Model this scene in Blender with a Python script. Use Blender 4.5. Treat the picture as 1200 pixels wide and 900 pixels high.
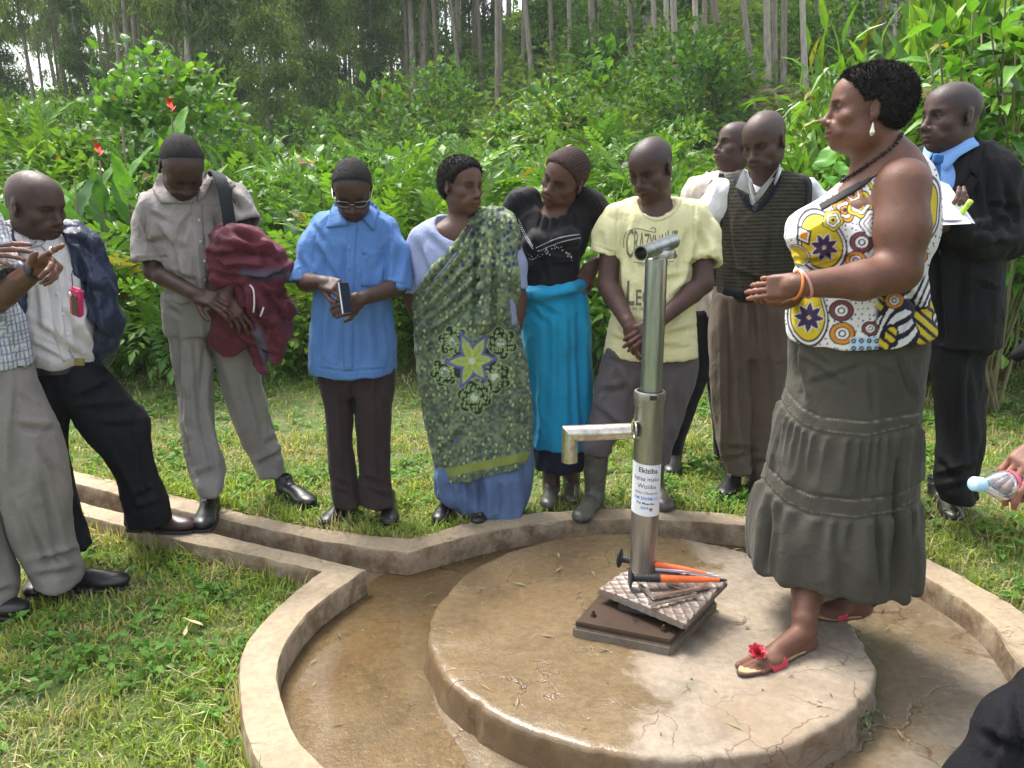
import bpy, bmesh, math, random
import numpy as np
from mathutils import Vector, Matrix
from mathutils.bvhtree import BVHTree

scene = bpy.context.scene
for _o in list(bpy.data.objects):
 bpy.data.objects.remove(_o)
rad = math.radians
random.seed(7)
RNG = np.random.default_rng(7)

# ---------------------------------------------------------------- camera
CAM_H = 1.4
PITCH = rad(13.0)
FPX = 933.333
cam_data = bpy.data.cameras.new('camera')
cam_data.lens = 28.0
cam_data.sensor_width = 36.0
cam_data.clip_start = 0.05
cam_data.clip_end = 600
cam = bpy.data.objects.new('camera', cam_data)
cam.location = (0, 0, CAM_H)
cam.rotation_euler = (rad(90) - PITCH, 0, 0)
scene.collection.objects.link(cam)
scene.camera = cam
cam['kind'] = 'helper'

# ---------------------------------------------------------------- sky, sun, exposure
SUN_EL, SUN_AZ = rad(62), rad(-40)      # azimuth: 0 = towards +y, positive towards +x
world = bpy.data.worlds.new('World')
scene.world = world
world.use_nodes = True
_n = world.node_tree.nodes
_l = world.node_tree.links
_bg = _n['Background']
_sky = _n.new('ShaderNodeTexSky')
_sky.sky_type = 'NISHITA'
_sky.sun_disc = False
_sky.sun_elevation = SUN_EL
_sky.sun_rotation = SUN_AZ
_sky.air_density = 1.0
_sky.dust_density = 4.0
_hs = _n.new('ShaderNodeHueSaturation')
_hs.inputs['Saturation'].default_value = 0.45
_l.new(_sky.outputs[0], _hs.inputs['Color'])
_l.new(_hs.outputs[0], _bg.inputs[0])
_bg.inputs[1].default_value = 0.15
sun_data = bpy.data.lights.new('sun', 'SUN')
sun_data.energy = 1.7
sun_data.angle = rad(20)
sun_data.color = (1.0, 0.96, 0.9)
sun = bpy.data.objects.new('sun', sun_data)
_d = Vector((math.sin(SUN_AZ) * math.cos(SUN_EL), math.cos(SUN_AZ) * math.cos(SUN_EL), math.sin(SUN_EL)))
sun.rotation_euler = _d.to_track_quat('Z', 'Y').to_euler()
sun.location = (0, 0, 10)
scene.collection.objects.link(sun)
scene.view_settings.view_transform = 'Standard'
scene.view_settings.look = 'None'
scene.view_settings.gamma = 1
scene.view_settings.exposure = 1.75
try:
 scene.cycles.max_bounces = 6
 scene.cycles.transparent_max_bounces = 6
except Exception:
 pass

# ---------------------------------------------------------------- reading positions off the photograph (1200 x 900)
_cp, _sp = math.cos(PITCH), math.sin(PITCH)

def ray(px, py):
 x = (px - 600) / FPX
 z = (450 - py) / FPX
 return np.array([x, _cp + z * _sp, -_sp + z * _cp])

def at(px, py, Y):
 r = ray(px, py)
 return np.array([0, 0, CAM_H]) + r * (Y / r[1])

def onz(px, py, z=0.0):
 r = ray(px, py)
 return np.array([0, 0, CAM_H]) + r * ((z - CAM_H) / r[2])

def depth_of(p):
 return p[1] * _cp - (p[2] - CAM_H) * _sp

def to_px(P):
 d = P[..., 1] * _cp - (P[..., 2] - CAM_H) * _sp
 u = P[..., 1] * _sp + (P[..., 2] - CAM_H) * _cp
 return 600 + FPX * P[..., 0] / d, 450 - FPX * u / d

# ---------------------------------------------------------------- object helpers
def tag(o, label=None, category=None, group=None, kind=None):
 if label: o['label'] = label
 if category: o['category'] = category
 if group: o['group'] = group
 if kind: o['kind'] = kind
 return o

def empty(name, loc=(0, 0, 0), label=None, category=None, group=None):
 o = bpy.data.objects.new(name, None)
 o.empty_display_size = 0.1
 o.location = loc
 scene.collection.objects.link(o)
 return tag(o, label, category, group)

def link(name, me, parent=None, mat=None, loc=None):
 o = bpy.data.objects.new(name, me)
 scene.collection.objects.link(o)
 if mat is not None and len(me.materials) == 0:
  me.materials.append(mat)
 if parent is not None:
  o.parent = parent
 if loc is not None:
  o.location = loc
 return o

def mesh_np(name, V, faces, smooth=True, col=None, origin=None):
 """faces: array (n,3) or (n,4) or list of such arrays"""
 V = np.asarray(V, dtype=np.float32)
 if origin is not None:
  V = V - np.asarray(origin, dtype=np.float32)
 if not isinstance(faces, (list, tuple)):
  faces = [faces]
 faces = [np.asarray(f, dtype=np.int32) for f in faces if len(f)]
 me = bpy.data.meshes.new(name)
 me.vertices.add(len(V))
 me.vertices.foreach_set('co', V.ravel())
 nl = sum(f.size for f in faces)
 nf = sum(len(f) for f in faces)
 me.loops.add(nl)
 me.loops.foreach_set('vertex_index', np.concatenate([f.ravel() for f in faces]))
 me.polygons.add(nf)
 starts = []
 s = 0
 for f in faces:
  k = f.shape[1]
  starts.append(s + k * np.arange(len(f)))
  s += f.size
 me.polygons.foreach_set('loop_start', np.concatenate(starts).astype(np.int32))
 me.polygons.foreach_set('use_smooth', np.full(nf, smooth))
 if col is not None:
  a = me.color_attributes.new('Col', 'FLOAT_COLOR', 'POINT')
  c = np.ones((len(V), 4), dtype=np.float32)
  c[:, :3] = col
  a.data.foreach_set('color', c.ravel())
 me.update(calc_edges=True)
 me.validate()
 return me

def dup(o, parent=None):
 c = o.copy()
 scene.collection.objects.link(c)
 c.parent = parent
 for ch in list(o.children):
  dup(ch, c)
 return c

# ---------------------------------------------------------------- noise
_LAT = np.random.default_rng(3).random((32, 32, 32)).astype(np.float32)

def vnoise(P, f=1.0, seed=0):
 """value noise 0..1; P (n,3); f scalar or 3-vector"""
 Q = np.asarray(P, dtype=np.float32) * np.asarray(f, dtype=np.float32) + seed * 7.31
 I = np.floor(Q).astype(np.int32)
 T = Q - I
 T = T * T * (3 - 2 * T)
 x0, y0, z0 = I[..., 0] & 31, I[..., 1] & 31, I[..., 2] & 31
 x1, y1, z1 = (x0 + 1) & 31, (y0 + 1) & 31, (z0 + 1) & 31
 tx, ty, tz = T[..., 0], T[..., 1], T[..., 2]
 L = _LAT
 a = L[x0, y0, z0] * (1 - tx) + L[x1, y0, z0] * tx
 b = L[x0, y1, z0] * (1 - tx) + L[x1, y1, z0] * tx
 c = L[x0, y0, z1] * (1 - tx) + L[x1, y0, z1] * tx
 d = L[x0, y1, z1] * (1 - tx) + L[x1, y1, z1] * tx
 return (a * (1 - ty) + b * ty) * (1 - tz) + (c * (1 - ty) + d * ty) * tz

def fbm(P, f=1.0, seed=0, oct=3):
 s, a, t = 0, 1.0, 0
 f = np.asarray(f, dtype=np.float32)
 for i in range(oct):
  s = s + a * vnoise(P, f * 2 ** i, seed + i * 3)
  t += a
  a *= 0.5
 return s / t

def ridge(n):
 return 1 - np.abs(2 * n - 1) * 2

def sstep(a, b, x):
 t = np.clip((x - a) / (b - a), 0, 1)
 return t * t * (3 - 2 * t)

# ---------------------------------------------------------------- materials
def new_mat(name):
 m = bpy.data.materials.new(name)
 m.use_nodes = True
 nt = m.node_tree
 return m, nt.nodes, nt.links, nt.nodes['Principled BSDF']

def N(nodes, t, **kw):
 n = nodes.new(t)
 for k, v in kw.items():
  if k in n.inputs:
   n.inputs[k].default_value = v
  else:
   setattr(n, k, v)
 return n

def mixc(nodes, links, fac, a, b, mode='MIX'):
 m = nodes.new('ShaderNodeMix')
 m.data_type = 'RGBA'
 m.blend_type = mode
 for sock, v in ((m.inputs[0], fac), (m.inputs[6], a), (m.inputs[7], b)):
  if hasattr(v, 'links'):
   links.new(v, sock)
  elif isinstance(v, (int, float)):
   sock.default_value = v
  else:
   sock.default_value = (*v, 1)
 return m.outputs[2]

def noise_node(nodes, links, scale, detail=4, rough=0.5, vec=None, dist=0.0):
 n = nodes.new('ShaderNodeTexNoise')
 n.inputs['Scale'].default_value = scale
 n.inputs['Detail'].default_value = detail
 n.inputs['Roughness'].default_value = rough
 n.inputs['Distortion'].default_value = dist
 if vec is not None:
  links.new(vec, n.inputs['Vector'])
 return n.outputs['Fac']

def ramp(nodes, links, src, pts):
 r = nodes.new('ShaderNodeValToRGB')
 els = r.color_ramp.elements
 while len(els) < len(pts):
  els.new(0.5)
 for e, (p, c) in zip(els, pts):
  e.position = p
  e.color = (*c, 1) if hasattr(c, '__len__') else (c, c, c, 1)
 links.new(src, r.inputs[0])
 return r.outputs[0]

def add_bump(nodes, links, bsdf, heights):
 """heights: list of (socket, strength, distance)"""
 prev = None
 for s, st, di in heights:
  b = nodes.new('ShaderNodeBump')
  b.inputs['Strength'].default_value = st
  b.inputs['Distance'].default_value = di
  links.new(s, b.inputs['Height'])
  if prev is not None:
   links.new(prev, b.inputs['Normal'])
  prev = b.outputs[0]
 links.new(prev, bsdf.inputs['Normal'])

def obj_coord(nodes):
 return nodes.new('ShaderNodeTexCoord').outputs['Object']

def mat_cloth(name, color, rough=0.85, var=0.25, attr=False, wr=0.35, sheen=0.06, weave=900, spec=0.25, wscale=14):
 m, n, l, b = new_mat(name)
 oc = obj_coord(n)
 if attr:
  a = n.new('ShaderNodeAttribute'); a.attribute_name = 'Col'
  base = a.outputs['Color']
 else:
  rgb = n.new('ShaderNodeRGB'); rgb.outputs[0].default_value = (*color, 1)
  base = rgb.outputs[0]
 big = noise_node(n, l, 5, 4, 0.6, oc)
 f1 = ramp(n, l, big, [(0.3, 1 - var), (0.7, 1 + var * 0.3)])
 c = mixc(n, l, 1.0, base, f1, 'MULTIPLY')
 wv = noise_node(n, l, weave * 0.4, 2, 0.6, oc)
 f2 = ramp(n, l, wv, [(0.3, 0.86), (0.7, 1.08)])
 c = mixc(n, l, 1.0, c, f2, 'MULTIPLY')
 l.new(c, b.inputs['Base Color'])
 b.inputs['Roughness'].default_value = rough
 b.inputs['Specular IOR Level'].default_value = spec
 b.inputs['Sheen Weight'].default_value = sheen
 w1 = noise_node(n, l, wscale, 3, 0.55, oc, 1.2)
 w2 = noise_node(n, l, wscale * 3.5, 2, 0.5, oc, 0.8)
 cr = noise_node(n, l, 7, 2, 0.5, oc, 2.2)
 crr = ramp(n, l, cr, [(0.42, 0.0), (0.5, 1.0), (0.58, 0.0)])
 add_bump(n, l, b, [(w1, wr, 0.02), (crr, wr * 0.55, 0.004), (w2, wr * 0.5, 0.006), (wv, 0.12, 0.0005)])
 return m

def mat_skin(name, rough=0.48):
 m, n, l, b = new_mat(name)
 oc = obj_coord(n)
 a = n.new('ShaderNodeAttribute'); a.attribute_name = 'Col'
 v = noise_node(n, l, 22, 5, 0.6, oc)
 f = ramp(n, l, v, [(0.3, 0.78), (0.7, 1.15)])
 c = mixc(n, l, 1.0, a.outputs['Color'], f, 'MULTIPLY')
 l.new(c, b.inputs['Base Color'])
 r = ramp(n, l, noise_node(n, l, 60, 3, 0.6, oc), [(0.3, rough - 0.07), (0.7, rough + 0.1)])
 l.new(r, b.inputs['Roughness'])
 b.inputs['Specular IOR Level'].default_value = 0.34
 b.inputs['Subsurface Weight'].default_value = 0.06
 b.inputs['Subsurface Radius'].default_value = (0.02, 0.006, 0.004)
 b.inputs['Subsurface Scale'].default_value = 0.3
 add_bump(n, l, b, [(noise_node(n, l, 260, 3, 0.6, oc), 0.4, 0.0018), (noise_node(n, l, 70, 4, 0.6, oc, 1.0), 0.3, 0.003)])
 return m

def mat_plain(name, color, rough=0.5, metal=0.0, spec=0.5, bump=0.0, bscale=60, var=0.15, emit=None, coat=0.0):
 m, n, l, b = new_mat(name)
 oc = obj_coord(n)
 v = noise_node(n, l, bscale * 0.35, 4, 0.6, oc)
 f = ramp(n, l, v, [(0.3, 1 - var), (0.7, 1 + var * 0.4)])
 rgb = n.new('ShaderNodeRGB'); rgb.outputs[0].default_value = (*color, 1)
 l.new(mixc(n, l, 1.0, rgb.outputs[0], f, 'MULTIPLY'), b.inputs['Base Color'])
 b.inputs['Roughness'].default_value = rough
 b.inputs['Metallic'].default_value = metal
 b.inputs['Specular IOR Level'].default_value = spec
 b.inputs['Coat Weight'].default_value = coat
 if bump:
  add_bump(n, l, b, [(noise_node(n, l, bscale, 4, 0.6, oc), bump, 0.003)])
 return m

# ---------------------------------------------------------------- simple solid builders (return V, F lists)
class MB:
 """collects small solids into one mesh"""
 def __init__(s):
  s.V = []; s.F3 = []; s.F4 = []; s.n = 0; s.C = []
 def add(s, V, F, col=None):
  V = np.asarray(V, dtype=np.float32)
  F = np.asarray(F, dtype=np.int32)
  s.V.append(V)
  (s.F3 if F.shape[1] == 3 else s.F4).append(F + s.n)
  s.C.append(np.tile(np.asarray(col if col is not None else (1, 1, 1), dtype=np.float32), (len(V), 1)) if col is None or np.ndim(col) == 1 else col)
  s.n += len(V)
  return s
 def box(s, c, h, M=None):
  x = np.array([[i, j, k] for i in (-1, 1) for j in (-1, 1) for k in (-1, 1)], dtype=float) * np.asarray(h)
  if M is not None:
   x = x @ np.asarray(M).T
  F = [[0, 1, 3, 2], [4, 6, 7, 5], [0, 4, 5, 1], [2, 3, 7, 6], [0, 2, 6, 4], [1, 5, 7, 3]]
  return s.add(x + np.asarray(c), F)
 def tube(s, pts, r, n=12, cap=True, closed=False):
  pts = np.asarray(pts, dtype=float)
  m = len(pts)
  r = np.broadcast_to(np.asarray(r, dtype=float), (m,))
  T = np.gradient(pts, axis=0)
  if closed:
   T = np.roll(pts, -1, 0) - np.roll(pts, 1, 0)
  T /= np.linalg.norm(T, axis=1)[:, None] + 1e-9
  up = np.array([0, 0, 1.0]) if abs(T[0][2]) < 0.9 else np.array([1.0, 0, 0])
  V = []
  u = np.cross(up, T[0]); u /= np.linalg.norm(u)
  for i in range(m):
   u = u - T[i] * np.dot(u, T[i]); u /= np.linalg.norm(u) + 1e-9
   w = np.cross(T[i], u)
   a = np.arange(n) * 2 * math.pi / n
   V.append(pts[i] + r[i] * (np.cos(a)[:, None] * u + np.sin(a)[:, None] * w))
  V = np.concatenate(V)
  F = []
  for i in range(m if closed else m - 1):
   j = (i + 1) % m
   for k in range(n):
    F.append([i * n + k, i * n + (k + 1) % n, j * n + (k + 1) % n, j * n + k])
  base = s.n
  s.add(V, F)
  if cap and not closed:
   c0 = s.n
   s.add([pts[0], pts[-1]], np.zeros((0, 3), dtype=np.int32))
   f = []
   for k in range(n):
    f.append([c0, base + (k + 1) % n, base + k])
    f.append([c0 + 1, base + (m - 1) * n + k, base + (m - 1) * n + (k + 1) % n])
   s.F3.append(np.array(f, dtype=np.int32))
  return s
 def lathe(s, prof, c=(0, 0, 0), M=None, n=24):
  """prof: list of (r, z)"""
  a = np.arange(n) * 2 * math.pi / n
  V = np.concatenate([np.stack([r * np.cos(a), r * np.sin(a), np.full(n, z)], 1) for r, z in prof])
  if M is not None:
   V = V @ np.asarray(M).T
  F = [[i * n + k, i * n + (k + 1) % n, (i + 1) * n + (k + 1) % n, (i + 1) * n + k] for i in range(len(prof) - 1) for k in range(n)]
  return s.add(V + np.asarray(c), F)
 def mesh(s, name, smooth=False, col=False, origin=None):
  V = np.concatenate(s.V)
  fs = []
  if s.F3: fs.append(np.concatenate([f.reshape(-1, 3) for f in s.F3]))
  if s.F4: fs.append(np.concatenate([f.reshape(-1, 4) for f in s.F4]))
  return mesh_np(name, V, fs, smooth, np.concatenate(s.C) if col else None, origin)

def smooth_by_angle(me, ang=40):
 me.polygons.foreach_set('use_smooth', np.ones(len(me.polygons), dtype=bool))
 try:
  me.set_sharp_from_angle(angle=rad(ang))
 except Exception:
  pass

def catmull(pts, n, closed=False):
 pts = np.asarray(pts, dtype=float)
 m = len(pts)
 out = []
 segs = m if closed else m - 1
 for i in range(segs):
  if closed:
   p0, p1, p2, p3 = pts[(i - 1) % m], pts[i], pts[(i + 1) % m], pts[(i + 2) % m]
  else:
   p0, p1, p2, p3 = pts[max(i - 1, 0)], pts[i], pts[i + 1], pts[min(i + 2, m - 1)]
  for t in np.arange(n) / n:
   out.append(0.5 * ((2 * p1) + (-p0 + p2) * t + (2 * p0 - 5 * p1 + 4 * p2 - p3) * t * t + (-p0 + 3 * p1 - 3 * p2 + p3) * t ** 3))
 if not closed:
  out.append(pts[-1])
 return np.array(out)
# ================================================================ implicit surfaces on a rectilinear grid
def axis_steps(lo, hi, coarse, fines=(), fine=None):
 xs = [lo]
 while xs[-1] < hi:
  x = xs[-1]
  st = coarse
  for a, b in fines:
   if a <= x <= b:
    st = fine
  xs.append(x + st)
 return np.array(xs, dtype=np.float32)

class Field:
 def __init__(s, lo, hi, step=0.006, fines=((), (), ()), fine=0.003):
  s.ax = [axis_steps(lo[i], hi[i], step, fines[i], fine) for i in range(3)]
  s.d = np.full([len(a) for a in s.ax], 1.0, dtype=np.float32)
 def region(s, lo, hi):
  sl = []
  for i in range(3):
   a = int(np.searchsorted(s.ax[i], lo[i])); b = int(np.searchsorted(s.ax[i], hi[i]))
   if b <= a: return None
   sl.append(slice(a, b))
  X = s.ax[0][sl[0]][:, None, None]; Y = s.ax[1][sl[1]][None, :, None]; Z = s.ax[2][sl[2]][None, None, :]
  return tuple(sl), X, Y, Z
 def apply(s, sl, dn, k, mode):
  d = s.d[sl]
  if mode == 'add':
   if k > 0:
    h = np.maximum(k - np.abs(d - dn), 0) / k
    r = np.minimum(d, dn) - h * h * (k * 0.25)
   else:
    r = np.minimum(d, dn)
  elif mode == 'sub':
   dn = -dn
   h = np.maximum(k - np.abs(d - dn), 0) / max(k, 1e-6)
   r = np.maximum(d, dn) + h * h * (k * 0.25)
  else:
   r = np.maximum(d, dn)
  s.d[sl] = r
 def cone(s, a, b, ra, rb=None, k=0.01, mode='add'):
  rb = ra if rb is None else rb
  a = np.asarray(a, dtype=np.float32); b = np.asarray(b, dtype=np.float32)
  m = k + 0.022
  g = s.region(np.minimum(a - ra, b - rb) - m, np.maximum(a + ra, b + rb) + m)
  if g is None: return s
  sl, X, Y, Z = g
  ab = b - a
  L = float(ab @ ab) + 1e-12
  px, py, pz = X - a[0], Y - a[1], Z - a[2]
  t = np.clip((px * ab[0] + py * ab[1] + pz * ab[2]) / L, 0, 1)
  dn = np.sqrt((px - t * ab[0]) ** 2 + (py - t * ab[1]) ** 2 + (pz - t * ab[2]) ** 2) - (ra + (rb - ra) * t)
  s.apply(sl, dn, k, mode)
  return s
 def ell(s, c, r, M=None, k=0.01, mode='add'):
  c = np.asarray(c, dtype=np.float32)
  r = np.asarray(r if hasattr(r, '__len__') else (r, r, r), dtype=np.float32)
  if M is None: M = np.eye(3)
  M = np.asarray(M, dtype=np.float32)
  ext = np.sqrt(((M * r[None, :]) ** 2).sum(1))
  m = k + 0.02
  g = s.region(c - ext - m, c + ext + m)
  if g is None: return s
  sl, X, Y, Z = g
  px, py, pz = X - c[0], Y - c[1], Z - c[2]
  q = [(M[0, i] * px + M[1, i] * py + M[2, i] * pz) / r[i] for i in range(3)]
  k1 = np.sqrt(q[0] ** 2 + q[1] ** 2 + q[2] ** 2) + 1e-6
  k2 = np.sqrt((q[0] / r[0]) ** 2 + (q[1] / r[1]) ** 2 + (q[2] / r[2]) ** 2) + 1e-6
  s.apply(sl, k1 * (k1 - 1) / k2, k, mode)
  return s
 def box(s, c, h, M=None, rnd=0.004, k=0.005, mode='add'):
  c = np.asarray(c, dtype=np.float32); h = np.asarray(h, dtype=np.float32)
  if M is None: M = np.eye(3)
  M = np.asarray(M, dtype=np.float32)
  ext = (np.abs(M) * h[None, :]).sum(1)
  m = k + 0.02
  g = s.region(c - ext - m, c + ext + m)
  if g is None: return s
  sl, X, Y, Z = g
  px, py, pz = X - c[0], Y - c[1], Z - c[2]
  q = [np.abs(M[0, i] * px + M[1, i] * py + M[2, i] * pz) - (h[i] - rnd) for i in range(3)]
  dn = np.sqrt(np.maximum(q[0], 0) ** 2 + np.maximum(q[1], 0) ** 2 + np.maximum(q[2], 0) ** 2) + np.minimum(np.maximum(np.maximum(q[0], q[1]), q[2]), 0) - rnd
  s.apply(sl, dn, k, mode)
  return s
 def loft(s, secs, k=0.02, mode='add', zlo=None, zhi=None, n=2.0, grow=0.0):
  """secs: rows (x, y, z, rx, ry, rot); z ordered either way; smooth interpolation over z"""
  S = np.asarray(secs, dtype=float)
  S = S[np.argsort(S[:, 2])]
  D = catmull(S, 8) if len(S) > 2 else S
  D = D[np.argsort(D[:, 2])]
  z0 = D[0, 2] if zlo is None else zlo
  z1 = D[-1, 2] if zhi is None else zhi
  D[:, 3:5] = np.maximum(D[:, 3:5] + grow, 0.004)
  rm = D[:, 3:5].max()
  m = k + 0.02
  g = s.region((D[:, 0].min() - rm - m, D[:, 1].min() - rm - m, z0 - m), (D[:, 0].max() + rm + m, D[:, 1].max() + rm + m, z1 + m))
  if g is None: return s
  sl, X, Y, Z = g
  zz = np.clip(Z.ravel(), D[0, 2], D[-1, 2])
  I = [np.interp(zz, D[:, 2], D[:, j]).astype(np.float32)[None, None, :] for j in (0, 1, 3, 4, 5)]
  ca, sa = np.cos(I[4]), np.sin(I[4])
  dx, dy = X - I[0], Y - I[1]
  u = (dx * ca + dy * sa) / I[2]
  v = (-dx * sa + dy * ca) / I[3]
  if n == 2.0:
   k1 = np.sqrt(u * u + v * v) + 1e-6
  else:
   k1 = (np.abs(u) ** n + np.abs(v) ** n) ** (1 / n) + 1e-6
  k2 = np.sqrt((u / I[2]) ** 2 + (v / I[3]) ** 2) + 1e-6
  dn = k1 * (k1 - 1) / k2 if n == 2.0 else (k1 - 1) * np.minimum(I[2], I[3])
  capd = np.maximum(z0 - Z, Z - z1)
  dn = np.maximum(dn, capd)
  s.apply(sl, dn, k, mode)
  return s
 def cut(s, p, nrm, lo=None, hi=None):
  """remove the side the normal points to (inside box lo..hi)"""
  lo = [-99] * 3 if lo is None else lo
  hi = [99] * 3 if hi is None else hi
  g = s.region(lo, hi)
  if g is None: return s
  sl, X, Y, Z = g
  nrm = np.asarray(nrm, dtype=np.float32); nrm = nrm / np.linalg.norm(nrm)
  dn = (X - p[0]) * nrm[0] + (Y - p[1]) * nrm[1] + (Z - p[2]) * nrm[2]
  s.apply(sl, dn.astype(np.float32), 0, 'int')
  return s
 def surface(s):
  d = s.d
  ins = d < 0
  nx, ny, nz = d.shape
  cnt = np.zeros((nx - 1, ny - 1, nz - 1), dtype=np.uint8)
  for i in (0, 1):
   for j in (0, 1):
    for k in (0, 1):
     cnt += ins[i:nx - 1 + i, j:ny - 1 + j, k:nz - 1 + k]
  act = np.flatnonzero((cnt > 0) & (cnt < 8))
  del cnt
  ci, cj, ck = np.unravel_index(act, (nx - 1, ny - 1, nz - 1))
  val = {}
  for i in (0, 1):
   for j in (0, 1):
    for k in (0, 1):
     val[(i, j, k)] = d[ci + i, cj + j, ck + k]
  acc = np.zeros((len(act), 3), dtype=np.float32)
  num = np.zeros(len(act), dtype=np.float32)
  cs = list(val.keys())
  for a in cs:
   for b in cs:
    if a < b and sum(abs(a[q] - b[q]) for q in range(3)) == 1:
     va, vb = val[a], val[b]
     m = (va < 0) != (vb < 0)
     t = np.where(m, va / np.where(m, va - vb, 1), 0)
     for q in range(3):
      acc[:, q] += np.where(m, a[q] + t * (b[q] - a[q]), 0)
     num += m
  acc /= np.maximum(num, 1)[:, None]
  V = np.empty_like(acc)
  for q, idx in enumerate((ci, cj, ck)):
   A = s.ax[q]
   V[:, q] = A[idx] + acc[:, q] * (A[idx + 1] - A[idx])
  quads = []
  sx, sy = (ny - 1) * (nz - 1), nz - 1
  for axis in range(3):
   if axis == 0:
    e = ins[:-1, 1:-1, 1:-1] != ins[1:, 1:-1, 1:-1]
    i, j, k = np.nonzero(e); j += 1; k += 1
    sg = ins[i, j, k]
    f = lambda a, b: i * sx + (j + a) * sy + (k + b)
   elif axis == 1:
    e = ins[1:-1, :-1, 1:-1] != ins[1:-1, 1:, 1:-1]
    i, j, k = np.nonzero(e); i += 1; k += 1
    sg = ~ins[i, j, k]
    f = lambda a, b: (i + a) * sx + j * sy + (k + b)
   else:
    e = ins[1:-1, 1:-1, :-1] != ins[1:-1, 1:-1, 1:]
    i, j, k = np.nonzero(e); i += 1; j += 1
    sg = ins[i, j, k]
    f = lambda a, b: (i + a) * sx + (j + b) * sy + k
   q = np.stack([f(-1, -1), f(0, -1), f(0, 0), f(-1, 0)], 1)
   q = np.where(sg[:, None], q, q[:, ::-1])
   quads.append(q)
  Q = np.concatenate(quads)
  Fq = np.searchsorted(act, Q.ravel()).reshape(-1, 4).astype(np.int32)
  s.d = None
  return V, Fq

def vnormals(V, F):
 a, b, c, d = (V[F[:, i]] for i in range(4))
 n = np.cross(c - a, d - b)
 out = np.zeros_like(V)
 for i in range(4):
  for q in range(3):
   out[:, q] += np.bincount(F[:, i], weights=n[:, q], minlength=len(V))
 return out / (np.linalg.norm(out, axis=1)[:, None] + 1e-9)

def relax(V, F, it=1, w=0.5):
 for _ in range(it):
  s = np.zeros_like(V); c = np.zeros(len(V), dtype=np.float32)
  for i in range(4):
   a, b = F[:, i], F[:, (i + 1) % 4]
   for q in range(3):
    s[:, q] += np.bincount(a, weights=V[b, q], minlength=len(V))
    s[:, q] += np.bincount(b, weights=V[a, q], minlength=len(V))
   c += np.bincount(a, minlength=len(V)) + np.bincount(b, minlength=len(V))
  V = V + w * (s / np.maximum(c, 1)[:, None] - V)
 return V

def subdivide(V, F):
 """linear quad subdivision"""
 E = np.concatenate([np.stack([F[:, i], F[:, (i + 1) % 4]], 1) for i in range(4)])
 Es = np.sort(E, 1)
 key = Es[:, 0].astype(np.int64) * len(V) + Es[:, 1]
 uk, inv = np.unique(key, return_inverse=True)
 ea, eb = uk // len(V), uk % len(V)
 EV = 0.5 * (V[ea] + V[eb])
 FV = V[F].mean(1)
 n, m = len(V), len(F)
 ei = (n + inv.reshape(4, m)).T
 fi = n + len(uk) + np.arange(m)
 q = [np.stack([F[:, i], ei[:, i], fi, ei[:, (i - 1) % 4]], 1) for i in range(4)]
 return np.concatenate([V, EV, FV]), np.concatenate(q)

def seg_dist2(px, py, a, b):
 ax, ay = a; bx, by = b
 dx, dy = bx - ax, by - ay
 L = dx * dx + dy * dy + 1e-9
 t = np.clip(((px - ax) * dx + (py - ay) * dy) / L, 0, 1)
 return np.hypot(px - ax - t * dx, py - ay - t * dy), t

def rot_z(a):
 c, s = math.cos(a), math.sin(a)
 return np.array([[c, -s, 0], [s, c, 0], [0, 0, 1.0]])
def rot_x(a):
 c, s = math.cos(a), math.sin(a)
 return np.array([[1.0, 0, 0], [0, c, -s], [0, s, c]])
def rot_y(a):
 c, s = math.cos(a), math.sin(a)
 return np.array([[c, 0, s], [0, 1.0, 0], [-s, 0, c]])
def unit(v):
 v = np.asarray(v, dtype=float)
 return v / (np.linalg.norm(v) + 1e-12)
# ================================================================ ground, kerb, slab
KERB_Z = 0.02
def strip(pairs_px, n=6):
 o = np.array([onz(*a, KERB_Z)[:2] if len(a) == 2 else a[:2] for a, b in pairs_px])
 i = np.array([onz(*b, KERB_Z)[:2] if len(b) == 2 else b[:2] for a, b in pairs_px])
 return catmull(o, n), catmull(i, n)
W3 = lambda x, y: (x, y, 0)
_far1 = [((-120, 506), (-120, 518)), ((-60, 519), (-60, 530)), ((84, 552), (86, 566)), ((192, 577), (196, 594)), ((265, 596), (258, 608)), ((353, 616), (353, 628)), ((430, 627), (427, 641)), ((482, 632), (478, 648))]
_far2 = [((482, 632), (478, 648)), ((540, 616), (543, 630)), ((590, 607), (600, 618)), ((660, 600), (670, 610)), ((775, 597), (775, 609)), ((880, 606), (880, 617)), ((985, 625), (975, 637)),
   ((1075, 651), (1065, 666)), ((1118, 671), (1100, 685)), ((1155, 692), (1130, 704)), ((1196, 718), (1165, 736)), (W3(1.77, 2.32), (1197, 782)),
   (W3(1.71, 1.98), W3(1.49, 1.97)), (W3(1.5, 1.62), W3(1.36, 1.75)), (W3(1.2, 1.32), W3(1.1, 1.47)), (W3(.8, 1.12), W3(.78, 1.27)), (W3(.4, 1.07), W3(.42, 1.22)), (W3(0, 1.17), W3(.06, 1.32)), (W3(-.36, 1.42), W3(-.25, 1.5)),
   ((308, 900), (381, 900)), ((289, 864), (348, 860)), ((282, 820), (331, 820)), ((282, 776), (326, 783)), ((297, 743), (339, 747)), ((333, 706), (372, 708)), ((377, 670), (430, 667))]
_near = [((377, 670), (430, 667)), ((280, 649), (317, 640)), ((188, 629), (218, 616)), ((98, 605), (128, 596)), ((-60, 566), (-60, 550)), ((-120, 552), (-120, 537))]
o1, i1 = strip(_far1); o2, i2 = strip(_far2); o3, i3 = strip(_near)
KO = np.concatenate([o1[:-1], o2[:-1], o3]); KI = np.concatenate([i1[:-1], i2[:-1], i3])
KM = 0.5 * (KO + KI)

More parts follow.
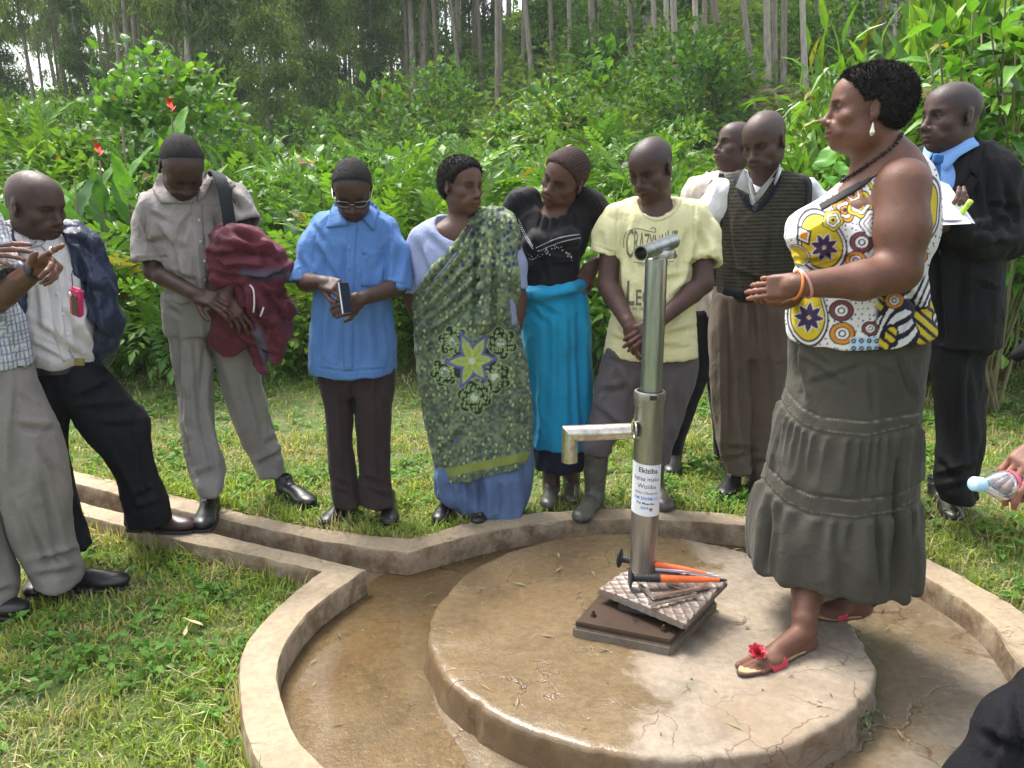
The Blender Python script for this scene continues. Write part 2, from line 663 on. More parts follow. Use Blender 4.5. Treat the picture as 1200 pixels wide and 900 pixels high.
def inside_poly(x, y, P):
 c = np.zeros(x.shape, dtype=bool)
 n = len(P)
 j = n - 1
 for i in range(n):
  xi, yi = P[i]; xj, yj = P[j]
  if yi != yj:
   c ^= ((yi > y) != (yj > y)) & (x < (xj - xi) * (y - yi) / (yj - yi) + xi)
  j = i
 return c

def poly_dist(x, y, P, closed=False):
 d = np.full(x.shape, 9.0)
 for i in range(len(P) - (0 if closed else 1)):
  q, _ = seg_dist2(x, y, P[i], P[(i + 1) % len(P)])
  d = np.minimum(d, q)
 return d

CHN = catmull(np.array([onz(*a, KERB_Z)[:2] for a, b in _near]), 4)   # lawn side of the near channel kerb

def hill(x, y):
 r = x / np.maximum(y, 3)
 fx = 0.42 + 0.58 * sstep(-0.25, 0.22, r)
 b = np.interp(y, [0, 4.2, 6, 9, 13, 20, 35, 60, 110], [0, 0, 0.06, 0.35, 1.0, 3.3, 9.2, 17, 26])
 return b * np.where(y < 9, 1, 1 + (fx - 1) * sstep(9, 16, y)) + 0.10 * sstep(0.9, 2.4, x) * sstep(2.6, 3.4, y)

def ground_z(x, y):
 x = np.asarray(x, dtype=float); y = np.asarray(y, dtype=float)
 P = np.stack([x, y, np.zeros_like(x)], -1)
 z = hill(x, y) + (fbm(P, 2.2, 1) - 0.5) * 0.05 + (fbm(P, 0.5, 5) - 0.5) * 0.25 * sstep(6, 14, y)
 # lawn in front of the channel lies lower than the kerb
 lx = np.interp(x, CHN[::-1, 0], CHN[::-1, 1])
 low = sstep(0.06, -0.02, y - lx) * (x < 0.2)
 z = z - 0.065 * low
 return z

def terrain():
 xs = np.unique(np.concatenate([np.arange(-130, -8, 4), np.arange(-8, -3.2, 0.3), np.arange(-3.2, 3.4, 0.056), np.arange(3.4, 8, 0.3), np.arange(8, 131, 4)]))
 ys = np.unique(np.concatenate([np.arange(-12, 0.6, 0.6), np.arange(0.6, 4.3, 0.056), np.arange(4.3, 9, 0.2), np.arange(9, 40, 0.8), np.arange(40, 221, 6)]))
 X, Y = np.meshgrid(xs, ys, indexing='ij')
 Z = ground_z(X, Y)
 m = (X > -4.6) & (X < 2.2) & (Y > 0.8) & (Y < 5)
 ins = np.zeros(X.shape, dtype=bool)
 ins[m] = inside_poly(X[m], Y[m], KM)
 Z = np.where(ins, -0.35, Z)
 V = np.stack([X, Y, Z], -1).reshape(-1, 3)
 nx, ny = X.shape
 I = (np.arange(nx - 1)[:, None] * ny + np.arange(ny - 1)[None, :]).ravel()
 F = np.stack([I, I + ny, I + ny + 1, I + 1], 1)
 m_, n, l, b = new_mat('soil_and_turf')
 oc = obj_coord(n)
 a = noise_node(n, l, 6, 5, 0.65, oc)
 c = ramp(n, l, a, [(0.3, (0.055, 0.10, 0.018)), (0.5, (0.09, 0.14, 0.028)), (0.62, (0.14, 0.14, 0.055)), (0.75, (0.11, 0.085, 0.045))])
 d = ramp(n, l, noise_node(n, l, 90, 4, 0.7, oc), [(0.3, 0.5), (0.7, 1.3)])
 l.new(mixc(n, l, 1.0, c, d, 'MULTIPLY'), b.inputs['Base Color'])
 b.inputs['Roughness'].default_value = 0.95
 add_bump(n, l, b, [(noise_node(n, l, 70, 4, 0.7, oc), 0.8, 0.02)])
 o = link('ground', mesh_np('ground', V, F), None, m_)
 tag(o, 'uneven grassy ground rising into a hillside behind the people', kind='structure')
terrain()

def mat_concrete(name, tone=(0.40, 0.31, 0.225), wet=None, cracks=True, moss=0.0, crack_scale=4.0, soft=.05):
 m, n, l, b = new_mat(name)
 oc = obj_coord(n)
 v1 = noise_node(n, l, 3.2, 6, 0.62, oc, 0.4)
 t = np.array(tone)
 c = ramp(n, l, v1, [(0.28, tuple(t * 0.62)), (0.45, tuple(t * 0.95)), (0.6, tuple(t * 1.12)), (0.75, (min(t[0] * 1.25, .6), t[1] * 1.2, t[2] * 1.15))])
 v2 = noise_node(n, l, 38, 5, 0.7, oc)
 c = mixc(n, l, 1.0, c, ramp(n, l, v2, [(0.3, 0.75), (0.7, 1.16)]), 'MULTIPLY')
 # rusty and earthy stains
 st = noise_node(n, l, 1.7, 5, 0.7, oc, 0.8)
 c = mixc(n, l, ramp(n, l, st, [(0.52, 0.0), (0.70, 0.6)]), c, (0.20, 0.135, 0.075))
 # pale mineral scum
 sc = noise_node(n, l, 5.0, 7, 0.75, oc, 1.0)
 c = mixc(n, l, ramp(n, l, sc, [(0.60, 0.0), (0.66, 0.45)]), c, tuple(np.minimum(t * 1.5, 0.6)))
 # dark specks
 sp = n.new('ShaderNodeTexVoronoi'); sp.inputs['Scale'].default_value = 55; l.new(oc, sp.inputs['Vector'])
 c = mixc(n, l, ramp(n, l, sp.outputs['Distance'], [(0.05, 0.5), (0.12, 0.0)]), c, (0.10, 0.07, 0.045))
 bumps = [(v1, 0.25, 0.01), (v2, 0.6, 0.004), (noise_node(n, l, 170, 3, 0.7, oc), 0.5, 0.002)]
 if cracks:
  wv = n.new('ShaderNodeVectorMath'); wv.operation = 'ADD'
  nz = n.new('ShaderNodeTexNoise'); nz.inputs['Scale'].default_value = 7; nz.inputs['Detail'].default_value = 5; l.new(oc, nz.inputs['Vector'])
  sc2 = n.new('ShaderNodeVectorMath'); sc2.operation = 'SCALE'; sc2.inputs['Scale'].default_value = 0.22
  l.new(nz.outputs['Color'], sc2.inputs[0]); l.new(oc, wv.inputs[0]); l.new(sc2.outputs[0], wv.inputs[1])
  vo = n.new('ShaderNodeTexVoronoi'); vo.feature = 'DISTANCE_TO_EDGE'; vo.inputs['Scale'].default_value = crack_scale
  l.new(wv.outputs[0], vo.inputs['Vector'])
  cr = ramp(n, l, vo.outputs['Distance'], [(0.0, 1.0), (0.010, 0.0)])
  msk = ramp(n, l, noise_node(n, l, 2.3, 3, 0.5, oc), [(0.47, 0.0), (0.56, 1.0)])
  mm = n.new('ShaderNodeMath'); mm.operation = 'MULTIPLY'; l.new(cr, mm.inputs[0]); l.new(msk, mm.inputs[1])
  c = mixc(n, l, mm.outputs[0], c, (0.13, 0.085, 0.05))
  inv = n.new('ShaderNodeMath'); inv.operation = 'SUBTRACT'; inv.inputs[0].default_value = 1; l.new(mm.outputs[0], inv.inputs[1])
  bumps.append((inv.outputs[0], 0.5, 0.004))
 rough = 0.85
 if wet is not None:
  # wet(x, y): linear falloff a*x + b*y + c plus noise
  sx = n.new('ShaderNodeSeparateXYZ'); l.new(oc, sx.inputs[0])
  m1 = n.new('ShaderNodeMath'); m1.operation = 'MULTIPLY_ADD'; l.new(sx.outputs[0], m1.inputs[0]); m1.inputs[1].default_value = wet[0]; m1.inputs[2].default_value = wet[2]
  m2 = n.new('ShaderNodeMath'); m2.operation = 'MULTIPLY_ADD'; l.new(sx.outputs[1], m2.inputs[0]); m2.inputs[1].default_value = wet[1]; l.new(m1.outputs[0], m2.inputs[2])
  m3 = n.new('ShaderNodeMath'); m3.operation = 'ADD'; l.new(m2.outputs[0], m3.inputs[0])
  l.new(noise_node(n, l, 3.5, 6, 0.65, oc, 0.6), m3.inputs[1])
  w = ramp(n, l, m3.outputs[0], [(0.51 - soft, 0.0), (0.51 + soft, 1.0)])
  c = mixc(n, l, w, c, mixc(n, l, 1.0, c, (0.56, 0.48, 0.35), 'MULTIPLY'))
  r = n.new('ShaderNodeMapRange'); l.new(w, r.inputs[0]); r.inputs[3].default_value = 0.85; r.inputs[4].default_value = 0.13
  l.new(r.outputs[0], b.inputs['Roughness'])
  for q in (1, 2):
   pass
 else:
  b.inputs['Roughness'].default_value = rough
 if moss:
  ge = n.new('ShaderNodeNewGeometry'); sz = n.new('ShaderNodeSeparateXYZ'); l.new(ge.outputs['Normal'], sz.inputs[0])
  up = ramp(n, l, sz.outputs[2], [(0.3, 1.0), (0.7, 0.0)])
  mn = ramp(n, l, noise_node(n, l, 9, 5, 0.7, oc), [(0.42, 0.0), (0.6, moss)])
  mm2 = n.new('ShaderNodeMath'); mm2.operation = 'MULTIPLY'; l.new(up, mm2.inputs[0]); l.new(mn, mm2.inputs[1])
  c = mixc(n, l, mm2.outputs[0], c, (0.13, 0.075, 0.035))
 l.new(c, b.inputs['Base Color'])
 add_bump(n, l, b, bumps)
 return m

M_KERB = mat_concrete('kerb_concrete', (0.31, 0.243, 0.158), None, True, 0.85, 5.0)
M_TROUGH = mat_concrete('trough_concrete', (0.27, 0.235, 0.19), (-0.5, 0.2, 0.42), True, 0, 1.3, .2)
M_SLAB = mat_concrete('slab_concrete', (0.27, 0.22, 0.16), (-1.05, 0.42, -0.38), True, 0.6, 4.2, .09)

def kerb():
 O, I = KO, KI
 # resample finely
 n = len(O)
 V = []; m = 0
 prof = [(-0.06, -0.30), (-0.03, -0.012), (0.02, 0.003), (0.28, 0.001), (0.55, 0.003), (0.8, 0.0), (0.96, -0.002), (1.0, -0.010), (1.0, -0.06), (1.0, -0.13), (1.0, -0.30)]
 rows = []
 for t, z in prof:
  p = O + (I - O) * t
  rows.append(np.column_stack([p, np.full(n, KERB_Z + z)]))
 R = np.stack(rows, 1)          # n, k, 3
 # resample along
 L = np.concatenate([[0], np.cumsum(np.linalg.norm(np.diff(0.5 * (O + I), axis=0), axis=1))])
 s = np.linspace(0, L[-1], int(L[-1] / 0.025))
 R2 = np.empty((len(s), R.shape[1], 3))
 for k in range(R.shape[1]):
  for q in range(3):
   R2[:, k, q] = np.interp(s, L, R[:, k, q])
 V = R2.reshape(-1, 3)
 d = (fbm(V, 9, 2) - 0.5)
 d2 = (fbm(V, 28, 4) - 0.5)
 V[:, 2] += d * 0.012 + d2 * 0.005
 V[:, 0] += (fbm(V, 8, 7) - 0.5) * 0.018 + (fbm(V, 40, 9) - 0.5) * 0.006
 V[:, 1] += (fbm(V, 8, 8) - 0.5) * 0.018 + (fbm(V, 40, 10) - 0.5) * 0.006
 k = R.shape[1]
 F = [[i * k + j, i * k + j + 1, (i + 1) * k + j + 1, (i + 1) * k + j] for i in range(len(s) - 1) for j in range(k - 1)]
 me = mesh_np('kerb', V, np.array(F)[:, ::-1])
 smooth_by_angle(me, 35)
 o = link('kerb', me, None, M_KERB)
 tag(o, 'tan concrete kerb curving round the pump basin and along the channel', kind='structure')
kerb()

def basin():
 P = KM
 x0, x1, y0, y1 = P[:, 0].min(), P[:, 0].max(), P[:, 1].min(), P[:, 1].max()
 xs = np.arange(x0 - .05, x1 + .05, 0.04); ys = np.arange(y0 - .05, y1 + .05, 0.04)
 X, Y = np.meshgrid(xs, ys, indexing='ij')
 Z = -0.082 + (fbm(np.stack([X, Y, X * 0], -1), 2.5, 3) - 0.5) * 0.012
 V = np.stack([X, Y, Z], -1).reshape(-1, 3)
 nx, ny = X.shape
 I = (np.arange(nx - 1)[:, None] * ny + np.arange(ny - 1)[None, :]).ravel()
 F = np.stack([I, I + ny, I + ny + 1, I + 1], 1)
 c = V[F].mean(1)
 keep = inside_poly(c[:, 0], c[:, 1], P)
 o = link('basin_floor', mesh_np('basin_floor', V, F[keep]), None, M_TROUGH)
 tag(o, 'wet concrete floor of the sunken ring round the pump slab', kind='structure')
 # shallow standing water in the left of the ring
 sm = (X < 0.9)
 W = [(-0.72, 2.2), (-0.73, 2.5), (-0.62, 2.75), (-0.5, 3.0), (-0.15, 3.22), (0.2, 3.36), (0.6, 3.4), (1.0, 3.28), (0.9, 3.0), (0.5, 3.0), (0.1, 2.95), (-0.15, 2.7), (-0.2, 2.4), (-0.24, 2.15), (-0.1, 1.8), (-0.2, 1.62), (-0.38, 1.66), (-0.6, 1.8)]
 W = catmull(np.array(W), 5, True)
 mb = MB()
 cen = W.mean(0)
 me = bpy.data.meshes.new('water')
 bm = bmesh.new()
 vs = [bm.verts.new((p[0], p[1], -0.0785)) for p in W]
 bm.faces.new(vs)
 bmesh.ops.triangulate(bm, faces=bm.faces[:])
 for f in bm.faces:
  f.normal_update()
  if f.normal.z < 0: f.normal_flip()
 bm.to_mesh(me); bm.free()
 m_, n, l, b = new_mat('shallow_water')
 oc = obj_coord(n)
 n.remove(b)
 tr = n.new('ShaderNodeBsdfTransparent'); tr.inputs[0].default_value = (.93, .89, .80, 1)
 gs = n.new('ShaderNodeBsdfGlossy'); gs.inputs['Roughness'].default_value = 0.06
 fr = n.new('ShaderNodeFresnel'); fr.inputs[0].default_value = 1.33
 mx = n.new('ShaderNodeMixShader'); l.new(fr.outputs[0], mx.inputs[0]); l.new(tr.outputs[0], mx.inputs[1]); l.new(gs.outputs[0], mx.inputs[2])
 l.new(mx.outputs[0], n['Material Output'].inputs['Surface'])
 bp = n.new('ShaderNodeBump'); bp.inputs['Strength'].default_value = .25; bp.inputs['Distance'].default_value = .002
 l.new(noise_node(n, l, 30, 4, 0.65, oc, 1.5), bp.inputs['Height']); l.new(bp.outputs[0], gs.inputs['Normal']); l.new(bp.outputs[0], fr.inputs['Normal'])
 o = link('water', me, None, m_)
 tag(o, 'shallow muddy water lying in the left of the concrete ring', kind='structure')
basin()

SLAB_C = np.array([0.443, 2.437])
def slab():
 px = [(494, 760), (498, 725), (530, 690), (575, 655), (620, 640), (700, 624), (800, 630), (900, 652), (1005, 715), (1034, 765), (1010, 820), (930, 865), (850, 880), (750, 882), (640, 862), (540, 815)]
 W = np.array([onz(a, b, 0.03)[:2] for a, b in px])
 ang = np.arctan2(W[:, 1] - SLAB_C[1], W[:, 0] - SLAB_C[0])
 r = np.linalg.norm(W - SLAB_C, axis=1)
 od = np.argsort(ang)
 ang, r = ang[od], r[od]
 n = 330
 A = np.linspace(-math.pi, math.pi, n, endpoint=False)
 rr = np.interp(A, np.concatenate([ang - 2 * math.pi, ang, ang + 2 * math.pi]), np.tile(r, 3))
 k = np.hanning(41); k /= k.sum()
 rr = np.convolve(np.tile(rr, 3), k, 'same')[n:2 * n]
 rr = rr * 0.5 + 0.708 * 0.5
 P0 = np.stack([np.cos(A), np.sin(A), A * 0], 1)
 nzz = fbm(P0, 7, 4)
 nz2 = fbm(P0, 26, 6)
 chip = sstep(0.52, 0.85, nz2) * 0.010
 rights = sstep(0.95, 1.0, np.cos(A + 0.12))         # broken edge on the right
 rr = rr + (nzz - 0.5) * 0.014 - rights * (0.02 + 0.035 * fbm(P0, 40, 9))
 fr = [0.0] + list(np.linspace(0.05, 0.95, 26)) + [0.975, 0.99, 1.0]
 V = []; zt = 0.03
 for f in fr:
  rad_ = rr * f
  if f > 0.97: rad_ = rad_ - chip * (f - 0.97) / 0.03
  z = zt + (0 if f < 0.985 else (-0.004 if f < 1 else -0.014)) + np.zeros(n)
  V.append(np.stack([SLAB_C[0] + rad_ * np.cos(A), SLAB_C[1] + rad_ * np.sin(A), z], 1))
 for z in (-0.012, -0.045, -0.078, -0.16):
  rz = rr - chip * 0.6 + (fbm(np.stack([np.cos(A), np.sin(A), np.full(n, z * 8)], 1), 14, 3) - 0.5) * 0.018 + (0.008 if z < -0.06 else 0)
  V.append(np.stack([SLAB_C[0] + rz * np.cos(A), SLAB_C[1] + rz * np.sin(A), np.full(n, z)], 1))
 m = len(V)
 V = np.concatenate(V)
 top = V[:, 2] > 0.0
 V[:, 2] += np.where(top, (fbm(V, 4, 1) - 0.5) * 0.016 + (fbm(V, 18, 2) - 0.5) * 0.005 + (fbm(V, 55, 2) - 0.5) * 0.0022, 0)
 i = np.arange(m - 1)[:, None] * n; j = np.arange(n)[None, :]; j2 = (j + 1) % n
 F = np.stack([(i + j).ravel(), (i + j2).ravel(), (i + n + j2).ravel(), (i + n + j).ravel()], 1)
 me = mesh_np('pump_slab', V, F[:, ::-1])
 smooth_by_angle(me, 40)
 o = link('pump_slab', me, None, M_SLAB)
 tag(o, 'round cracked concrete slab carrying the water pump', kind='structure')
slab()

def debris():
 rng = np.random.default_rng(31)
 n = 330
 a = rng.uniform(0, 6.28, n); r = rng.uniform(.1, 1.12, n) ** .7 * 1.02
 x = .45 + r * np.cos(a); y = 2.35 + r * .95 * np.sin(a)
 onslab = np.hypot(x - SLAB_C[0], y - SLAB_C[1]) < .68
 ring = (np.hypot(x - SLAB_C[0], y - SLAB_C[1]) > .74) & inside_poly(x, y, KI)
 k = (onslab & (rng.random(n) < .55)) | ring
 x, y, onslab = x[k], y[k], onslab[k]
 z = np.where(onslab, .034, -.074)
 mb = MB()
 for i in range(len(x)):
  t = rng.random()
  c = np.array([x[i], y[i], z[i]])
  if t < .4:
   s_ = rng.uniform(.0012, .0036); M = rot_z(rng.uniform(0, 6)) @ rot_x(rng.uniform(0, 1))
   mb.box(c, (s_, s_ * .8, s_ * .5), M); mb.C[-1] = np.tile(np.array([.22, .17, .12]) * rng.uniform(.6, 1.6), (8, 1))
  else:
   L = rng.uniform(.008, .03); d = rng.uniform(0, 6.28); v = np.array([math.cos(d), math.sin(d), 0]) * L; w = np.array([-math.sin(d), math.cos(d), 0]) * L * rng.uniform(.03, .2)
   mb.add([c - v, c + w + [0, 0, .002], c + v, c - w + [0, 0, .0015]], [[0, 3, 2, 1]], np.array([(.22, .16, .08), (.12, .08, .05), (.16, .2, .05)][rng.integers(0, 3)]) * rng.uniform(.6, 1.3))
 m, nn, l, b = new_mat('debris'); at_ = nn.new('ShaderNodeAttribute'); at_.attribute_name = 'Col'; l.new(at_.outputs['Color'], b.inputs['Base Color']); b.inputs['Roughness'].default_value = .8
 tag(link('debris', mb.mesh('debris', False, True), None, m), 'crumbs of soil, grit and dead grass scattered over the concrete', 'debris', kind='stuff')
 # moss in the broken right edge of the slab
 n = 900
 t = rng.uniform(-.75, .25, n)
 rr = .715 + rng.normal(0, .012, n)
 pos = np.stack([SLAB_C[0] + rr * np.cos(t), SLAB_C[1] + rr * np.sin(t), rng.uniform(-.08, -.01, n) * rng.random(n) ** .5 - .02], 1)
 pos = pos[fbm(pos, 9, 3) > .5]
 mb = MB()
 for c in pos:
  s_ = rng.uniform(.003, .009); M = rot_z(rng.uniform(0, 6)) @ rot_x(rng.uniform(-1, 1)); q = np.array([[-s_, 0, 0], [0, -s_ * .5, s_ * .6], [s_, 0, s_], [0, s_ * .5, s_ * .3]]) @ M.T + c
  mb.add(q, [[0, 1, 2, 3]], np.array([.05, .10, .02]) * rng.uniform(.6, 1.6))
 tag(link('moss', mb.mesh('moss', False, True), None, m), 'green moss growing in the broken right edge of the round slab', 'moss', kind='stuff')
debris()
# ================================================================ hand pump and the tools lying on its plate
def mat_metal(name, col, rough, rust=0.0, rustcol=(0.16, 0.08, 0.035), vertical=True, metal=1.0):
 m, n, l, b = new_mat(name)
 oc = obj_coord(n)
 mp = n.new('ShaderNodeMapping'); mp.inputs['Scale'].default_value = (1, 1, 0.12 if vertical else 1); l.new(oc, mp.inputs['Vector'])
 v = noise_node(n, l, 38, 5, 0.6, mp.outputs[0])
 c = mixc(n, l, ramp(n, l, v, [(0.35, 0.0), (0.65, 1.0)]), tuple(np.array(col) * 0.7), tuple(np.minimum(np.array(col) * 1.15, 1)))
 rs = noise_node(n, l, 9, 6, 0.7, mp.outputs[0], 0.5)
 rm = ramp(n, l, rs, [(0.62 - rust * 0.5, 0.0), (0.78 - rust * 0.45, min(1, rust * 1.4))])
 c = mixc(n, l, rm, c, rustcol)
 l.new(c, b.inputs['Base Color'])
 b.inputs['Metallic'].default_value = metal
 mr = n.new('ShaderNodeMapRange'); l.new(rm, mr.inputs[0]); mr.inputs[3].default_value = rough; mr.inputs[4].default_value = 0.55
 l.new(mr.outputs[0], b.inputs['Roughness'])
 mm = n.new('ShaderNodeMapRange'); l.new(rm, mm.inputs[0]); mm.inputs[3].default_value = metal; mm.inputs[4].default_value = metal * 0.55
 l.new(mm.outputs[0], b.inputs['Metallic'])
 add_bump(n, l, b, [(v, 0.12, 0.002), (noise_node(n, l, 160, 4, 0.7, oc), 0.15, 0.001)])
 return m
M_STEEL = mat_metal('galvanised_riser', (0.40, 0.41, 0.40), 0.32, 0.2, (0.19, 0.17, 0.14))
M_SLEEVE = mat_metal('stained_steel_pipe', (0.42, 0.40, 0.37), 0.34, 0.40, (0.20, 0.155, 0.11))
M_RUSTPL = mat_metal('rusty_plate', (0.13, 0.10, 0.08), 0.25, 0.7, (0.065, 0.04, 0.026), False)
M_TREAD = mat_metal('tread_plate', (0.30, 0.27, 0.24), 0.42, 0.5, (0.15, 0.10, 0.075), False, 0.7)
M_TOOLSTEEL = mat_metal('tool_steel', (0.62, 0.58, 0.5), 0.3, 0.2, (0.3, 0.2, 0.12), False)
M_ORANGE = mat_plain('orange_enamel', (0.80, 0.13, 0.02), 0.35, 0, 0.5, 0.1, 80, 0.15)
M_BLACKRUB = mat_plain('black_rubber', (0.018, 0.018, 0.02), 0.55, 0, 0.5, 0.2, 120)
M_STICKER = mat_plain('white_sticker', (0.80, 0.80, 0.82), 0.4, 0, 0.5, 0.05, 60, 0.08)
M_INK = mat_plain('black_ink', (0.03, 0.035, 0.05), 0.6)
M_INKB = mat_plain('blue_ink', (0.08, 0.25, 0.62), 0.6)
M_INKR = mat_plain('brown_red_ink', (0.35, 0.09, 0.06), 0.6)

def text_tris(s, bold=False, res=2, cut=0.25):
 """text as (verts2d, tris), height of capitals about 0.7, centred"""
 cu = bpy.data.curves.new('t', 'FONT')
 cu.body = s
 cu.align_x = 'CENTER'
 cu.resolution_u = res
 if bold: cu.offset = 0.018
 o = bpy.data.objects.new('t', cu)
 scene.collection.objects.link(o)
 dg = bpy.context.evaluated_depsgraph_get()
 me = bpy.data.meshes.new_from_object(o.evaluated_get(dg))
 bpy.data.objects.remove(o)
 bm = bmesh.new(); bm.from_mesh(me)
 bmesh.ops.triangulate(bm, faces=bm.faces[:])
 for _ in range(2):
  es = [e for e in bm.edges if e.calc_length() > cut]
  if not es: break
  bmesh.ops.subdivide_edges(bm, edges=es, cuts=1)
  bmesh.ops.triangulate(bm, faces=bm.faces[:])
 V = np.array([v.co[:2] for v in bm.verts]); F = np.array([[v.index for v in f.verts] for f in bm.faces])
 bm.free(); bpy.data.meshes.remove(me); bpy.data.curves.remove(cu)
 return V, F

PUMP_XY = np.array([0.459, 2.577])
def pump():
 px, py = PUMP_XY
 root = empty('water_pump', (px, py, 0.03), 'tall steel hand pump with side spout standing on the round slab', 'hand pump')
 og = (px, py, 0.03)
 zt = at(757, 458, py)[2]
 mb = MB()
 mb.lathe([(0.0, 0.03), (0.0475, 0.03), (0.0475, zt - 0.05), (0.0495, zt - 0.048), (0.0495, zt - 0.03), (0.052, zt - 0.028), (0.053, zt - 0.006), (0.051, zt), (0.044, zt + 0.001), (0.042, zt - 0.03)], (px, py, 0), n=40)
 me = mb.mesh('lower_pipe', True, origin=og); smooth_by_angle(me, 35)
 link('lower_pipe', me, root, M_SLEEVE)
 zr = at(765, 303, py)[2]
 mb = MB()
 lean = 0.004
 mb.lathe([(0.0355, zt - 0.03), (0.0355, zr), (0.034, zr + 0.002), (0.0, zr + 0.002)], (px + lean, py, 0), n=36)
 me = mb.mesh('riser_pipe', True, origin=og); smooth_by_angle(me, 35)
 link('riser_pipe', me, root, M_STEEL)
 # notch bolt under the collar
 mb = MB(); mb.box((px + 0.003, py - 0.05, zt - 0.012), (0.012, 0.004, 0.008))
 link('collar_notch', mb.mesh('collar_notch', origin=og), root, M_RUSTPL)
 # cap bracket and open handle tube
 mb = MB()
 mb.lathe([(0.0, zr), (0.046, zr), (0.047, zr + 0.004), (0.047, zr + 0.022), (0.045, zr + 0.026), (0.0, zr + 0.026)], (px + 0.02, py + 0.01, 0), rot_z(0) @ np.diag([1.0, 0.8, 1]) , n=30)
 me = mb.mesh('cap_bracket', True, origin=og); smooth_by_angle(me, 35)
 link('cap_bracket', me, root, M_STEEL)
 a = at(751, 297, 2.46); b_ = at(789, 283, 2.66)
 d = unit(b_ - a)
 mb = MB()
 # open tube with wall thickness
 L = np.linalg.norm(b_ - a)
 u = unit(np.cross(d, [0, 0, 1])); w = np.cross(u, d)
 Mx = np.column_stack([u, w, d])
 mb.lathe([(0.0195, 0), (0.0235, 0), (0.0235, L), (0.0195, L), (0.0195, 0)], a, Mx, n=30)
 me = mb.mesh('handle_tube', True, origin=og); smooth_by_angle(me, 35)
 link('handle_tube', me, root, M_STEEL)
 # spout: horizontal tube, mitred elbow, open outlet
 y = py - 0.02
 p0 = at(742, 505, y); p1 = at(668, 505, y - 0.03); p2 = at(668, 541, y - 0.03)
 p1[2] = p0[2]
 r = 0.0265
 n = 28
 A = np.arange(n) * 2 * math.pi / n
 ringA = np.stack([np.full(n, p0[0] - 0.01), p0[1] + r * np.cos(A), p0[2] + r * np.sin(A)], 1)
 ringM = np.stack([p1[0] - r * np.sin(A), p1[1] + r * np.cos(A), p1[2] + r * np.sin(A)], 1)
 ringB = np.stack([p1[0] - r * np.sin(A), p1[1] + r * np.cos(A), np.full(n, p2[2])], 1)
 ri = r - 0.003
 ringC = np.stack([p1[0] - ri * np.sin(A), p1[1] + ri * np.cos(A), np.full(n, p2[2])], 1)
 ringD = np.stack([p1[0] - ri * np.sin(A), p1[1] + ri * np.cos(A), np.full(n, p1[2])], 1)
 V = np.concatenate([ringA, ringM, ringB, ringC, ringD])
 F = [[i * n + k, i * n + (k + 1) % n, (i + 1) * n + (k + 1) % n, (i + 1) * n + k] for i in range(4) for k in range(n)]
 me = mesh_np('spout', V, np.array(F), True, origin=og); smooth_by_angle(me, 30)
 link('spout', me, root, mat_metal('spout_steel', (0.66, 0.60, 0.52), 0.3, 0.25, (0.25, 0.15, 0.09), False))
 # weld bead
 mb = MB()
 bead = [(px - 0.046 - 0.003 * abs(math.sin(q * 7)), y + (r + 0.002) * math.cos(q), p0[2] + (r + 0.002) * math.sin(q)) for q in np.linspace(0, 2 * math.pi, 40, endpoint=False)]
 mb.tube(bead, 0.004, 8, closed=True)
 link('weld_bead', mb.mesh('weld_bead', True, origin=og), root, M_SLEEVE)
 # paper sticker wrapped round the pipe
 R = 0.0482
 z_hi, z_lo = at(757, 543, py - R)[2], at(757, 603, py - R)[2]
 ang0 = rad(-98)      # centre of the sticker, seen slightly from its left
 A = np.linspace(rad(-80), rad(74), 26)
 rows = []
 for f in np.linspace(0, 1, 9):
  sag = 0.010 * np.sin((A - A[0]) / (A[-1] - A[0]) * 1.5)
  z = z_hi + (z_lo - z_hi) * f - sag
  rows.append(np.stack([px + (R + 0.0004) * np.cos(ang0 + A), py + (R + 0.0004) * np.sin(ang0 + A), z], 1))
 V = np.concatenate(rows); k = len(A)
 F = [[i * k + j, (i + 1) * k + j, (i + 1) * k + j + 1, i * k + j + 1] for i in range(8) for j in range(k - 1)]
 st = link('paper_sticker', mesh_np('paper_sticker', V, np.array(F), True, origin=og), root, M_STICKER)
 H = z_hi - z_lo
 lines = [('Ekiziba', 0.115, 0.019, True, M_INK, 0.08), ('kyisa maka', 0.275, 0.0165, False, M_INK, 0.0), ('Wiziiba', 0.42, 0.0165, False, M_INK, 0.02), ('aluku Obutuma', 0.545, 0.0105, False, M_INK, 0.0),
    ('KM 2009M LC', 0.655, 0.0115, True, M_INKB, 0.0), ('Per Muamba', 0.75, 0.0095, True, M_INK, -0.05), ('2009', 0.84, 0.011, True, M_INKB, -0.1)]
 by = {}
 for s, f, size, bold, mt, dx in lines:
  V2, F2 = text_tris(s, bold, 2, 0.2)
  size *= 1.28
  x = V2[:, 0] * size
  z = V2[:, 1] * size
  aa = ang0 + x / R + dx
  t = (aa - ang0 - A[0]) / (A[-1] - A[0])
  ok = (aa - ang0 > A[0] + 0.02) & (aa - ang0 < A[-1] - 0.02)
  zz = z_hi - H * f - 0.010 * np.sin(t * 1.5) + z - size * 0.3
  V3 = np.stack([px + (R + 0.0011) * np.cos(aa), py + (R + 0.0011) * np.sin(aa), zz], 1)
  F2 = F2[ok[F2].all(1)]
  by.setdefault(mt.name, [mt, []])[1].append((V3, F2))
 for nm, (mt, L_) in by.items():
  mb = MB()
  for V3, F3 in L_: mb.add(V3, F3)
  o = link('sticker_print', mb.mesh('sticker_print', origin=np.zeros(3)), st, mt); o.location = (-og[0], -og[1], -og[2]); o['kind'] = 'stuff'
 mb = MB()
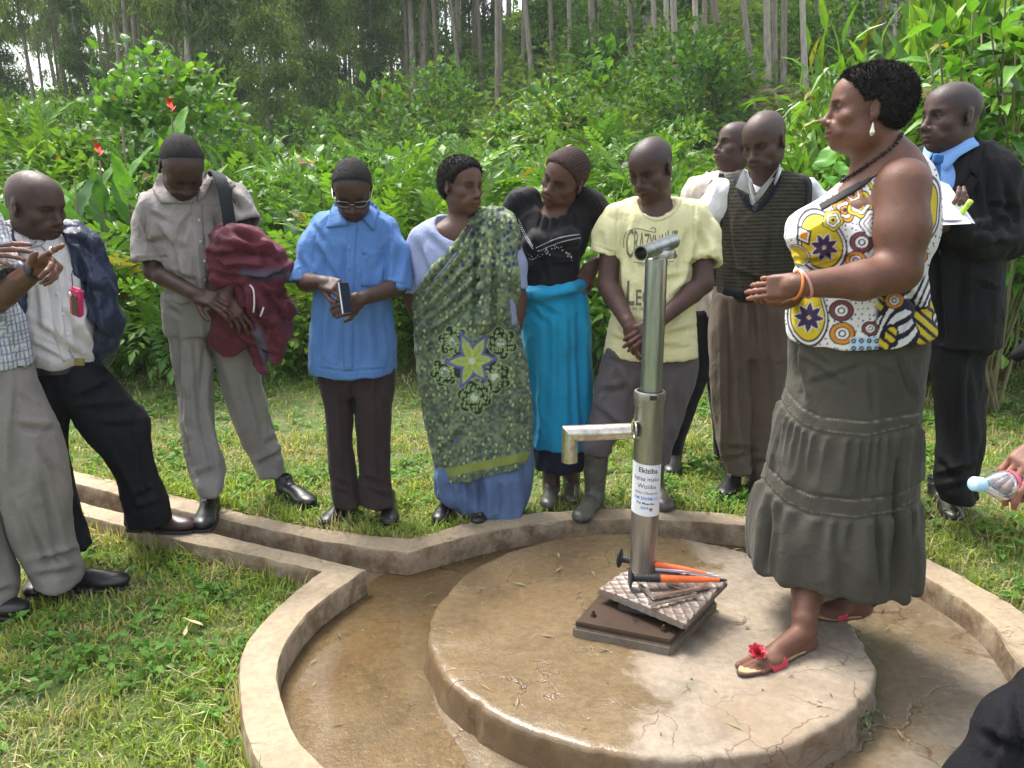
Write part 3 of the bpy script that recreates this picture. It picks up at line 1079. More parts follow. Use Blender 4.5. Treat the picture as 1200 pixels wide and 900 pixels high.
 for dx, dz, w, h in [(0.30, 0.0, .0055, .0022), (0.24, .004, .002, .002), (0.37, .004, .002, .002), (0.30, .003, .0016, .003), (0.30, -0.0045, .005, .0009)]:
  aa = ang0 + dx + 0.05
  z = z_lo + H * 0.14 + dz - 0.009
  T = np.array([-math.sin(aa), math.cos(aa), 0]); c = np.array([px + (R + .0012) * math.cos(aa), py + (R + .0012) * math.sin(aa), z])
  mb.add([c - T * w + [0, 0, -h], c + T * w + [0, 0, -h], c + T * w + [0, 0, h], c - T * w + [0, 0, h]], [[0, 1, 2, 3]])
 link('sticker_emblem', mb.mesh('sticker_emblem'), st, M_INKR).location = (-og[0], -og[1], -og[2]); st.children[-1]['kind'] = 'stuff'

 # --- base: rusty flange block, bolts, leaning tread plate
 c = [onz(674, 730, 0.075), onz(786, 752, 0.075), onz(838, 700, 0.075), onz(720, 678, 0.075)]
 def block(corners, z0, z1, name, mat, bev=0.004):
  C4 = np.array([[p[0], p[1]] for p in corners])
  bm = bmesh.new()
  lo = [bm.verts.new((*p, z0)) for p in C4]; hi = [bm.verts.new((*p, z1)) for p in C4]
  bm.faces.new(lo[::-1]); bm.faces.new(hi)
  for i in range(4): bm.faces.new((lo[i], lo[(i + 1) % 4], hi[(i + 1) % 4], hi[i]))
  bmesh.ops.bevel(bm, geom=bm.edges[:], offset=bev, segments=2, affect='EDGES')
  bmesh.ops.recalc_face_normals(bm, faces=bm.faces[:])
  me = bpy.data.meshes.new(name); bm.to_mesh(me); bm.free()
  me.transform(Matrix.Translation((-og[0], -og[1], -og[2])))
  o = link(name, me, root, mat); smooth_by_angle(me, 30)
  return o
 cc = sum(c) / 4
 block([cc + (p - cc) * 1.04 for p in c], 0.005, 0.062, 'concrete_plinth', mat_concrete('wet_plinth_concrete', (.15, .12, .09), None, False), 0.006)
 fl = block(c, 0.062, 0.080, 'base_flange', M_RUSTPL, 0.003)
 for f, g in ((0.12, 0.16), (0.86, 0.14), (0.86, 0.86), (0.14, 0.86)):
  p = (c[0] * (1 - f) + c[1] * f) * (1 - g) + (c[3] * (1 - f) + c[2] * f) * g
  mb = MB()
  mb.lathe([(0.011, 0.079), (0.011, 0.083), (0.0, 0.083)], (p[0], p[1], 0), n=18)
  mb.lathe([(0.0085, 0.083), (0.0085, 0.091), (0.0, 0.091)], (p[0], p[1], 0), n=6)
  mb.lathe([(0.0045, 0.091), (0.0045, 0.100), (0.0, 0.101)], (p[0], p[1], 0), n=12)
  link('anchor_bolt', mb.mesh('anchor_bolt', origin=og), root, M_RUSTPL)
 # pedestal under the tread plate
 block([cc + (p - cc) * 0.55 + [0.04, 0.03, 0] for p in c], 0.080, 0.118, 'pedestal', mat_plain('dark_pedestal', (0.05, 0.035, 0.03), 0.6, 0, .4, .3), 0.004)
 # tread plate: diamond relief as geometry
 q = [onz(702, 690, 0.125), onz(802, 731, 0.125), onz(851, 681, 0.15), onz(752, 655, 0.14)]
 nu, nv = 90, 90
 U, Vv = np.meshgrid(np.linspace(0, 1, nu), np.linspace(0, 1, nv), indexing='ij')
 P = (q[0][None, None] * ((1 - U) * (1 - Vv))[..., None] + q[1][None, None] * (U * (1 - Vv))[..., None] + q[2][None, None] * (U * Vv)[..., None] + q[3][None, None] * ((1 - U) * Vv)[..., None])
 g1 = (U * 7 + Vv * 7) % 1; g2 = (U * 7 - Vv * 7) % 1
 rel = np.maximum(np.exp(-((g1 - .5) / .13) ** 2), np.exp(-((g2 - .5) / .13) ** 2)) * 0.0035
 P[..., 2] += rel + 0.004 * np.sin(U * 3) + (fbm(P, 15, 3) - .5) * 0.006
 top = P.reshape(-1, 3)
 bot = top.copy(); bot[:, 2] = (P[..., 2] - rel).reshape(-1) - 0.007
 I = (np.arange(nu - 1)[:, None] * nv + np.arange(nv - 1)[None, :]).ravel()
 F = np.stack([I, I + nv, I + nv + 1, I + 1], 1)
 Nn = nu * nv
 edge = [k * nv for k in range(nu)] + [(nu - 1) * nv + k for k in range(1, nv)] + [k * nv + nv - 1 for k in range(nu - 2, -1, -1)] + [k for k in range(nv - 2, 0, -1)]
 Fs = [[edge[i], edge[(i + 1) % len(edge)], edge[(i + 1) % len(edge)] + Nn, edge[i] + Nn] for i in range(len(edge))]
 me = mesh_np('tread_plate', np.concatenate([top, bot]), np.concatenate([F, F[:, ::-1] + Nn, np.array(Fs)[:, ::-1]]), True, origin=og)
 smooth_by_angle(me, 50)
 link('tread_plate', me, root, M_TREAD)
 # folded down front lips of the plate
 for a_, b2 in ((q[0], q[1]), (q[1], q[2])):
  mb = MB()
  n2 = 40
  rowsl = []
  for i in range(n2):
   p = a_ + (b2 - a_) * i / (n2 - 1)
   z = p[2] - 0.002 + 0.0025 * abs(math.sin(i * 0.75))
   out = unit(np.cross(b2 - a_, [0, 0, 1])) * 0.0035
   rowsl.append([[*(p[:2] + out[:2]), z], [*(p[:2] + out[:2] * 1.6), z - 0.016], [*(p[:2] - out[:2]), z - 0.016], [*(p[:2] - out[:2]), z - 0.002]])
  R2 = np.array(rowsl).reshape(-1, 3)
  F = [[i * 4 + j, i * 4 + (j + 1) % 4, (i + 1) * 4 + (j + 1) % 4, (i + 1) * 4 + j] for i in range(n2 - 1) for j in range(4)] + [[0, 1, 2, 3], [(n2 - 1) * 4 + j for j in (3, 2, 1, 0)]]
  link('plate_lip', mesh_np('plate_lip', R2, np.array(F), False, origin=og), root, M_TREAD)
 return q
PLATE = pump()

def pump_tools():
 def chisel(p0, p1, label, tipcol):
  a = np.array(p0); b = np.array(p1)
  d = unit(b - a); L = np.linalg.norm(b - a)
  u = unit(np.cross(d, [0, 0, 1])); w = np.cross(u, d); Mx = np.column_stack([u, w, d])
  root = empty('hand_guard_chisel', a, label, 'chisel', 'orange hand guard chisels on the pump plate')
  def part(name, prof, mt, n=24):
   mb = MB().lathe(prof, a, Mx, n); me = mb.mesh(name, True, origin=a); smooth_by_angle(me, 35)
   return link(name, me, root, mt)
  part('hand_guard', [(0, -.002), (.030, -.003), (.034, 0.0), (.033, .004), (.018, .008), (.0125, .014)], M_BLACKRUB)
  rows = [(.0125, .014)]
  for i in range(9):
   z = .016 + i * (0.085 / 9)
   rows += [(.0135, z), (.0135, z + .006), (.0118, z + .0075), (.0118, z + .0085)]
  rows += [(.0135, .102), (.0, .103)]
  part('grip', rows, M_BLACKRUB)
  part('shaft', [(0, .1), (.0125, .1), (.0125, .14), (.0105, L * .72), (.006, L * .93), (0, L * .935)], M_ORANGE)
  part('tip', [(0, L * .92), (.0065, L * .92), (.005, L - .01), (.002, L), (0, L)], tipcol)
  return root
 y2 = 2.50
 chisel(onz(738, 677, .175), onz(852, 680, .172), 'front orange chisel with black ribbed grip lying across the tread plate', M_BLACKRUB)
 chisel(onz(726, 654, .165), onz(838, 674, .168), 'rear orange chisel with round guard showing behind the pipe', M_TOOLSTEEL)
 # square-section L key
 def bar(name, pts, w, h, mt, label, cat):
  pts = np.array(pts); n = len(pts)
  T = np.gradient(pts, axis=0); T /= np.linalg.norm(T, axis=1)[:, None]
  V = []
  for i in range(n):
   side = unit(np.cross(T[i], [0, 0, 1]))
   if 0 < i < n - 1:
    t0 = unit(pts[i] - pts[i - 1]); t1 = unit(pts[i + 1] - pts[i])
    side = unit(np.cross(unit(t0 + t1), [0, 0, 1])) / max(0.5, math.sqrt((1 + t0 @ t1) / 2))
   for a_, b_ in ((-1, -1), (1, -1), (1, 1), (-1, 1)):
    V.append(pts[i] + side * a_ * w + np.array([0, 0, 1]) * b_ * h)
  F = [[i * 4 + j, i * 4 + (j + 1) % 4, (i + 1) * 4 + (j + 1) % 4, (i + 1) * 4 + j] for i in range(n - 1) for j in range(4)] + [[3, 2, 1, 0], [(n - 1) * 4 + j for j in range(4)]]
  me = mesh_np(name, np.array(V), np.array(F), False, origin=pts[0])
  o = link(name, me, None, mt, pts[0]); tag(o, label, cat)
  return o
 bar('angle_key', [onz(750, 686, .150), onz(766, 700, .145), onz(830, 687, .158)], .0065, .0045, M_TOOLSTEEL, 'L-shaped square steel key lying on the tread plate', 'key')
 bar('flat_bar', [onz(783, 684, .150), onz(800, 690, .152)], .005, .003, M_TOOLSTEEL, 'short flat steel strip beneath the front orange chisel', 'bar')
 bar('steel_rod', [onz(768, 667, .165), onz(812, 671, .165), onz(842, 676, .165)], .0035, .0035, mat_plain('painted_rod', (0.62, 0.62, 0.72), 0.35, 0.3), 'thin pale steel rod lying between the two orange chisels', 'rod')
 # open ended spanner
 a = onz(768, 709, .142); b = onz(812, 699, .148); d = unit(b - a); s = np.cross([0, 0, 1], d); L = np.linalg.norm(b - a)
 out = []
 def jaw(c, dr, sg, sc=1):
  return [(c + d * dr * x + s * y * sg) for x, y in [(-.004, .0055), (.004, .013 * sc), (.016, .013 * sc), (.021, .007), (.010, .0045), (.008, -.003), (.012, -.007), (.022, -.008), (.016, -.014 * sc), (.004, -.012 * sc), (-.004, -.0055)]]
 poly = jaw(b, 1, 1, 1.0) + jaw(a, -1, -1, .8)
 bm = bmesh.new()
 vs = [bm.verts.new(p - a) for p in poly]
 f = bm.faces.new(vs)
 r = bmesh.ops.extrude_face_region(bm, geom=[f])
 for v in r['geom']:
  if isinstance(v, bmesh.types.BMVert): v.co.z += 0.006
 bmesh.ops.recalc_face_normals(bm, faces=bm.faces[:])
 me = bpy.data.meshes.new('spanner'); bm.to_mesh(me); bm.free()
 tag(link('spanner', me, None, M_TOOLSTEEL, a), 'small open-ended spanner lying at the front of the tread plate', 'spanner')
pump_tools()
# ================================================================ leaves, shrubs, grass, trees
def mat_leaf(name, gloss=0.45, trans=0.35, tint=(1, 1, 1), wet=0.5):
 m, n, l, b = new_mat(name)
 a = n.new('ShaderNodeAttribute'); a.attribute_name = 'Col'
 oi = n.new('ShaderNodeObjectInfo')
 rv = ramp(n, l, oi.outputs['Random'], [(0.0, (0.75, 0.85, 0.8)), (0.5, (1.0, 1.0, 1.0)), (1.0, (1.2, 1.1, 0.85))])
 c = mixc(n, l, 1.0, a.outputs['Color'], rv, 'MULTIPLY')
 c = mixc(n, l, 1.0, c, tint, 'MULTIPLY')
 nz = noise_node(n, l, 30, 3, 0.6, obj_coord(n))
 c = mixc(n, l, 1.0, c, ramp(n, l, nz, [(0.3, 0.8), (0.7, 1.15)]), 'MULTIPLY')
 l.new(c, b.inputs['Base Color'])
 b.inputs['Roughness'].default_value = gloss
 b.inputs['Specular IOR Level'].default_value = wet
 t = n.new('ShaderNodeBsdfTranslucent')
 cc = mixc(n, l, 1.0, c, (1.3, 1.35, 0.5), 'MULTIPLY')
 l.new(cc, t.inputs['Color'])
 mx = n.new('ShaderNodeMixShader'); mx.inputs[0].default_value = trans
 l.new(b.outputs[0], mx.inputs[1]); l.new(t.outputs[0], mx.inputs[2])
 l.new(mx.outputs[0], n['Material Output'].inputs['Surface'])
 return m
M_LEAF = mat_leaf('green_leaf', tint=(1.22, 1.08, 1.3), wet=0.4)
M_GRASS = mat_leaf('grass_blade', 0.6, 0.35, wet=0.25)
M_FAR = mat_leaf('forest_leaf', 0.6, 0.4, tint=(1.3, 1.15, 1.45), wet=0.2)

def leaf_tpl(L, W, n=3, fold=0.25, droop=0.3, shape='ovate', stalk=0.15):
 """leaf along +Y, upper side +Z; returns V, F(quads)"""
 t = np.linspace(0, 1, n + 1)
 if shape == 'ovate': w = np.sin(np.pi * t ** 0.75) ** 0.8
 elif shape == 'heart': w = np.sin(np.pi * (0.12 + 0.88 * t) ** 0.62) ** 0.7
 elif shape == 'lance': w = np.sin(np.pi * t ** 0.7) ** 1.1
 elif shape == 'diam': w = np.ones_like(t) * .8
 else: w = np.sin(np.pi * t)
 w = np.clip(w, 0.02, 1) * W / 2
 w[-1] = 0.002
 y = L * (stalk + (1 - stalk) * t)
 z = -droop * L * t ** 2
 mid = np.stack([0 * t, y, z], 1)
 lf = np.stack([-w, y, z + fold * w], 1); rt = np.stack([w, y, z + fold * w], 1)
 V = np.concatenate([mid, lf, rt])
 k = n + 1
 F = []
 for i in range(n):
  F += [[i, i + 1, k + i + 1, k + i], [i, 2 * k + i, 2 * k + i + 1, i + 1]]
 return V, np.array(F)

def pinnate_tpl(L=0.34, pairs=6, ll=0.115, lw=0.05, droop=0.45):
 V, F = [], []
 n = 0
 lv, lf_ = leaf_tpl(ll, lw, 2, 0.2, 0.25, 'lance', 0.02)
 for i in range(pairs):
  t = (i + 1.2) / (pairs + 0.4)
  s = math.sin(math.pi * (0.18 + 0.72 * t)) ** 0.6
  base = np.array([0, L * t, -droop * L * t * t])
  for sg in (-1, 1):
   R = rot_z(-sg * rad(62 - 18 * t)) @ rot_x(rad(-12))
   V.append((lv * s) @ R.T + base); F.append(lf_ + n); n += len(lv)
 R = rot_x(rad(-35)); V.append(lv @ R.T + [0, L * .97, -droop * L * .94]); F.append(lf_ + n); n += len(lv)
 return np.concatenate(V), np.concatenate(F)

def rand_frames(rng, dirs, nrm_jit=0.5, up_bias=0.8):
 """dirs (n,3) = leaf axis; returns (n,3,3) column frames x,y,z"""
 n = len(dirs)
 y = dirs / np.linalg.norm(dirs, axis=1)[:, None]
 up = np.tile([0, 0, up_bias], (n, 1)) + rng.normal(0, nrm_jit, (n, 3))
 x = np.cross(y, up); x /= np.linalg.norm(x, axis=1)[:, None] + 1e-9
 z = np.cross(x, y)
 return np.stack([x, y, z], 2)

def scatter(tpl, pos, frames, scale, col):
 V, F = tpl
 n, k = len(pos), len(V)
 P = np.einsum('nij,kj->nki', frames, V) * scale[:, None, None] + pos[:, None, :]
 FF = F[None] + (np.arange(n) * k)[:, None, None]
 C = np.repeat(col, k, axis=0)
 return P.reshape(-1, 3), FF.reshape(-1, F.shape[1]), C

def green(rng, n, lo, hi, vj=0.18):
 t = rng.random(n)[:, None]
 c = np.array(lo) * (1 - t) + np.array(hi) * t
 return c * (1 + rng.normal(0, vj, (n, 1))).clip(0.5, 1.6)

def shrub_mesh(kind, seed, R=0.6, H=1.2, n=700):
 rng = np.random.default_rng(seed)
 # lumpy crown: leaves on many sub-clumps, denser at the outside
 nc = 26
 cl = rng.normal(0, 1, (nc, 3)); cl /= np.linalg.norm(cl, axis=1)[:, None]
 cl *= rng.uniform(0.45, 1.0, (nc, 1)) ** 0.6
 cl = cl * [R * 0.8, R * 0.8, H * 0.45] + [0, 0, H * 0.52]
 cr = rng.uniform(0.28, 0.5, nc) * R
 ci = rng.integers(0, nc, n)
 d = rng.normal(0, 1, (n, 3)); d[:, 2] = np.abs(d[:, 2]) * 0.9 - 0.25
 d /= np.linalg.norm(d, axis=1)[:, None]
 pos = cl[ci] + d * (cr[ci] * rng.uniform(0.35, 1.1, n))[:, None]
 pos[:, 2] = np.abs(pos[:, 2])
 out = pos - [0, 0, H * 0.35]
 out /= np.linalg.norm(out, axis=1)[:, None]
 dirs = out * 0.7 + rng.normal(0, 0.5, (n, 3)) + [0, 0, 0.15]
 if kind == 'broad':
  tpl = leaf_tpl(0.115, 0.085, 3, 0.3, 0.35, 'heart'); lo, hi = (0.050, 0.135, 0.020), (0.12, 0.27, 0.035)
 elif kind == 'ovate':
  tpl = leaf_tpl(0.10, 0.05, 3, 0.3, 0.3, 'ovate'); lo, hi = (0.06, 0.15, 0.018), (0.15, 0.30, 0.035)
 elif kind == 'pinnate':
  tpl = pinnate_tpl(); lo, hi = (0.055, 0.15, 0.022), (0.135, 0.28, 0.035); n = n // 6
  pos, dirs = pos[:n], dirs[:n] + [0, 0, 0.25]
 elif kind == 'lance':
  tpl = leaf_tpl(0.15, 0.035, 3, 0.3, 0.5, 'lance'); lo, hi = (0.06, 0.16, 0.018), (0.16, 0.32, 0.035)
 else:
  tpl = leaf_tpl(0.16, 0.09, 2, 0.3, 0.3, 'ovate'); lo, hi = (0.035, 0.10, 0.016), (0.08, 0.18, 0.026)
 fr = rand_frames(rng, dirs, 0.45, 0.9)
 gc = green(rng, n, lo, hi); dd = rng.random(n) < .025; gc[dd] = gc[dd] * [2.2, .9, 1.0]
 V, F, C = scatter(tpl, pos, fr, rng.uniform(0.5, 1.4, n), gc)
 fol = mesh_np('foliage', V, F, False, C)
 mb = MB()
 for i in range(9):
  e = cl[rng.integers(0, nc)]
  b = rng.normal(0, 0.08, 3) * [1, 1, 0]
  mb.tube(catmull([b, (b + e) / 2 + rng.normal(0, .04, 3), e], 3), np.linspace(.012, .004, 7), 5)
 st = mb.mesh('stem', True)
 fol.materials.append(M_FAR if kind == 'far' else M_LEAF)
 st.materials.append(M_BARK2)
 return fol, st

def mat_bark(name, a, b_, scale=(3, 3, 0.6)):
 m, n, l, b = new_mat(name)
 oc = obj_coord(n)
 mp = n.new('ShaderNodeMapping'); mp.inputs['Scale'].default_value = scale; l.new(oc, mp.inputs['Vector'])
 v = noise_node(n, l, 6, 5, 0.65, mp.outputs[0], 0.4)
 c = ramp(n, l, v, [(0.32, a), (0.62, b_)])
 oi = n.new('ShaderNodeObjectInfo')
 c = mixc(n, l, 1.0, c, ramp(n, l, oi.outputs['Random'], [(0, (0.62, 0.55, 0.48)), (0.5, (0.95, 0.93, 0.9)), (1, (1.35, 1.33, 1.28))]), 'MULTIPLY')
 l.new(c, b.inputs['Base Color']); b.inputs['Roughness'].default_value = 0.85
 add_bump(n, l, b, [(v, 0.5, 0.02)])
 return m
M_BARK = mat_bark('eucalyptus_bark', (0.17, 0.145, 0.12), (0.40, 0.36, 0.30))
M_BARK2 = mat_bark('stem_bark', (0.08, 0.07, 0.035), (0.16, 0.14, 0.07))

def place(meshes, names, loc, rz, sc, label, cat, group):
 r = empty(names, loc, label, cat, group)
 r.rotation_euler = (0, 0, rz); r.scale = sc
 f = link('foliage', meshes[0], r); f['kind'] = 'stuff'
 link('stem', meshes[1], r)
 return r

KINDS = {k: [shrub_mesh(k, 10 + i * 7 + j, n=nn) for j in range(v)] for i, (k, v, nn) in enumerate([('broad', 3, 850), ('ovate', 3, 1000), ('pinnate', 3, 1150), ('lance', 2, 900)])}
KINDS['far'] = [shrub_mesh('far', 90 + j, 0.9, 1.6, 700) for j in range(3)]
DESC = {'broad': 'heart-leaved green shrub', 'ovate': 'small-leaved bright green shrub', 'pinnate': 'feathery-leaved green shrub', 'lance': 'narrow-leaved green shrub', 'far': 'dark green bush'}

def near_phrase(px):
 names = [(0, 60, 'behind the white-shirted man'), (60, 150, 'left of the grey-shirted man'), (150, 290, 'behind the grey-shirted man'), (290, 360, 'between grey and blue shirts'), (360, 470, 'behind the blue-shirted man'), (470, 590, 'behind the woman in the green wrap'), (590, 700, 'behind the woman in black'), (700, 810, 'behind the yellow-shirted man'), (810, 940, 'behind the knitted vest'), (940, 1080, 'behind the long-skirted woman'), (1080, 1300, 'behind the suited man')]
 for a, b, s in names:
  if px < b: return s
 return names[-1][2]

ROWN = {0: 'front row', 1: 'second row', 2: 'third row', 3: 'fourth row', 4: 'fifth row', 5: 'sixth row', 6: 'seventh row', 7: 'last row'}
def thicket():
 rng = np.random.default_rng(42)
 kinds = ['broad', 'ovate', 'pinnate', 'lance']
 rows = [(6.35, 0.62, 1.05), (7.1, 0.7, 1.15), (8.0, 0.8, 1.2), (9.1, 0.9, 1.35), (10.4, 1.0, 1.4), (12.0, 1.2, 1.45), (13.8, 1.4, 1.5), (16.0, 1.6, 1.6)]
 for ri, (Y, dx, s) in enumerate(rows):
  x = -0.86 * Y - 0.6
  while x < 0.78 * Y + 0.6:
   xx = x + rng.uniform(-.2, .2) * dx
   yy = Y + rng.uniform(-.3, .3) + (0.35 if ri < 2 and xx > 1 else 0) - (0.15 if ri == 0 and xx < -2 else 0)
   r = xx / yy
   if ri < 3 and r < -0.25: w = [.62, .2, .1, .08]
   elif r > 0.1 and ri > 2: w = [.3, .35, .3, .05]
   elif -0.2 < r < 0.25: w = [.3, .25, .4, .05]
   else: w = [.35, .3, .25, .1]
   k = kinds[rng.choice(4, p=w)]
   sc = s * rng.uniform(0.75, 1.12)
   if r > 0.26: sc *= 0.85
   if ri > 3: sc *= (.62 if r < -.1 else .8 if r < .22 else .5) * rng.uniform(.8, 1.15)
   z = float(ground_z(xx, yy))
   pxx = to_px(np.array([xx, yy, z + .6]))[0]
   ph = near_phrase(pxx)
   lab = f"{DESC[k]}, {ROWN[ri]}, {ph}"
   ms = KINDS[k][rng.integers(0, len(KINDS[k]))]
   place(ms, 'shrub', (xx, yy, z - 0.05), rng.uniform(0, 6.28), (sc, sc, sc * rng.uniform(.8, 1.05)), lab, 'shrub', 'shrubs of the thicket behind the people')
   x += dx
 # the big rounded shrub behind the grey-shirted man
 big = shrub_mesh('broad', 301, 1.05, 2.3, 2600)
 p = at(188, 130, 9.6)
 place(big, 'tall_shrub', (p[0], 9.6, float(ground_z(p[0], 9.6)) - 0.05), 0.4, (1.05, 1.05, 1.10), 'large rounded broad-leaved shrub rising above the thicket behind the grey-shirted man', 'shrub', None)
 for i in range(16):
  px = 950 + i * 17; Y = 5.5 + (i * 37 % 10) * .09
  p = at(px, 300, Y); z = float(ground_z(p[0], Y)); sc = 1.0 + (i * 7 % 5) * .14 + (.25 if px > 1060 else 0)
  k = ('lance', 'ovate', 'lance', 'broad')[i % 4]
  place(KINDS[k][i % 2], 'shrub', (p[0], Y, z - .05), i * 1.7, (sc * .8, sc * .8, sc * 1.25), f'{("tall", "slim", "leaning", "bushy")[i // 4]} {DESC[k]} at the lawn edge {near_phrase(px)}', 'shrub', 'shrubs of the thicket behind the people')
 # hillside bushes
 for i in range(150):
  yy = 15 + 38 * rng.random() ** 1.2
  xx = rng.uniform(-.72, .72) * yy
  if .26 < xx / yy < .44 and yy < 20: continue
  z = float(ground_z(xx, yy))
  sc = rng.uniform(0.5, 1.15) * (1 + yy / 70)
  pxx = to_px(np.array([xx, yy, z + .6]))[0]
  k = 'far' if rng.random() < .75 else 'ovate'
  if k == 'ovate': sc *= 1.2
  place(KINDS[k][rng.integers(0, 3)], 'bush', (xx, yy, z - .1), rng.uniform(0, 6), (sc, sc, sc), ('dark green bush' if k == 'far' else 'bright green bush') + f' under the forest trees {near_phrase(pxx)}', 'bush', 'bushes under the forest trees')
thicket()

def hill_cover():
 rng = np.random.default_rng(5)
 n = 115000
 y = 9 + (rng.random(n) ** 1.2) * 60
 x = rng.uniform(-1, .9, n) * y; x = np.where(np.abs(x) > .75 * y, x * 1.1, x)
 z = ground_z(x, y)
 pos = np.stack([x, y, z + rng.random(n) ** 1.5 * (.5 + y * .02) * (.3 + 1.4 * fbm(np.stack([x, y, 0 * x], 1), .35, 2))], 1)
 d = rng.normal(0, 1, (n, 3)); d[:, 2] = rng.uniform(.0, 1, n)
 fr = rand_frames(rng, d, .5, .8)
 sc = (.62 + y / 30) * rng.uniform(.5, 1.3, n)
 one = (np.array([[0, 0, 0], [-.055, .1, .02], [0, .21, -.03], [.055, .1, .02]]), np.array([[0, 3, 2, 1]]))
 V, F, C = scatter(one, pos, fr, sc, green(rng, n, (0.06, 0.14, 0.02), (0.17, 0.29, 0.045)))
 o = link('undergrowth', mesh_np('undergrowth', V, F, False, C), None, M_FAR)
 tag(o, 'leafy undergrowth covering the hillside between the tree trunks', 'undergrowth', kind='stuff')
hill_cover()

def tree_meshes(seed, H, cb, dens, dark=False):
 rng = np.random.default_rng(seed)
 bend = rng.normal(0, .35, 2)
 pts = [np.array([bend[0] * math.sin(t * 2.2) * t, bend[1] * math.sin(t * 2) * t, H * t]) for t in np.linspace(0, 1, 9)]
 mb = MB()
 mb.tube(catmull(pts, 3), np.linspace(.15, .035, 25) * (1 + .25 * np.exp(-np.arange(25) / 1.3)), 9)
 ends = []
 for i in range(26):
  t = rng.uniform(cb, .98)
  p = np.array([np.interp(t, np.linspace(0, 1, 9), [q[k] for q in pts]) for k in range(3)])
  a = rng.uniform(0, 6.28); L = rng.uniform(.6, 1.9) * (1.15 - .5 * t)
  e = p + np.array([math.cos(a) * L, math.sin(a) * L, L * rng.uniform(.1, .8)])
  mb.tube([p, (p + e) / 2 + [0, 0, -.08], e], [.03, .02, .008], 5)
  ends.append((p, e))
 tr = mb.mesh('trunk', True); tr.materials.append(M_BARK)
 n = dens
 E = np.array([e for p, e in ends]); Pp = np.array([p for p, e in ends])
 ii = rng.integers(0, len(E), n)
 t = rng.uniform(.35, 1.1, n)[:, None]
 pos = Pp[ii] * (1 - t) + E[ii] * t + rng.normal(0, .32, (n, 3)) * [1, 1, .8] - [0, 0, .15]
 d = rng.normal(0, .6, (n, 3)) + [0, 0, -.9]
 lo, hi = ((0.055, 0.11, 0.026), (0.11, 0.19, 0.04)) if dark else ((0.075, 0.135, 0.032), (0.16, 0.25, 0.06))
 V, F, C = scatter(leaf_tpl(.28, .085, 1, .2, .2, 'diam', 0), pos, rand_frames(rng, d, .8, .4), rng.uniform(.6, 1.4, n), green(rng, n, lo, hi))
 cr = mesh_np('crown', V, F, False, C); cr.materials.append(M_FAR)
 return tr, cr
TREES = [tree_meshes(1, 15, .42, 4200), tree_meshes(2, 17, .5, 4200), tree_meshes(3, 13, .33, 4600), tree_meshes(4, 16, .45, 4200)]
TREES_D = [tree_meshes(11, 12, .12, 9000, True), tree_meshes(12, 11, .15, 8500, True)]
TREES_L = [tree_meshes(21, 14, .2, 6500), tree_meshes(22, 15, .25, 6500)]

def terrain_hit(px, py):
 r = ray(px, py)
 for t in np.arange(6, 110, .15):
  p = np.array([0, 0, CAM_H]) + r * t
  if p[2] < ground_z(p[0], p[1]): return p
 return None

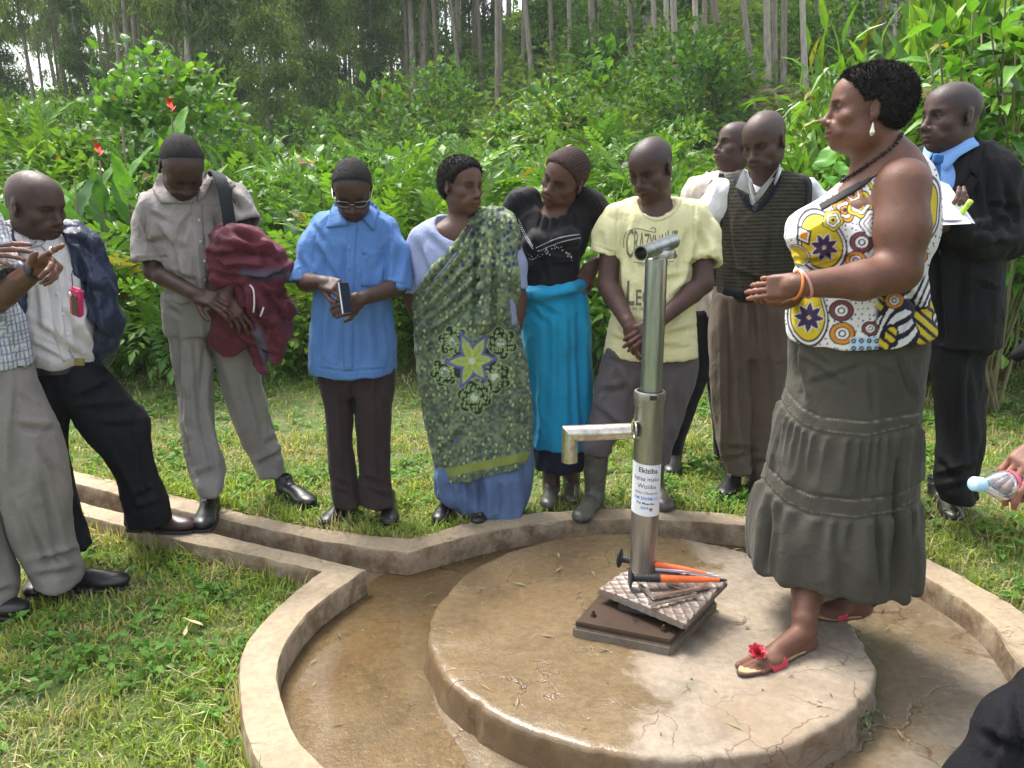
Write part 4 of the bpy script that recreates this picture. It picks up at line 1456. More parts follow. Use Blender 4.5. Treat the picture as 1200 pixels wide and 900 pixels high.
def forest():
 rng = np.random.default_rng(77)
 def tree(ms, x, y, sx, sz, label, lean=(0, 0), name='eucalyptus_tree'):
  r = empty(name, (x, y, float(ground_z(x, y)) - .2), label, 'tree', 'trees of the forest on the hillside')
  r.rotation_euler = (lean[0], lean[1], rng.uniform(0, 6.28)) if lean == (0, 0) else (lean[0], lean[1], 0)
  r.scale = (sx, sx, sz)
  link('trunk', ms[0], r); c = link('crown', ms[1], r); c['kind'] = 'stuff'
 # trunks that can be told apart in the photograph: top x at the frame edge, foot x, foot y, width px
 L = [(693, 700, 103, 8, 'pale'), (738, 742, 108, 7, 'brown'), (765, 770, 110, 5, 'brown'), (790, 796, 158, 5, 'thin brown'), (781, 784, 120, 4, 'thin brown'), (508, 517, 150, 4, 'thin'), (491, 493, 90, 5, 'brown'), (530, 532, 105, 4, 'brown'), (528, 545, 132, 4, 'pale'),
   (466, 474, 118, 3, 'pale'), (421, 434, 140, 4, 'thin'), (616, 626, 112, 6, 'brown'), (703, 706, 90, 4, 'brown'), (722, 724, 95, 4, 'brown'), (755, 757, 90, 4, 'brown'), (838, 861, 146, 8, 'pale'), (872, 888, 130, 6, 'pale'), (899, 901, 128, 8, 'pale'), (907, 909, 120, 6, 'brown'),
   (920, 918, 135, 7, 'pale'), (941, 946, 140, 5, 'pale'), (963, 965, 78, 5, 'brown'), (991, 997, 82, 7, 'pale'), (1033, 1034, 78, 9, 'grey'), (1047, 1047, 80, 9, 'brown'), (1065, 1067, 64, 5, 'grey'), (1082, 1083, 62, 5, 'grey'), (1130, 1131, 40, 6, 'grey'), (815, 819, 140, 5, 'brown'), (826, 824, 110, 4, 'thin'),
   (200, 208, 78, 5, 'pale'), (24, 43, 127, 5, 'dark'), (60, 85, 130, 6, 'pale'), (50, 72, 140, 5, 'pale'), (118, 126, 120, 4, 'dark'), (386, 389, 70, 3, 'pale'), (645, 648, 100, 5, 'brown'), (667, 669, 98, 4, 'brown'), (585, 588, 110, 4, 'brown'), (560, 566, 118, 4, 'thin')]
 for i, (xt, xb, yb, w, tone) in enumerate(L):
  p = terrain_hit(xb, yb)
  if p is None or p[1] > 60: p = at(xb, yb, 34)
  if p[1] < 15: p = at(xb, yb, 15.5)
  x, y = p[0], p[1]
  d = depth_of(p)
  sx = min(1.6, max(.5, (w * d / FPX) / .28))
  # lean so that the trunk passes the frame's top edge where it does in the photograph
  top = at(xt, 0, y)
  ln = (top[0] - x) / max(1, top[2] - p[2])
  side = 'left' if xb < 400 else 'middle' if xb < 800 else 'right'
  ms = TREES_L[i % 2] if xb < 330 else TREES[i % 4]
  tree(ms, x, y, sx, rng.uniform(.95, 1.25), f'{tone} eucalyptus trunk rising from the hillside {near_phrase(xb)}', (0.001, math.atan(ln)))
 for i in range(240):
  y = 20 + 55 * rng.random() ** .8
  f = rng.uniform(-.85, .8)
  x = f * y
  ms = TREES_L[i % 2] if f < -.1 else TREES[i % 4]
  pxx = 600 + f * 930
  if 10 < pxx < 120 and rng.random() < .6: continue
  s = rng.uniform(.45, .95)
  tree(ms, x, y, s, rng.uniform(.9, 1.2), f'slender eucalyptus deep in the forest {near_phrase(pxx)}')
 for i, (px, Y, s) in enumerate([(265, 26, .7), (330, 22, .62), (375, 27, .7), (300, 33, .9), (130, 33, .7), (30, 40, 1.0), (445, 36, .8), (500, 46, 1.1), (560, 38, .8), (400, 44, 1.0), (640, 40, .8), (200, 50, 1.2), (480, 60, 1.3), (-30, 50, 1.0)]):
  x = (px - 600) / FPX * Y
  tree(TREES_D[i % 2], x, Y, s, s * .8, f'dense dark broadleaf tree at the forest edge {near_phrase(px)}', name='broadleaf_tree')
forest()

# ---------------------------------------------------------------- plants with leaves one can pick apart
def single_leaf_plants():
 rng = np.random.default_rng(8)
 def big_leaf_mesh(L, W, droop, hue, shape='ovate', n=8, stalk=0.02):
  V, F = leaf_tpl(L, W, n, .35, droop, shape, stalk)
  # ribs: slight waviness of the blade
  V = V.copy(); k = n + 1
  wv = 0.06 * W * np.sin(np.arange(k) * 2.1)
  V[k:2 * k, 2] += wv; V[2 * k:, 2] -= wv
  V2, F2 = subdivide(V.astype(np.float32), F)
  me = mesh_np('leaf', V2, F2, True, np.tile(hue, (len(V2), 1))); me.materials.append(M_LEAF)
  return me
 can = [big_leaf_mesh(.42, .15, .12, c) for c in ((.07, .2, .022), (.10, .27, .03), (.05, .14, .03))]
 def canna(px, py_base, Y, nl, h, label, flower=False):
  b = at(px, py_base, Y); b[2] = float(ground_z(b[0], Y))
  r = empty('canna_plant', b, label, 'canna', 'broad-leaved canna plants in the thicket')
  mb = MB().tube([(0, 0, 0), (.01, 0, h * .5), (.02, .01, h)], [.014, .011, .007], 7)
  link('stem', mb.mesh('stem', True), r, M_BARK2)
  for i in range(nl):
   o = link('leaf', can[rng.integers(0, 3)], r)
   z = h * (.35 + .6 * i / nl)
   a = i * 2.4 + rng.uniform(-.3, .3)
   o.location = (.01, 0, z)
   o.rotation_euler = (rad(rng.uniform(48, 78)), 0, a)
   s = rng.uniform(.75, 1.1); o.scale = (s, s, s)
  if flower:
   mb = MB()
   for i in range(7):
    a = i * .9; d = np.array([math.cos(a) * .035, math.sin(a) * .035, .03 + .01 * (i % 3)])
    c = np.array([.02, .01, h + .02 + .012 * i])
    s = np.cross(d, [0, 0, 1]); s = unit(s) * .016
    mb.add([c, c + d * .6 + s, c + d * 1.25, c + d * .6 - s], [[0, 1, 2, 3]])
   link('flower', mb.mesh('flower', True), r, mat_plain('red_petal', (.75, .02, .015), .45))
 canna(88, 250, 6.0, 7, 1.5, 'canna with upright bright leaves above the bald man in the white shirt')
 canna(150, 250, 6.1, 7, 1.85, 'tall canna with a leaf standing upright left of the grey-shirted man')
 canna(60, 260, 6.3, 7, 1.45, 'canna with pale broad leaves just behind the bald head at the left')
 canna(5, 250, 5.9, 6, 1.45, 'canna at the left edge of the thicket')
 canna(208, 250, 6.4, 6, 1.93, 'canna with a red flower directly above the grey-shirted man', True)
 canna(262, 250, 6.3, 7, 1.6, 'canna beside the shoulder of the grey-shirted man')
 canna(120, 250, 6.2, 6, 1.62, 'canna with a small red flower between the two left-hand men', True)
 canna(350, 260, 6.6, 4, 1.0, 'low canna between the grey and the blue shirts')
 # right-hand bush of long pointed leaves
 lan = [big_leaf_mesh(.26, .075, .35, c, 'lance', 6, .1) for c in ((.055, .17, .02), (.10, .27, .03), (.035, .10, .018), (.13, .32, .035))]
 r = empty('large_leaved_bush', (2.9, 4.75, float(ground_z(2.9, 4.75))), 'tall bush of long pointed leaves at the right edge behind the suited man', 'bush')
 og = np.array([2.9, 4.75, float(ground_z(2.9, 4.75))])
 mbs = MB()
 cnt = 0
 ends = [(1100, 30, 4.7), (1130, 60, 4.55), (1160, 20, 4.6), (1190, 60, 4.5), (1175, 110, 4.5), (1150, 130, 4.6), (1110, 90, 4.8), (1195, 170, 4.55), (1170, 200, 4.7), (1150, 40, 4.9), (1215, 20, 4.5), (1220, 120, 4.5), (1190, 250, 4.7), (1205, 310, 4.8), (1085, 60, 5.0), (1140, 5, 4.7), (1180, -30, 4.6), (1230, 220, 4.6), (1120, 150, 5.0), (1165, 300, 5.0)]
 for i, (a, b, Y) in enumerate(ends):
  e = at(a, b, Y) - og
  mid = e * .5 + [rng.normal(0, .08), rng.normal(0, .08), .1]
  mbs.tube(catmull([[rng.normal(0, .06), rng.normal(0, .06), 0], mid, e], 4), np.linspace(.012, .004, 9), 6)
  for j in range(16):
   o = link('leaf', lan[rng.integers(0, 4)], r)
   t = j / 16
   p = e + (mid - e) * t * 1.1
   o.location = p + rng.normal(0, .015, 3)
   o.rotation_euler = (rad(rng.uniform(-20, 45)), rng.normal(0, .3), j * 2.4 + rng.uniform(-.4, .4))
   s = rng.uniform(.7, 1.15); o.scale = (s, s, s); cnt += 1
 link('stem', mbs.mesh('stem', True), r, M_BARK2)
 # light green plants left of it
 for i, (px, py, Y) in enumerate([(1000, 120, 6.6), (1040, 110, 6.0), (985, 165, 6.2), (1075, 130, 5.6), (955, 190, 6.4), (965, 140, 7.0), (1030, 150, 5.8)]):
  top = at(px, py, Y); g = float(ground_z(top[0], Y))
  r = empty('pointed_leaf_plant', (top[0], Y, g), ['bright', 'pale', 'slender', 'tall', 'short', 'far', 'leaning'][i] + f' pointed-leaf plant {near_phrase(px)} rising over the hedge', 'plant', 'pointed-leaf plants behind the front woman')
  h = top[2] - g
  link('stem', MB().tube([(0, 0, 0), (.03, 0, h * .5), (0, 0, h)], [.014, .01, .005], 6).mesh('stem', True), r, M_BARK2)
  for j in range(16):
   o = link('leaf', lan[(1, 3, 1, 0)[rng.integers(0, 4)]], r)
   o.location = (0, 0, h * (1 - .6 * (j / 16) ** 1.2))
   o.rotation_euler = (rad(rng.uniform(0, 50) if j else 80), 0, j * 2.4)
   s = rng.uniform(.55, .9); o.scale = (s, s, s)
 # round light leaf clump by the front woman's chin
 rl = big_leaf_mesh(.16, .15, .1, (.12, .33, .04), 'heart', 6, .0)
 r = empty('round_leaf_plant', at(975, 215, 4.9), 'plant with round glossy leaves beside the chin of the front woman', 'plant')
 for j, (px, py) in enumerate([(970, 195), (962, 200), (985, 205), (978, 218), (990, 228), (965, 222)]):
  o = link('leaf', rl, r)
  o.location = at(px, py, 4.85 + j * .03) - at(975, 215, 4.9)
  o.rotation_euler = (rad(70 - j * 8), .2 * (j % 3 - 1), .5 * (j - 2)); s = .7 if j else 1.0; o.scale = (s, s, s)
 zb = float(ground_z(0.0 + r.location[0], 4.9))
 link('stem', MB().tube([(0, .05, zb - r.location[2]), (.02, .05, -.3), (0, .02, 0)], [.012, .009, .005], 6).mesh('stem', True), r, M_BARK2)
 # pink flower head
 p = at(1112, 98, 5.1)
 r = empty('pink_flower_plant', (p[0], p[1], float(ground_z(p[0], p[1]))), 'pale pink flower cluster on a tall stalk above the suited man', 'flower')
 n = 1500
 h = p[2] - r.location[2]
 d = rng.normal(0, 1, (n, 3)); d[:, 2] = np.abs(d[:, 2]) * .6; d /= np.linalg.norm(d, axis=1)[:, None]
 pos = d * [.18, .14, .07] * rng.uniform(.6, 1.05, (n, 1)) + [0, 0, h - .06]
 V, F, C = scatter(leaf_tpl(.022, .014, 1, .2, .2, 'ovate', 0), pos, rand_frames(rng, d + rng.normal(0, .4, (n, 3)), .6, .5), rng.uniform(.6, 1.3, n), green(rng, n, (.42, .30, .27), (.40, .38, .22)))
 f = link('flower_head', mesh_np('flower_head', V, F, False, C), r, M_GRASS); f['kind'] = 'stuff'
 mb = MB().tube([(0, 0, 0), (.02, 0, h * .6), (0, 0, h - .1)], [.012, .009, .006], 6)
 for i in range(14):
  a = i * .45; mb.tube([(0, 0, h - .22), (.14 * math.cos(a * 2.4), .11 * math.sin(a * 2.4), h - .05)], [.004, .002], 4)
 link('stem', mb.mesh('stem', True), r, M_BARK2)
single_leaf_plants()

# ---------------------------------------------------------------- wooden rack on the slope
def rack():
 rng = np.random.default_rng(4)
 M_WOOD = mat_bark('weathered_wood', (.10, .07, .045), (.30, .21, .13), (1, 1, 1))
 c = at(925, 128, 19.0)
 r = empty('log_rack', (c[0], c[1], float(ground_z(c[0], c[1]))), 'open wooden rack of stacked poles among the trunks on the slope', 'rack')
 og = np.array(r.location)
 for px, py in ((882, 150), (908, 150), (935, 148), (955, 150)):
  a = at(px, py, 19.0) - og; b = at(px + 2, 112, 19.0) - og
  link('post', MB().tube([a - [0, 0, .3], b], .06, 7).mesh('post', True), r, M_WOOD)
 for i, (x0, y0, x1, y1, dy) in enumerate([(868, 120, 962, 108, 0), (872, 124, 958, 113, .2), (870, 112, 950, 106, .5), (880, 130, 965, 120, -.1), (890, 108, 940, 104, .8), (866, 140, 925, 132, -.2)]):
  link('pole', MB().tube([at(x0, y0, 19 + dy) - og, at(x1, y1, 19 + dy) - og], [.06, .045], 7).mesh('pole', True), r, M_WOOD)
 mb = MB().box(at(915, 120, 19.3) - og, (.8, .35, .02), rot_x(.25))
 link('plank', mb.mesh('plank'), r, M_WOOD)
rack()
# ================================================================ grass
def grass():
 rng = np.random.default_rng(12)
 def sample(n, x0, x1, y0, y1, dens=None):
  x = rng.uniform(x0, x1, n); y = rng.uniform(y0, y1, n)
  return x, y
 X, Y = [], []
 for n, x0, x1, y0, y1 in ((68000, -2.5, 0.0, 1.3, 3.9), (54000, -3.8, 3.4, 2.9, 4.6), (38000, -5.6, 5.4, 4.3, 7.0), (12000, 1.3, 2.6, 1.2, 3.2)):
  x, y = sample(n, x0, x1, y0, y1)
  keep = np.abs(x) < 0.8 * y + 0.25
  X.append(x[keep]); Y.append(y[keep])
 x = np.concatenate(X); y = np.concatenate(Y)
 ins = inside_poly(x, y, KM)
 # distance to kerb edges: keep off the concrete
 okk = ~inside_poly(x, y, np.concatenate([KO + 0, KO[:1]]))
 m = okk & (poly_dist(x, y, KM) > 0.055)
 x, y = x[m], y[m]
 P = np.stack([x, y, 0 * x], 1)
 den = fbm(P, 3.5, 2)
 fine = fbm(P, 14, 6)
 edge = poly_dist(x, y, KO)
 keep = rng.random(len(x)) < np.clip(0.35 + 1.5 * (den - .35) + 1.0 * (fine - .45) + 0.8 * np.exp(-edge / .12), 0.12, 1)
 x, y, den, edge, fine = x[keep], y[keep], den[keep], edge[keep], fine[keep]
 n = len(x)
 z = ground_z(x, y)
 h = rng.gamma(4.0, 0.0068, n) + 0.006
 h *= (0.65 + 1.2 * (fine - .2).clip(0, 1)) * (1 + 0.9 * np.exp(-edge / .07))
 h *= np.where(y > 4.3, 1.25, 1)
 a = rng.uniform(0, 2 * np.pi, n)
 lean = rng.gamma(2.0, 0.35, n)
 w = rng.uniform(.0014, .0032, n) * (0.75 + y / 5)
 dx, dy = np.cos(a), np.sin(a)
 b = np.stack([x, y, z - .004], 1)
 sidev = np.stack([-dy, dx, 0 * dx], 1) * w[:, None]
 fw = np.stack([dx, dy, 0 * dx], 1)
 ln = np.minimum(lean, 1.4)
 m1 = b + fw * (h * .35 * ln)[:, None] + np.stack([0 * h, 0 * h, h * .62 / (1 + .3 * ln)], 1)
 tp = b + fw * (h * .95 * ln)[:, None] + np.stack([0 * h, 0 * h, h * (1.0 - .38 * ln)], 1)
 V = np.stack([b - sidev, b + sidev, m1 - sidev * .8, m1 + sidev * .8, tp], 1)
 k = np.arange(n)[:, None] * 5
 Q = k + np.array([0, 1, 3, 2]); T = k + np.array([2, 3, 4])
 dry = sstep(.47, .68, fbm(np.stack([x, y, 0 * x], 1), 5, 9) + rng.normal(0, .13, n))[:, None]
 cg = green(rng, n, (.155, .225, .034), (.31, .395, .08), .2)
 cd = green(rng, n, (.34, .30, .14), (.48, .44, .25), .15)
 C = cg * (1 - dry) + cd * dry
 V1, C1 = V.reshape(-1, 3), np.repeat(C, 5, 0)
 # low weeds with rounder leaves
 nw = 9000
 xw = rng.uniform(-3.6, 3.6, nw); yw = rng.uniform(1.3, 6.2, nw)
 Pw = np.stack([xw, yw, 0 * xw], 1)
 kp = (fbm(Pw, 4, 3) > .52) & ~inside_poly(xw, yw, KO) & (poly_dist(xw, yw, KM) > .09) & (np.abs(xw) < .72 * yw + .15)
 xw, yw = xw[kp], yw[kp]; nw = len(xw)
 rep = 5
 xr = np.repeat(xw, rep) + rng.normal(0, .012, nw * rep); yr = np.repeat(yw, rep) + rng.normal(0, .012, nw * rep)
 zr = ground_z(xr, yr) + rng.uniform(.005, .04, nw * rep)
 d = rng.normal(0, 1, (nw * rep, 3)); d[:, 2] = np.abs(d[:, 2]) * .4
 V2, F2, C2 = scatter(leaf_tpl(.034, .019, 2, .25, .25, 'ovate', 0), np.stack([xr, yr, zr], 1), rand_frames(rng, d, .3, 1), rng.uniform(.5, 1.5, nw * rep), green(rng, nw * rep, (.06, .16, .02), (.11, .25, .035)))
 # straw
 ns = 17000
 xs = rng.uniform(-4, 4, ns); ys = rng.uniform(1.3, 6.6, ns)
 Ps = np.stack([xs, ys, 0 * xs], 1)
 kp = (fbm(Ps, 3, 11) > .47) & ~inside_poly(xs, ys, KO) & (poly_dist(xs, ys, KM) > .08) & (np.abs(xs) < .72 * ys + .15)
 xs, ys = xs[kp], ys[kp]; ns = len(xs)
 d = rng.normal(0, 1, (ns, 3)) * [1, 1, .25]
 V3, F3, C3 = scatter(leaf_tpl(.07, .0035, 1, 0, .1, 'lance', 0), np.stack([xs, ys, ground_z(xs, ys) + rng.uniform(.008, .03, ns)], 1), rand_frames(rng, d, .3, 1), rng.uniform(.4, 1.5, ns), green(rng, ns, (.34, .28, .15), (.45, .4, .25), .15))
 n1 = len(V1); n2 = n1 + len(V2)
 Vt = np.concatenate([V1, V2, V3]); Ct = np.concatenate([C1, C2, C3])
 o = link('grass', mesh_np('grass', Vt, [T, np.concatenate([Q, F2 + n1, F3 + n2])], False, Ct), None, M_GRASS)
 tag(o, 'rough trampled grass with weeds and dry straw around the concrete basin', 'grass', kind='stuff')
 # fallen leaves lying on the lawn and stones
 m = mat_plain('dry_leaf', (.42, .36, .17), .7)
 for px, py, L, a, lab in ((243, 735, .11, 1.2, 'long pale dead leaf lying on the left lawn'), (215, 748, .06, .2, 'small pale dead leaf beside the long one on the lawn')):
  p = onz(px, py, -.03)
  V, F = leaf_tpl(L, L * .22, 5, .4, -.1, 'lance')
  o = link('fallen_leaf', mesh_np('fallen_leaf', V, F, True), None, m, (p[0], p[1], float(ground_z(p[0], p[1])) + .035)); o.rotation_euler = (0, .3, a)
  tag(o, lab, 'leaf')
grass()
# ================================================================ people: shared builders
class Sdf:
 """records solid operations, then turns them into one continuous surface"""
 def __init__(s):
  s.ops = []; s.lo = np.full(3, 1e9); s.hi = np.full(3, -1e9)
 def _b(s, lo, hi, mode):
  if mode == 'add':
   s.lo = np.minimum(s.lo, lo); s.hi = np.maximum(s.hi, hi)
 def cone(s, a, b, ra, rb=None, k=0.01, mode='add'):
  rb = ra if rb is None else rb
  a = np.asarray(a, float); b = np.asarray(b, float)
  s._b(np.minimum(a - ra, b - rb), np.maximum(a + ra, b + rb), mode)
  s.ops.append(('cone', (a, b, ra, rb, k, mode), {})); return s
 def chain(s, pts, rs, k=0.01, mode='add'):
  for i in range(len(pts) - 1):
   s.cone(pts[i], pts[i + 1], rs[i], rs[i + 1], k, mode)
  return s
 def ell(s, c, r, M=None, k=0.01, mode='add'):
  r = np.asarray(r if hasattr(r, '__len__') else (r, r, r), float)
  c = np.asarray(c, float); m = r.max()
  s._b(c - m, c + m, mode)
  s.ops.append(('ell', (c, r, M, k, mode), {})); return s
 def box(s, c, h, M=None, rnd=0.004, k=0.005, mode='add'):
  c = np.asarray(c, float); m = np.linalg.norm(h)
  s._b(c - m, c + m, mode)
  s.ops.append(('box', (c, h, M, rnd, k, mode), {})); return s
 def loft(s, secs, k=0.02, mode='add', **kw):
  S = np.asarray(secs, float)
  g = S[:, 3:5].max() + max(0, kw.get('grow', 0))
  s._b(np.array([S[:, 0].min() - g, S[:, 1].min() - g, S[:, 2].min() - .01]), np.array([S[:, 0].max() + g, S[:, 1].max() + g, S[:, 2].max() + .01]), mode)
  s.ops.append(('loft', (S, k, mode), kw)); return s
 def cut(s, p, n, lo=None, hi=None):
  s.ops.append(('cut', (p, n, lo, hi), {})); return s
 def build(s, step=0.006, fines=((), (), ()), fine=0.003):
  f = Field(s.lo - 0.035, s.hi + 0.035, step, fines, fine)
  for nm, a, kw in s.ops:
   getattr(f, nm)(*a, **kw)
  return f.surface()

SKIN = {}
def skin_mat():
 if 'm' not in SKIN: SKIN['m'] = mat_skin('dark_brown_skin', .5)
 return SKIN['m']
M_HAIR = mat_plain('black_hair', (0.020, 0.017, 0.016), 0.85, 0, 0.25, 0.6, 420, 0.3)
M_EYE = None

def hand_ops(S, wrist, dirv, dors, side, curl=(20, 22, 26, 30), thumb=(40, 15), sc=1.0, spread=4, tips=None, palm_r=0.0):
 """side +1: thumb on X = dir x dorsal. curl: degrees per finger joint (index..little), or (mcp, pip) pairs"""
 Y = unit(dirv); Z = np.asarray(dors, float); Z = unit(Z - Y * (Z @ Y)); X = np.cross(Y, Z) * side
 M = np.column_stack([X, Y, Z])
 w = np.asarray(wrist, float)
 G = lambda x, y, z: w + M @ (np.array([x, y, z]) * sc)
 S.cone(G(0, -.02, 0), G(0, .02, 0), .024 * sc, .025 * sc, .012)
 S.box(G(0.002, .050, 0), np.array([.037, .043, .0125]) * sc, M, .011 * sc, .010)
 S.cone(G(.014, .02, -.006), G(.026, .055, -.010), .017 * sc, .014 * sc, .010)
 S.cone(G(-.026, .02, -.006), G(-.026, .07, -.006), .013 * sc, .011 * sc, .010)
 xs = (.029, .0095, -.0100, -.0285); ys = (.092, .096, .092, .084); L = ((.044, .026, .022), (.048, .030, .023), (.044, .028, .022), (.034, .021, .019)); R = (.0092, .0095, .0090, .0080)
 tp = []
 for i in range(4):
  c = curl[i]
  c1, c2 = c if hasattr(c, '__len__') else (c, c * 1.3)
  an = [c1, c1 + c2, c1 + c2 * 1.6]
  sp = rad(spread * (1.5 - i))
  p = np.array([xs[i], ys[i] - .012, 0.001]); r = R[i]
  q0 = G(*p)
  for j in range(3):
   a = rad(an[j])
   d = np.array([math.sin(sp) * math.cos(a), math.cos(sp) * math.cos(a), -math.sin(a)])
   l = L[i][j] + (.012 if j == 0 else 0)
   q = p + d * l
   r2 = R[i] * (.93, .87, .74)[j]
   S.cone(G(*p), G(*q), r * sc, r2 * sc, .0035)
   if j < 2: S.ell(G(*q), R[i] * .98 * sc * (1, .94)[j], None, .003)
   p, r = q, r2
  tp.append(G(*p))
 ta, tc = thumb
 p = np.array([.020, .012, -.008]); r = .0145
 a0 = rad(ta)
 d = np.array([math.sin(a0), math.cos(a0), -.35]); d /= np.linalg.norm(d)
 q = p + d * .046; S.cone(G(*p), G(*q), r * sc, .0120 * sc, .010); p = q
 a1 = a0 - rad(tc); d = np.array([math.sin(a1), math.cos(a1), -.30]); d /= np.linalg.norm(d)
 q = p + d * .034; S.cone(G(*p), G(*q), .0118 * sc, .0108 * sc, .004); p = q
 a1 = a1 - rad(tc * 1.2); d = np.array([math.sin(a1), math.cos(a1), -.22]); d /= np.linalg.norm(d)
 q = p + d * .026; S.cone(G(*p), G(*q), .0108 * sc, .0085 * sc, .004)
 tp.append(G(*q))
 return M, tp

class Person:
 def __init__(s, label, Y, foot, skin=(0.085, 0.048, 0.034), z0=0.0, group=None):
  s.Y = Y
  f = at(foot[0], foot[1], Y)
  s.o = np.array([f[0], Y, z0])
  s.root = empty('person', s.o, label, 'person', group)
  s.skin = np.array(skin) * [1.22, 1.12, 1.02]
  s.body = Sdf()
  s.fz = [[], [], []]
  s.eyes = []; s.H = None; s.paint = []
 def P(s, px, py, dy=0.0):
  return at(px, py, s.Y + dy)
 def w(s, n, py=450, dy=0.0, px=600):
  """length in metres of n photo pixels at this depth"""
  return n * depth_of(s.P(px, py, dy)) / FPX
 def secs(s, rows):
  out = []
  for r in rows:
   py, xl, xr = r[:3]
   dy = r[3] if len(r) > 3 else 0.0
   ry = r[4] if len(r) > 4 else None
   rot = (r[5] if len(r) > 5 else 0.0) - math.atan(((xl + xr) / 2 - 600) / FPX)
   c = s.P((xl + xr) / 2, py, dy)
   rx = s.w((xr - xl) / 2, py, dy)
   ry = rx * .62 if ry is None else (ry if ry < 0.3 else rx * ry)
   out.append((c[0], c[1], c[2], rx, ry, rot))
  return out
 def fine(s, c, r):
  for i in range(3): s.fz[i].append((c[i] - r, c[i] + r))
 def part(s, name, V, F, mat, col=None, smooth=True, parent=None):
  me = mesh_np(name, V, F, smooth, col, origin=s.o)
  return link(name, me, parent or s.root, mat)
 # ---------------- head
 def head(s, px, py, dy=0.0, yaw=0, pitch=0, roll=0, sc=1.0, neck_to=None, neck_r=.054, eye_open=.5, gaze=(0, 0), female=False, jaw=1.0, width=1.0, nose=1.0, lips=1.0, cheeks=1.0, smile=0.0, long_=1.0, ear=1.0):
  c = s.P(px, py, dy)
  yaw = yaw - math.degrees(math.atan((px - 600) / FPX))
  R = rot_z(rad(yaw)) @ rot_z(math.pi) @ rot_x(rad(-pitch)) @ rot_y(rad(roll))
  s.H = (c, R, sc)
  S = s.body
  W = np.array([width, 1, long_]) * sc
  G = lambda x, y, z: c + R @ (np.array([x, y, z]) * W)
  def E(x, y, z, rx, ry, rz, k, mode='add', M=None):
   S.ell(G(x, y, z), (rx * W[0], ry * W[1], rz * W[2]), R if M is None else R @ M, k * sc, mode)
  def C(a, b, ra, rb, k, mode='add'):
   S.cone(G(*a), G(*b), ra * sc, rb * sc, k * sc, mode)
  E(0, -.014, .034, .0765, .098, .084, .01)
  E(0, .030, .045, .062, .058, .052, .03)
  E(0, .024, -.028, .060, .064, .080, .035)
  E(0, .030, -.072, .050 * jaw, .054, .042, .03)
  E(0, .066, -.100, .020 * jaw, .018, .017, .022)
  for q in (-1, 1):
   E(q * .044 , .055, -.024, .023 * cheeks, .021, .019, .022)
   E(q * .044 * jaw, .008, -.062, .016, .028, .026, .03)
   C((q * .010, .083, .019), (q * .044, .068, .020), .0095, .009, .016)
   E(q * .0315, .090, .000, .020, .013, .0125, .014, 'sub')
   E(q * .0310, .0665, -.001, .0155, .0155, .0145, .004)
   # lids
   E(q * .0310, .0685, .0055, .0168, .0150, .0080, .003)
   E(q * .0310, .0670, -.0078, .0160, .0148, .0060, .003)
   if eye_open > 0:
    E(q * .0310, .0850, -.0012, .0135, .0100, .0062 * eye_open, .0015, 'sub')
  # nose
  C((0, .082, .012), (0, .104, -.030), .0080, .0105, .012)
  E(0, .103 + .003 * nose, -.036, .0135 * nose, .0125, .0110, .008)
  for q in (-1, 1):
   E(q * .0150 * nose, .0945, -.0395, .0098 * nose, .0115, .0085, .006)
   E(q * .0075 * nose, .1010, -.0480, .0045, .0050, .0040, .003, 'sub')
   C((q * .020, .089, -.040), (q * .034, .076, -.072), .004, .003, .008, 'sub')
   C((q * .027, .083, -.050), (q * .040, .070, -.070), .010, .010, .014)
  # mouth
  E(0, .072, -.068, .033, .024, .027, .018)
  E(0, .0905, -.0640, .024 * lips, .0105, .0068 * lips, .004)
  for q in (-1, 1):
   C((0, .096, -.0635), (q * .022 * lips, .0845, -.0685 + smile * .004), .0058 * lips, .0030, .004)
   C((0, .094, -.0785), (q * .020 * lips, .0835, -.0715 + smile * .004), .0074 * lips, .0030, .004)
   C((0, .1025, -.0712), (q * .026 * lips, .086, -.0705 + smile * .005), .0016, .0014, .003, 'sub')
  E(0, .092, -.089, .018, .006, .004, .005, 'sub')
  E(0, .100, -.052, .0035, .006, .009, .004, 'sub')
  # ears
  for q in (-1, 1):
   Mt = rot_z(rad(q * -22)) @ rot_x(rad(8))
   E(q * .0790, -.012, -.004, .0060 * ear, .0185 * ear, .0315 * ear, .006, 'add', Mt)
   E(q * .0865, -.004, -.002, .0050, .0095, .0170, .003, 'sub', Mt)
   E(q * .0800, .000, -.006, .0050, .0050, .0070, .003, 'add')
   E(q * .0775, -.004, -.031, .0050, .0080, .0085, .004, 'add')
  # neck
  if neck_to is not None:
   nb = np.asarray(neck_to, float)
   S.cone(G(0, -.030, -.045), nb, neck_r * sc, neck_r * 1.06 * sc, .03 * sc)
   S.cone(G(0, .012, -.085), nb + (R @ np.array([0, .022, 0])) * sc, .030 * sc, .034 * sc, .035 * sc)
  s.fine(c, .135 * sc)
  # eyeballs
  for q in (-1, 1):
   s.eyes.append((G(q * .0310, .0668, -.001), .0137 * sc, R, gaze))
  s.headG = G; s.headW = W
 def head_local(s, V):
  c, R, sc = s.H
  return ((V - c) @ R) / s.headW
 def hair(s, t=.006, style='short', line=.072, mat=None, amp=.0015, freq=220, name='hair', back=-.055, temple=.012, step=.004, fuzz=(.0032, 3500), puff=0):
  c, R, sc = s.H
  S = Sdf()
  G = s.headG; W = s.headW
  def E(x, y, z, rx, ry, rz, k, mode='add'):
   S.ell(G(x, y, z), (rx * W[0], ry * W[1], rz * W[2]), R, k * sc, mode)
  tz = t
  E(0, -.014, .034, .0765 + t, .098 + t, .084 + tz, .01)
  E(0, .030, .045, .062 + t * .8, .058 + t * .6, .052 + tz * .8, .03)
  if style in ('short', 'afro'): E(0, -.03, -.005, .069 + t * .7, .078 + t, .07, .02)
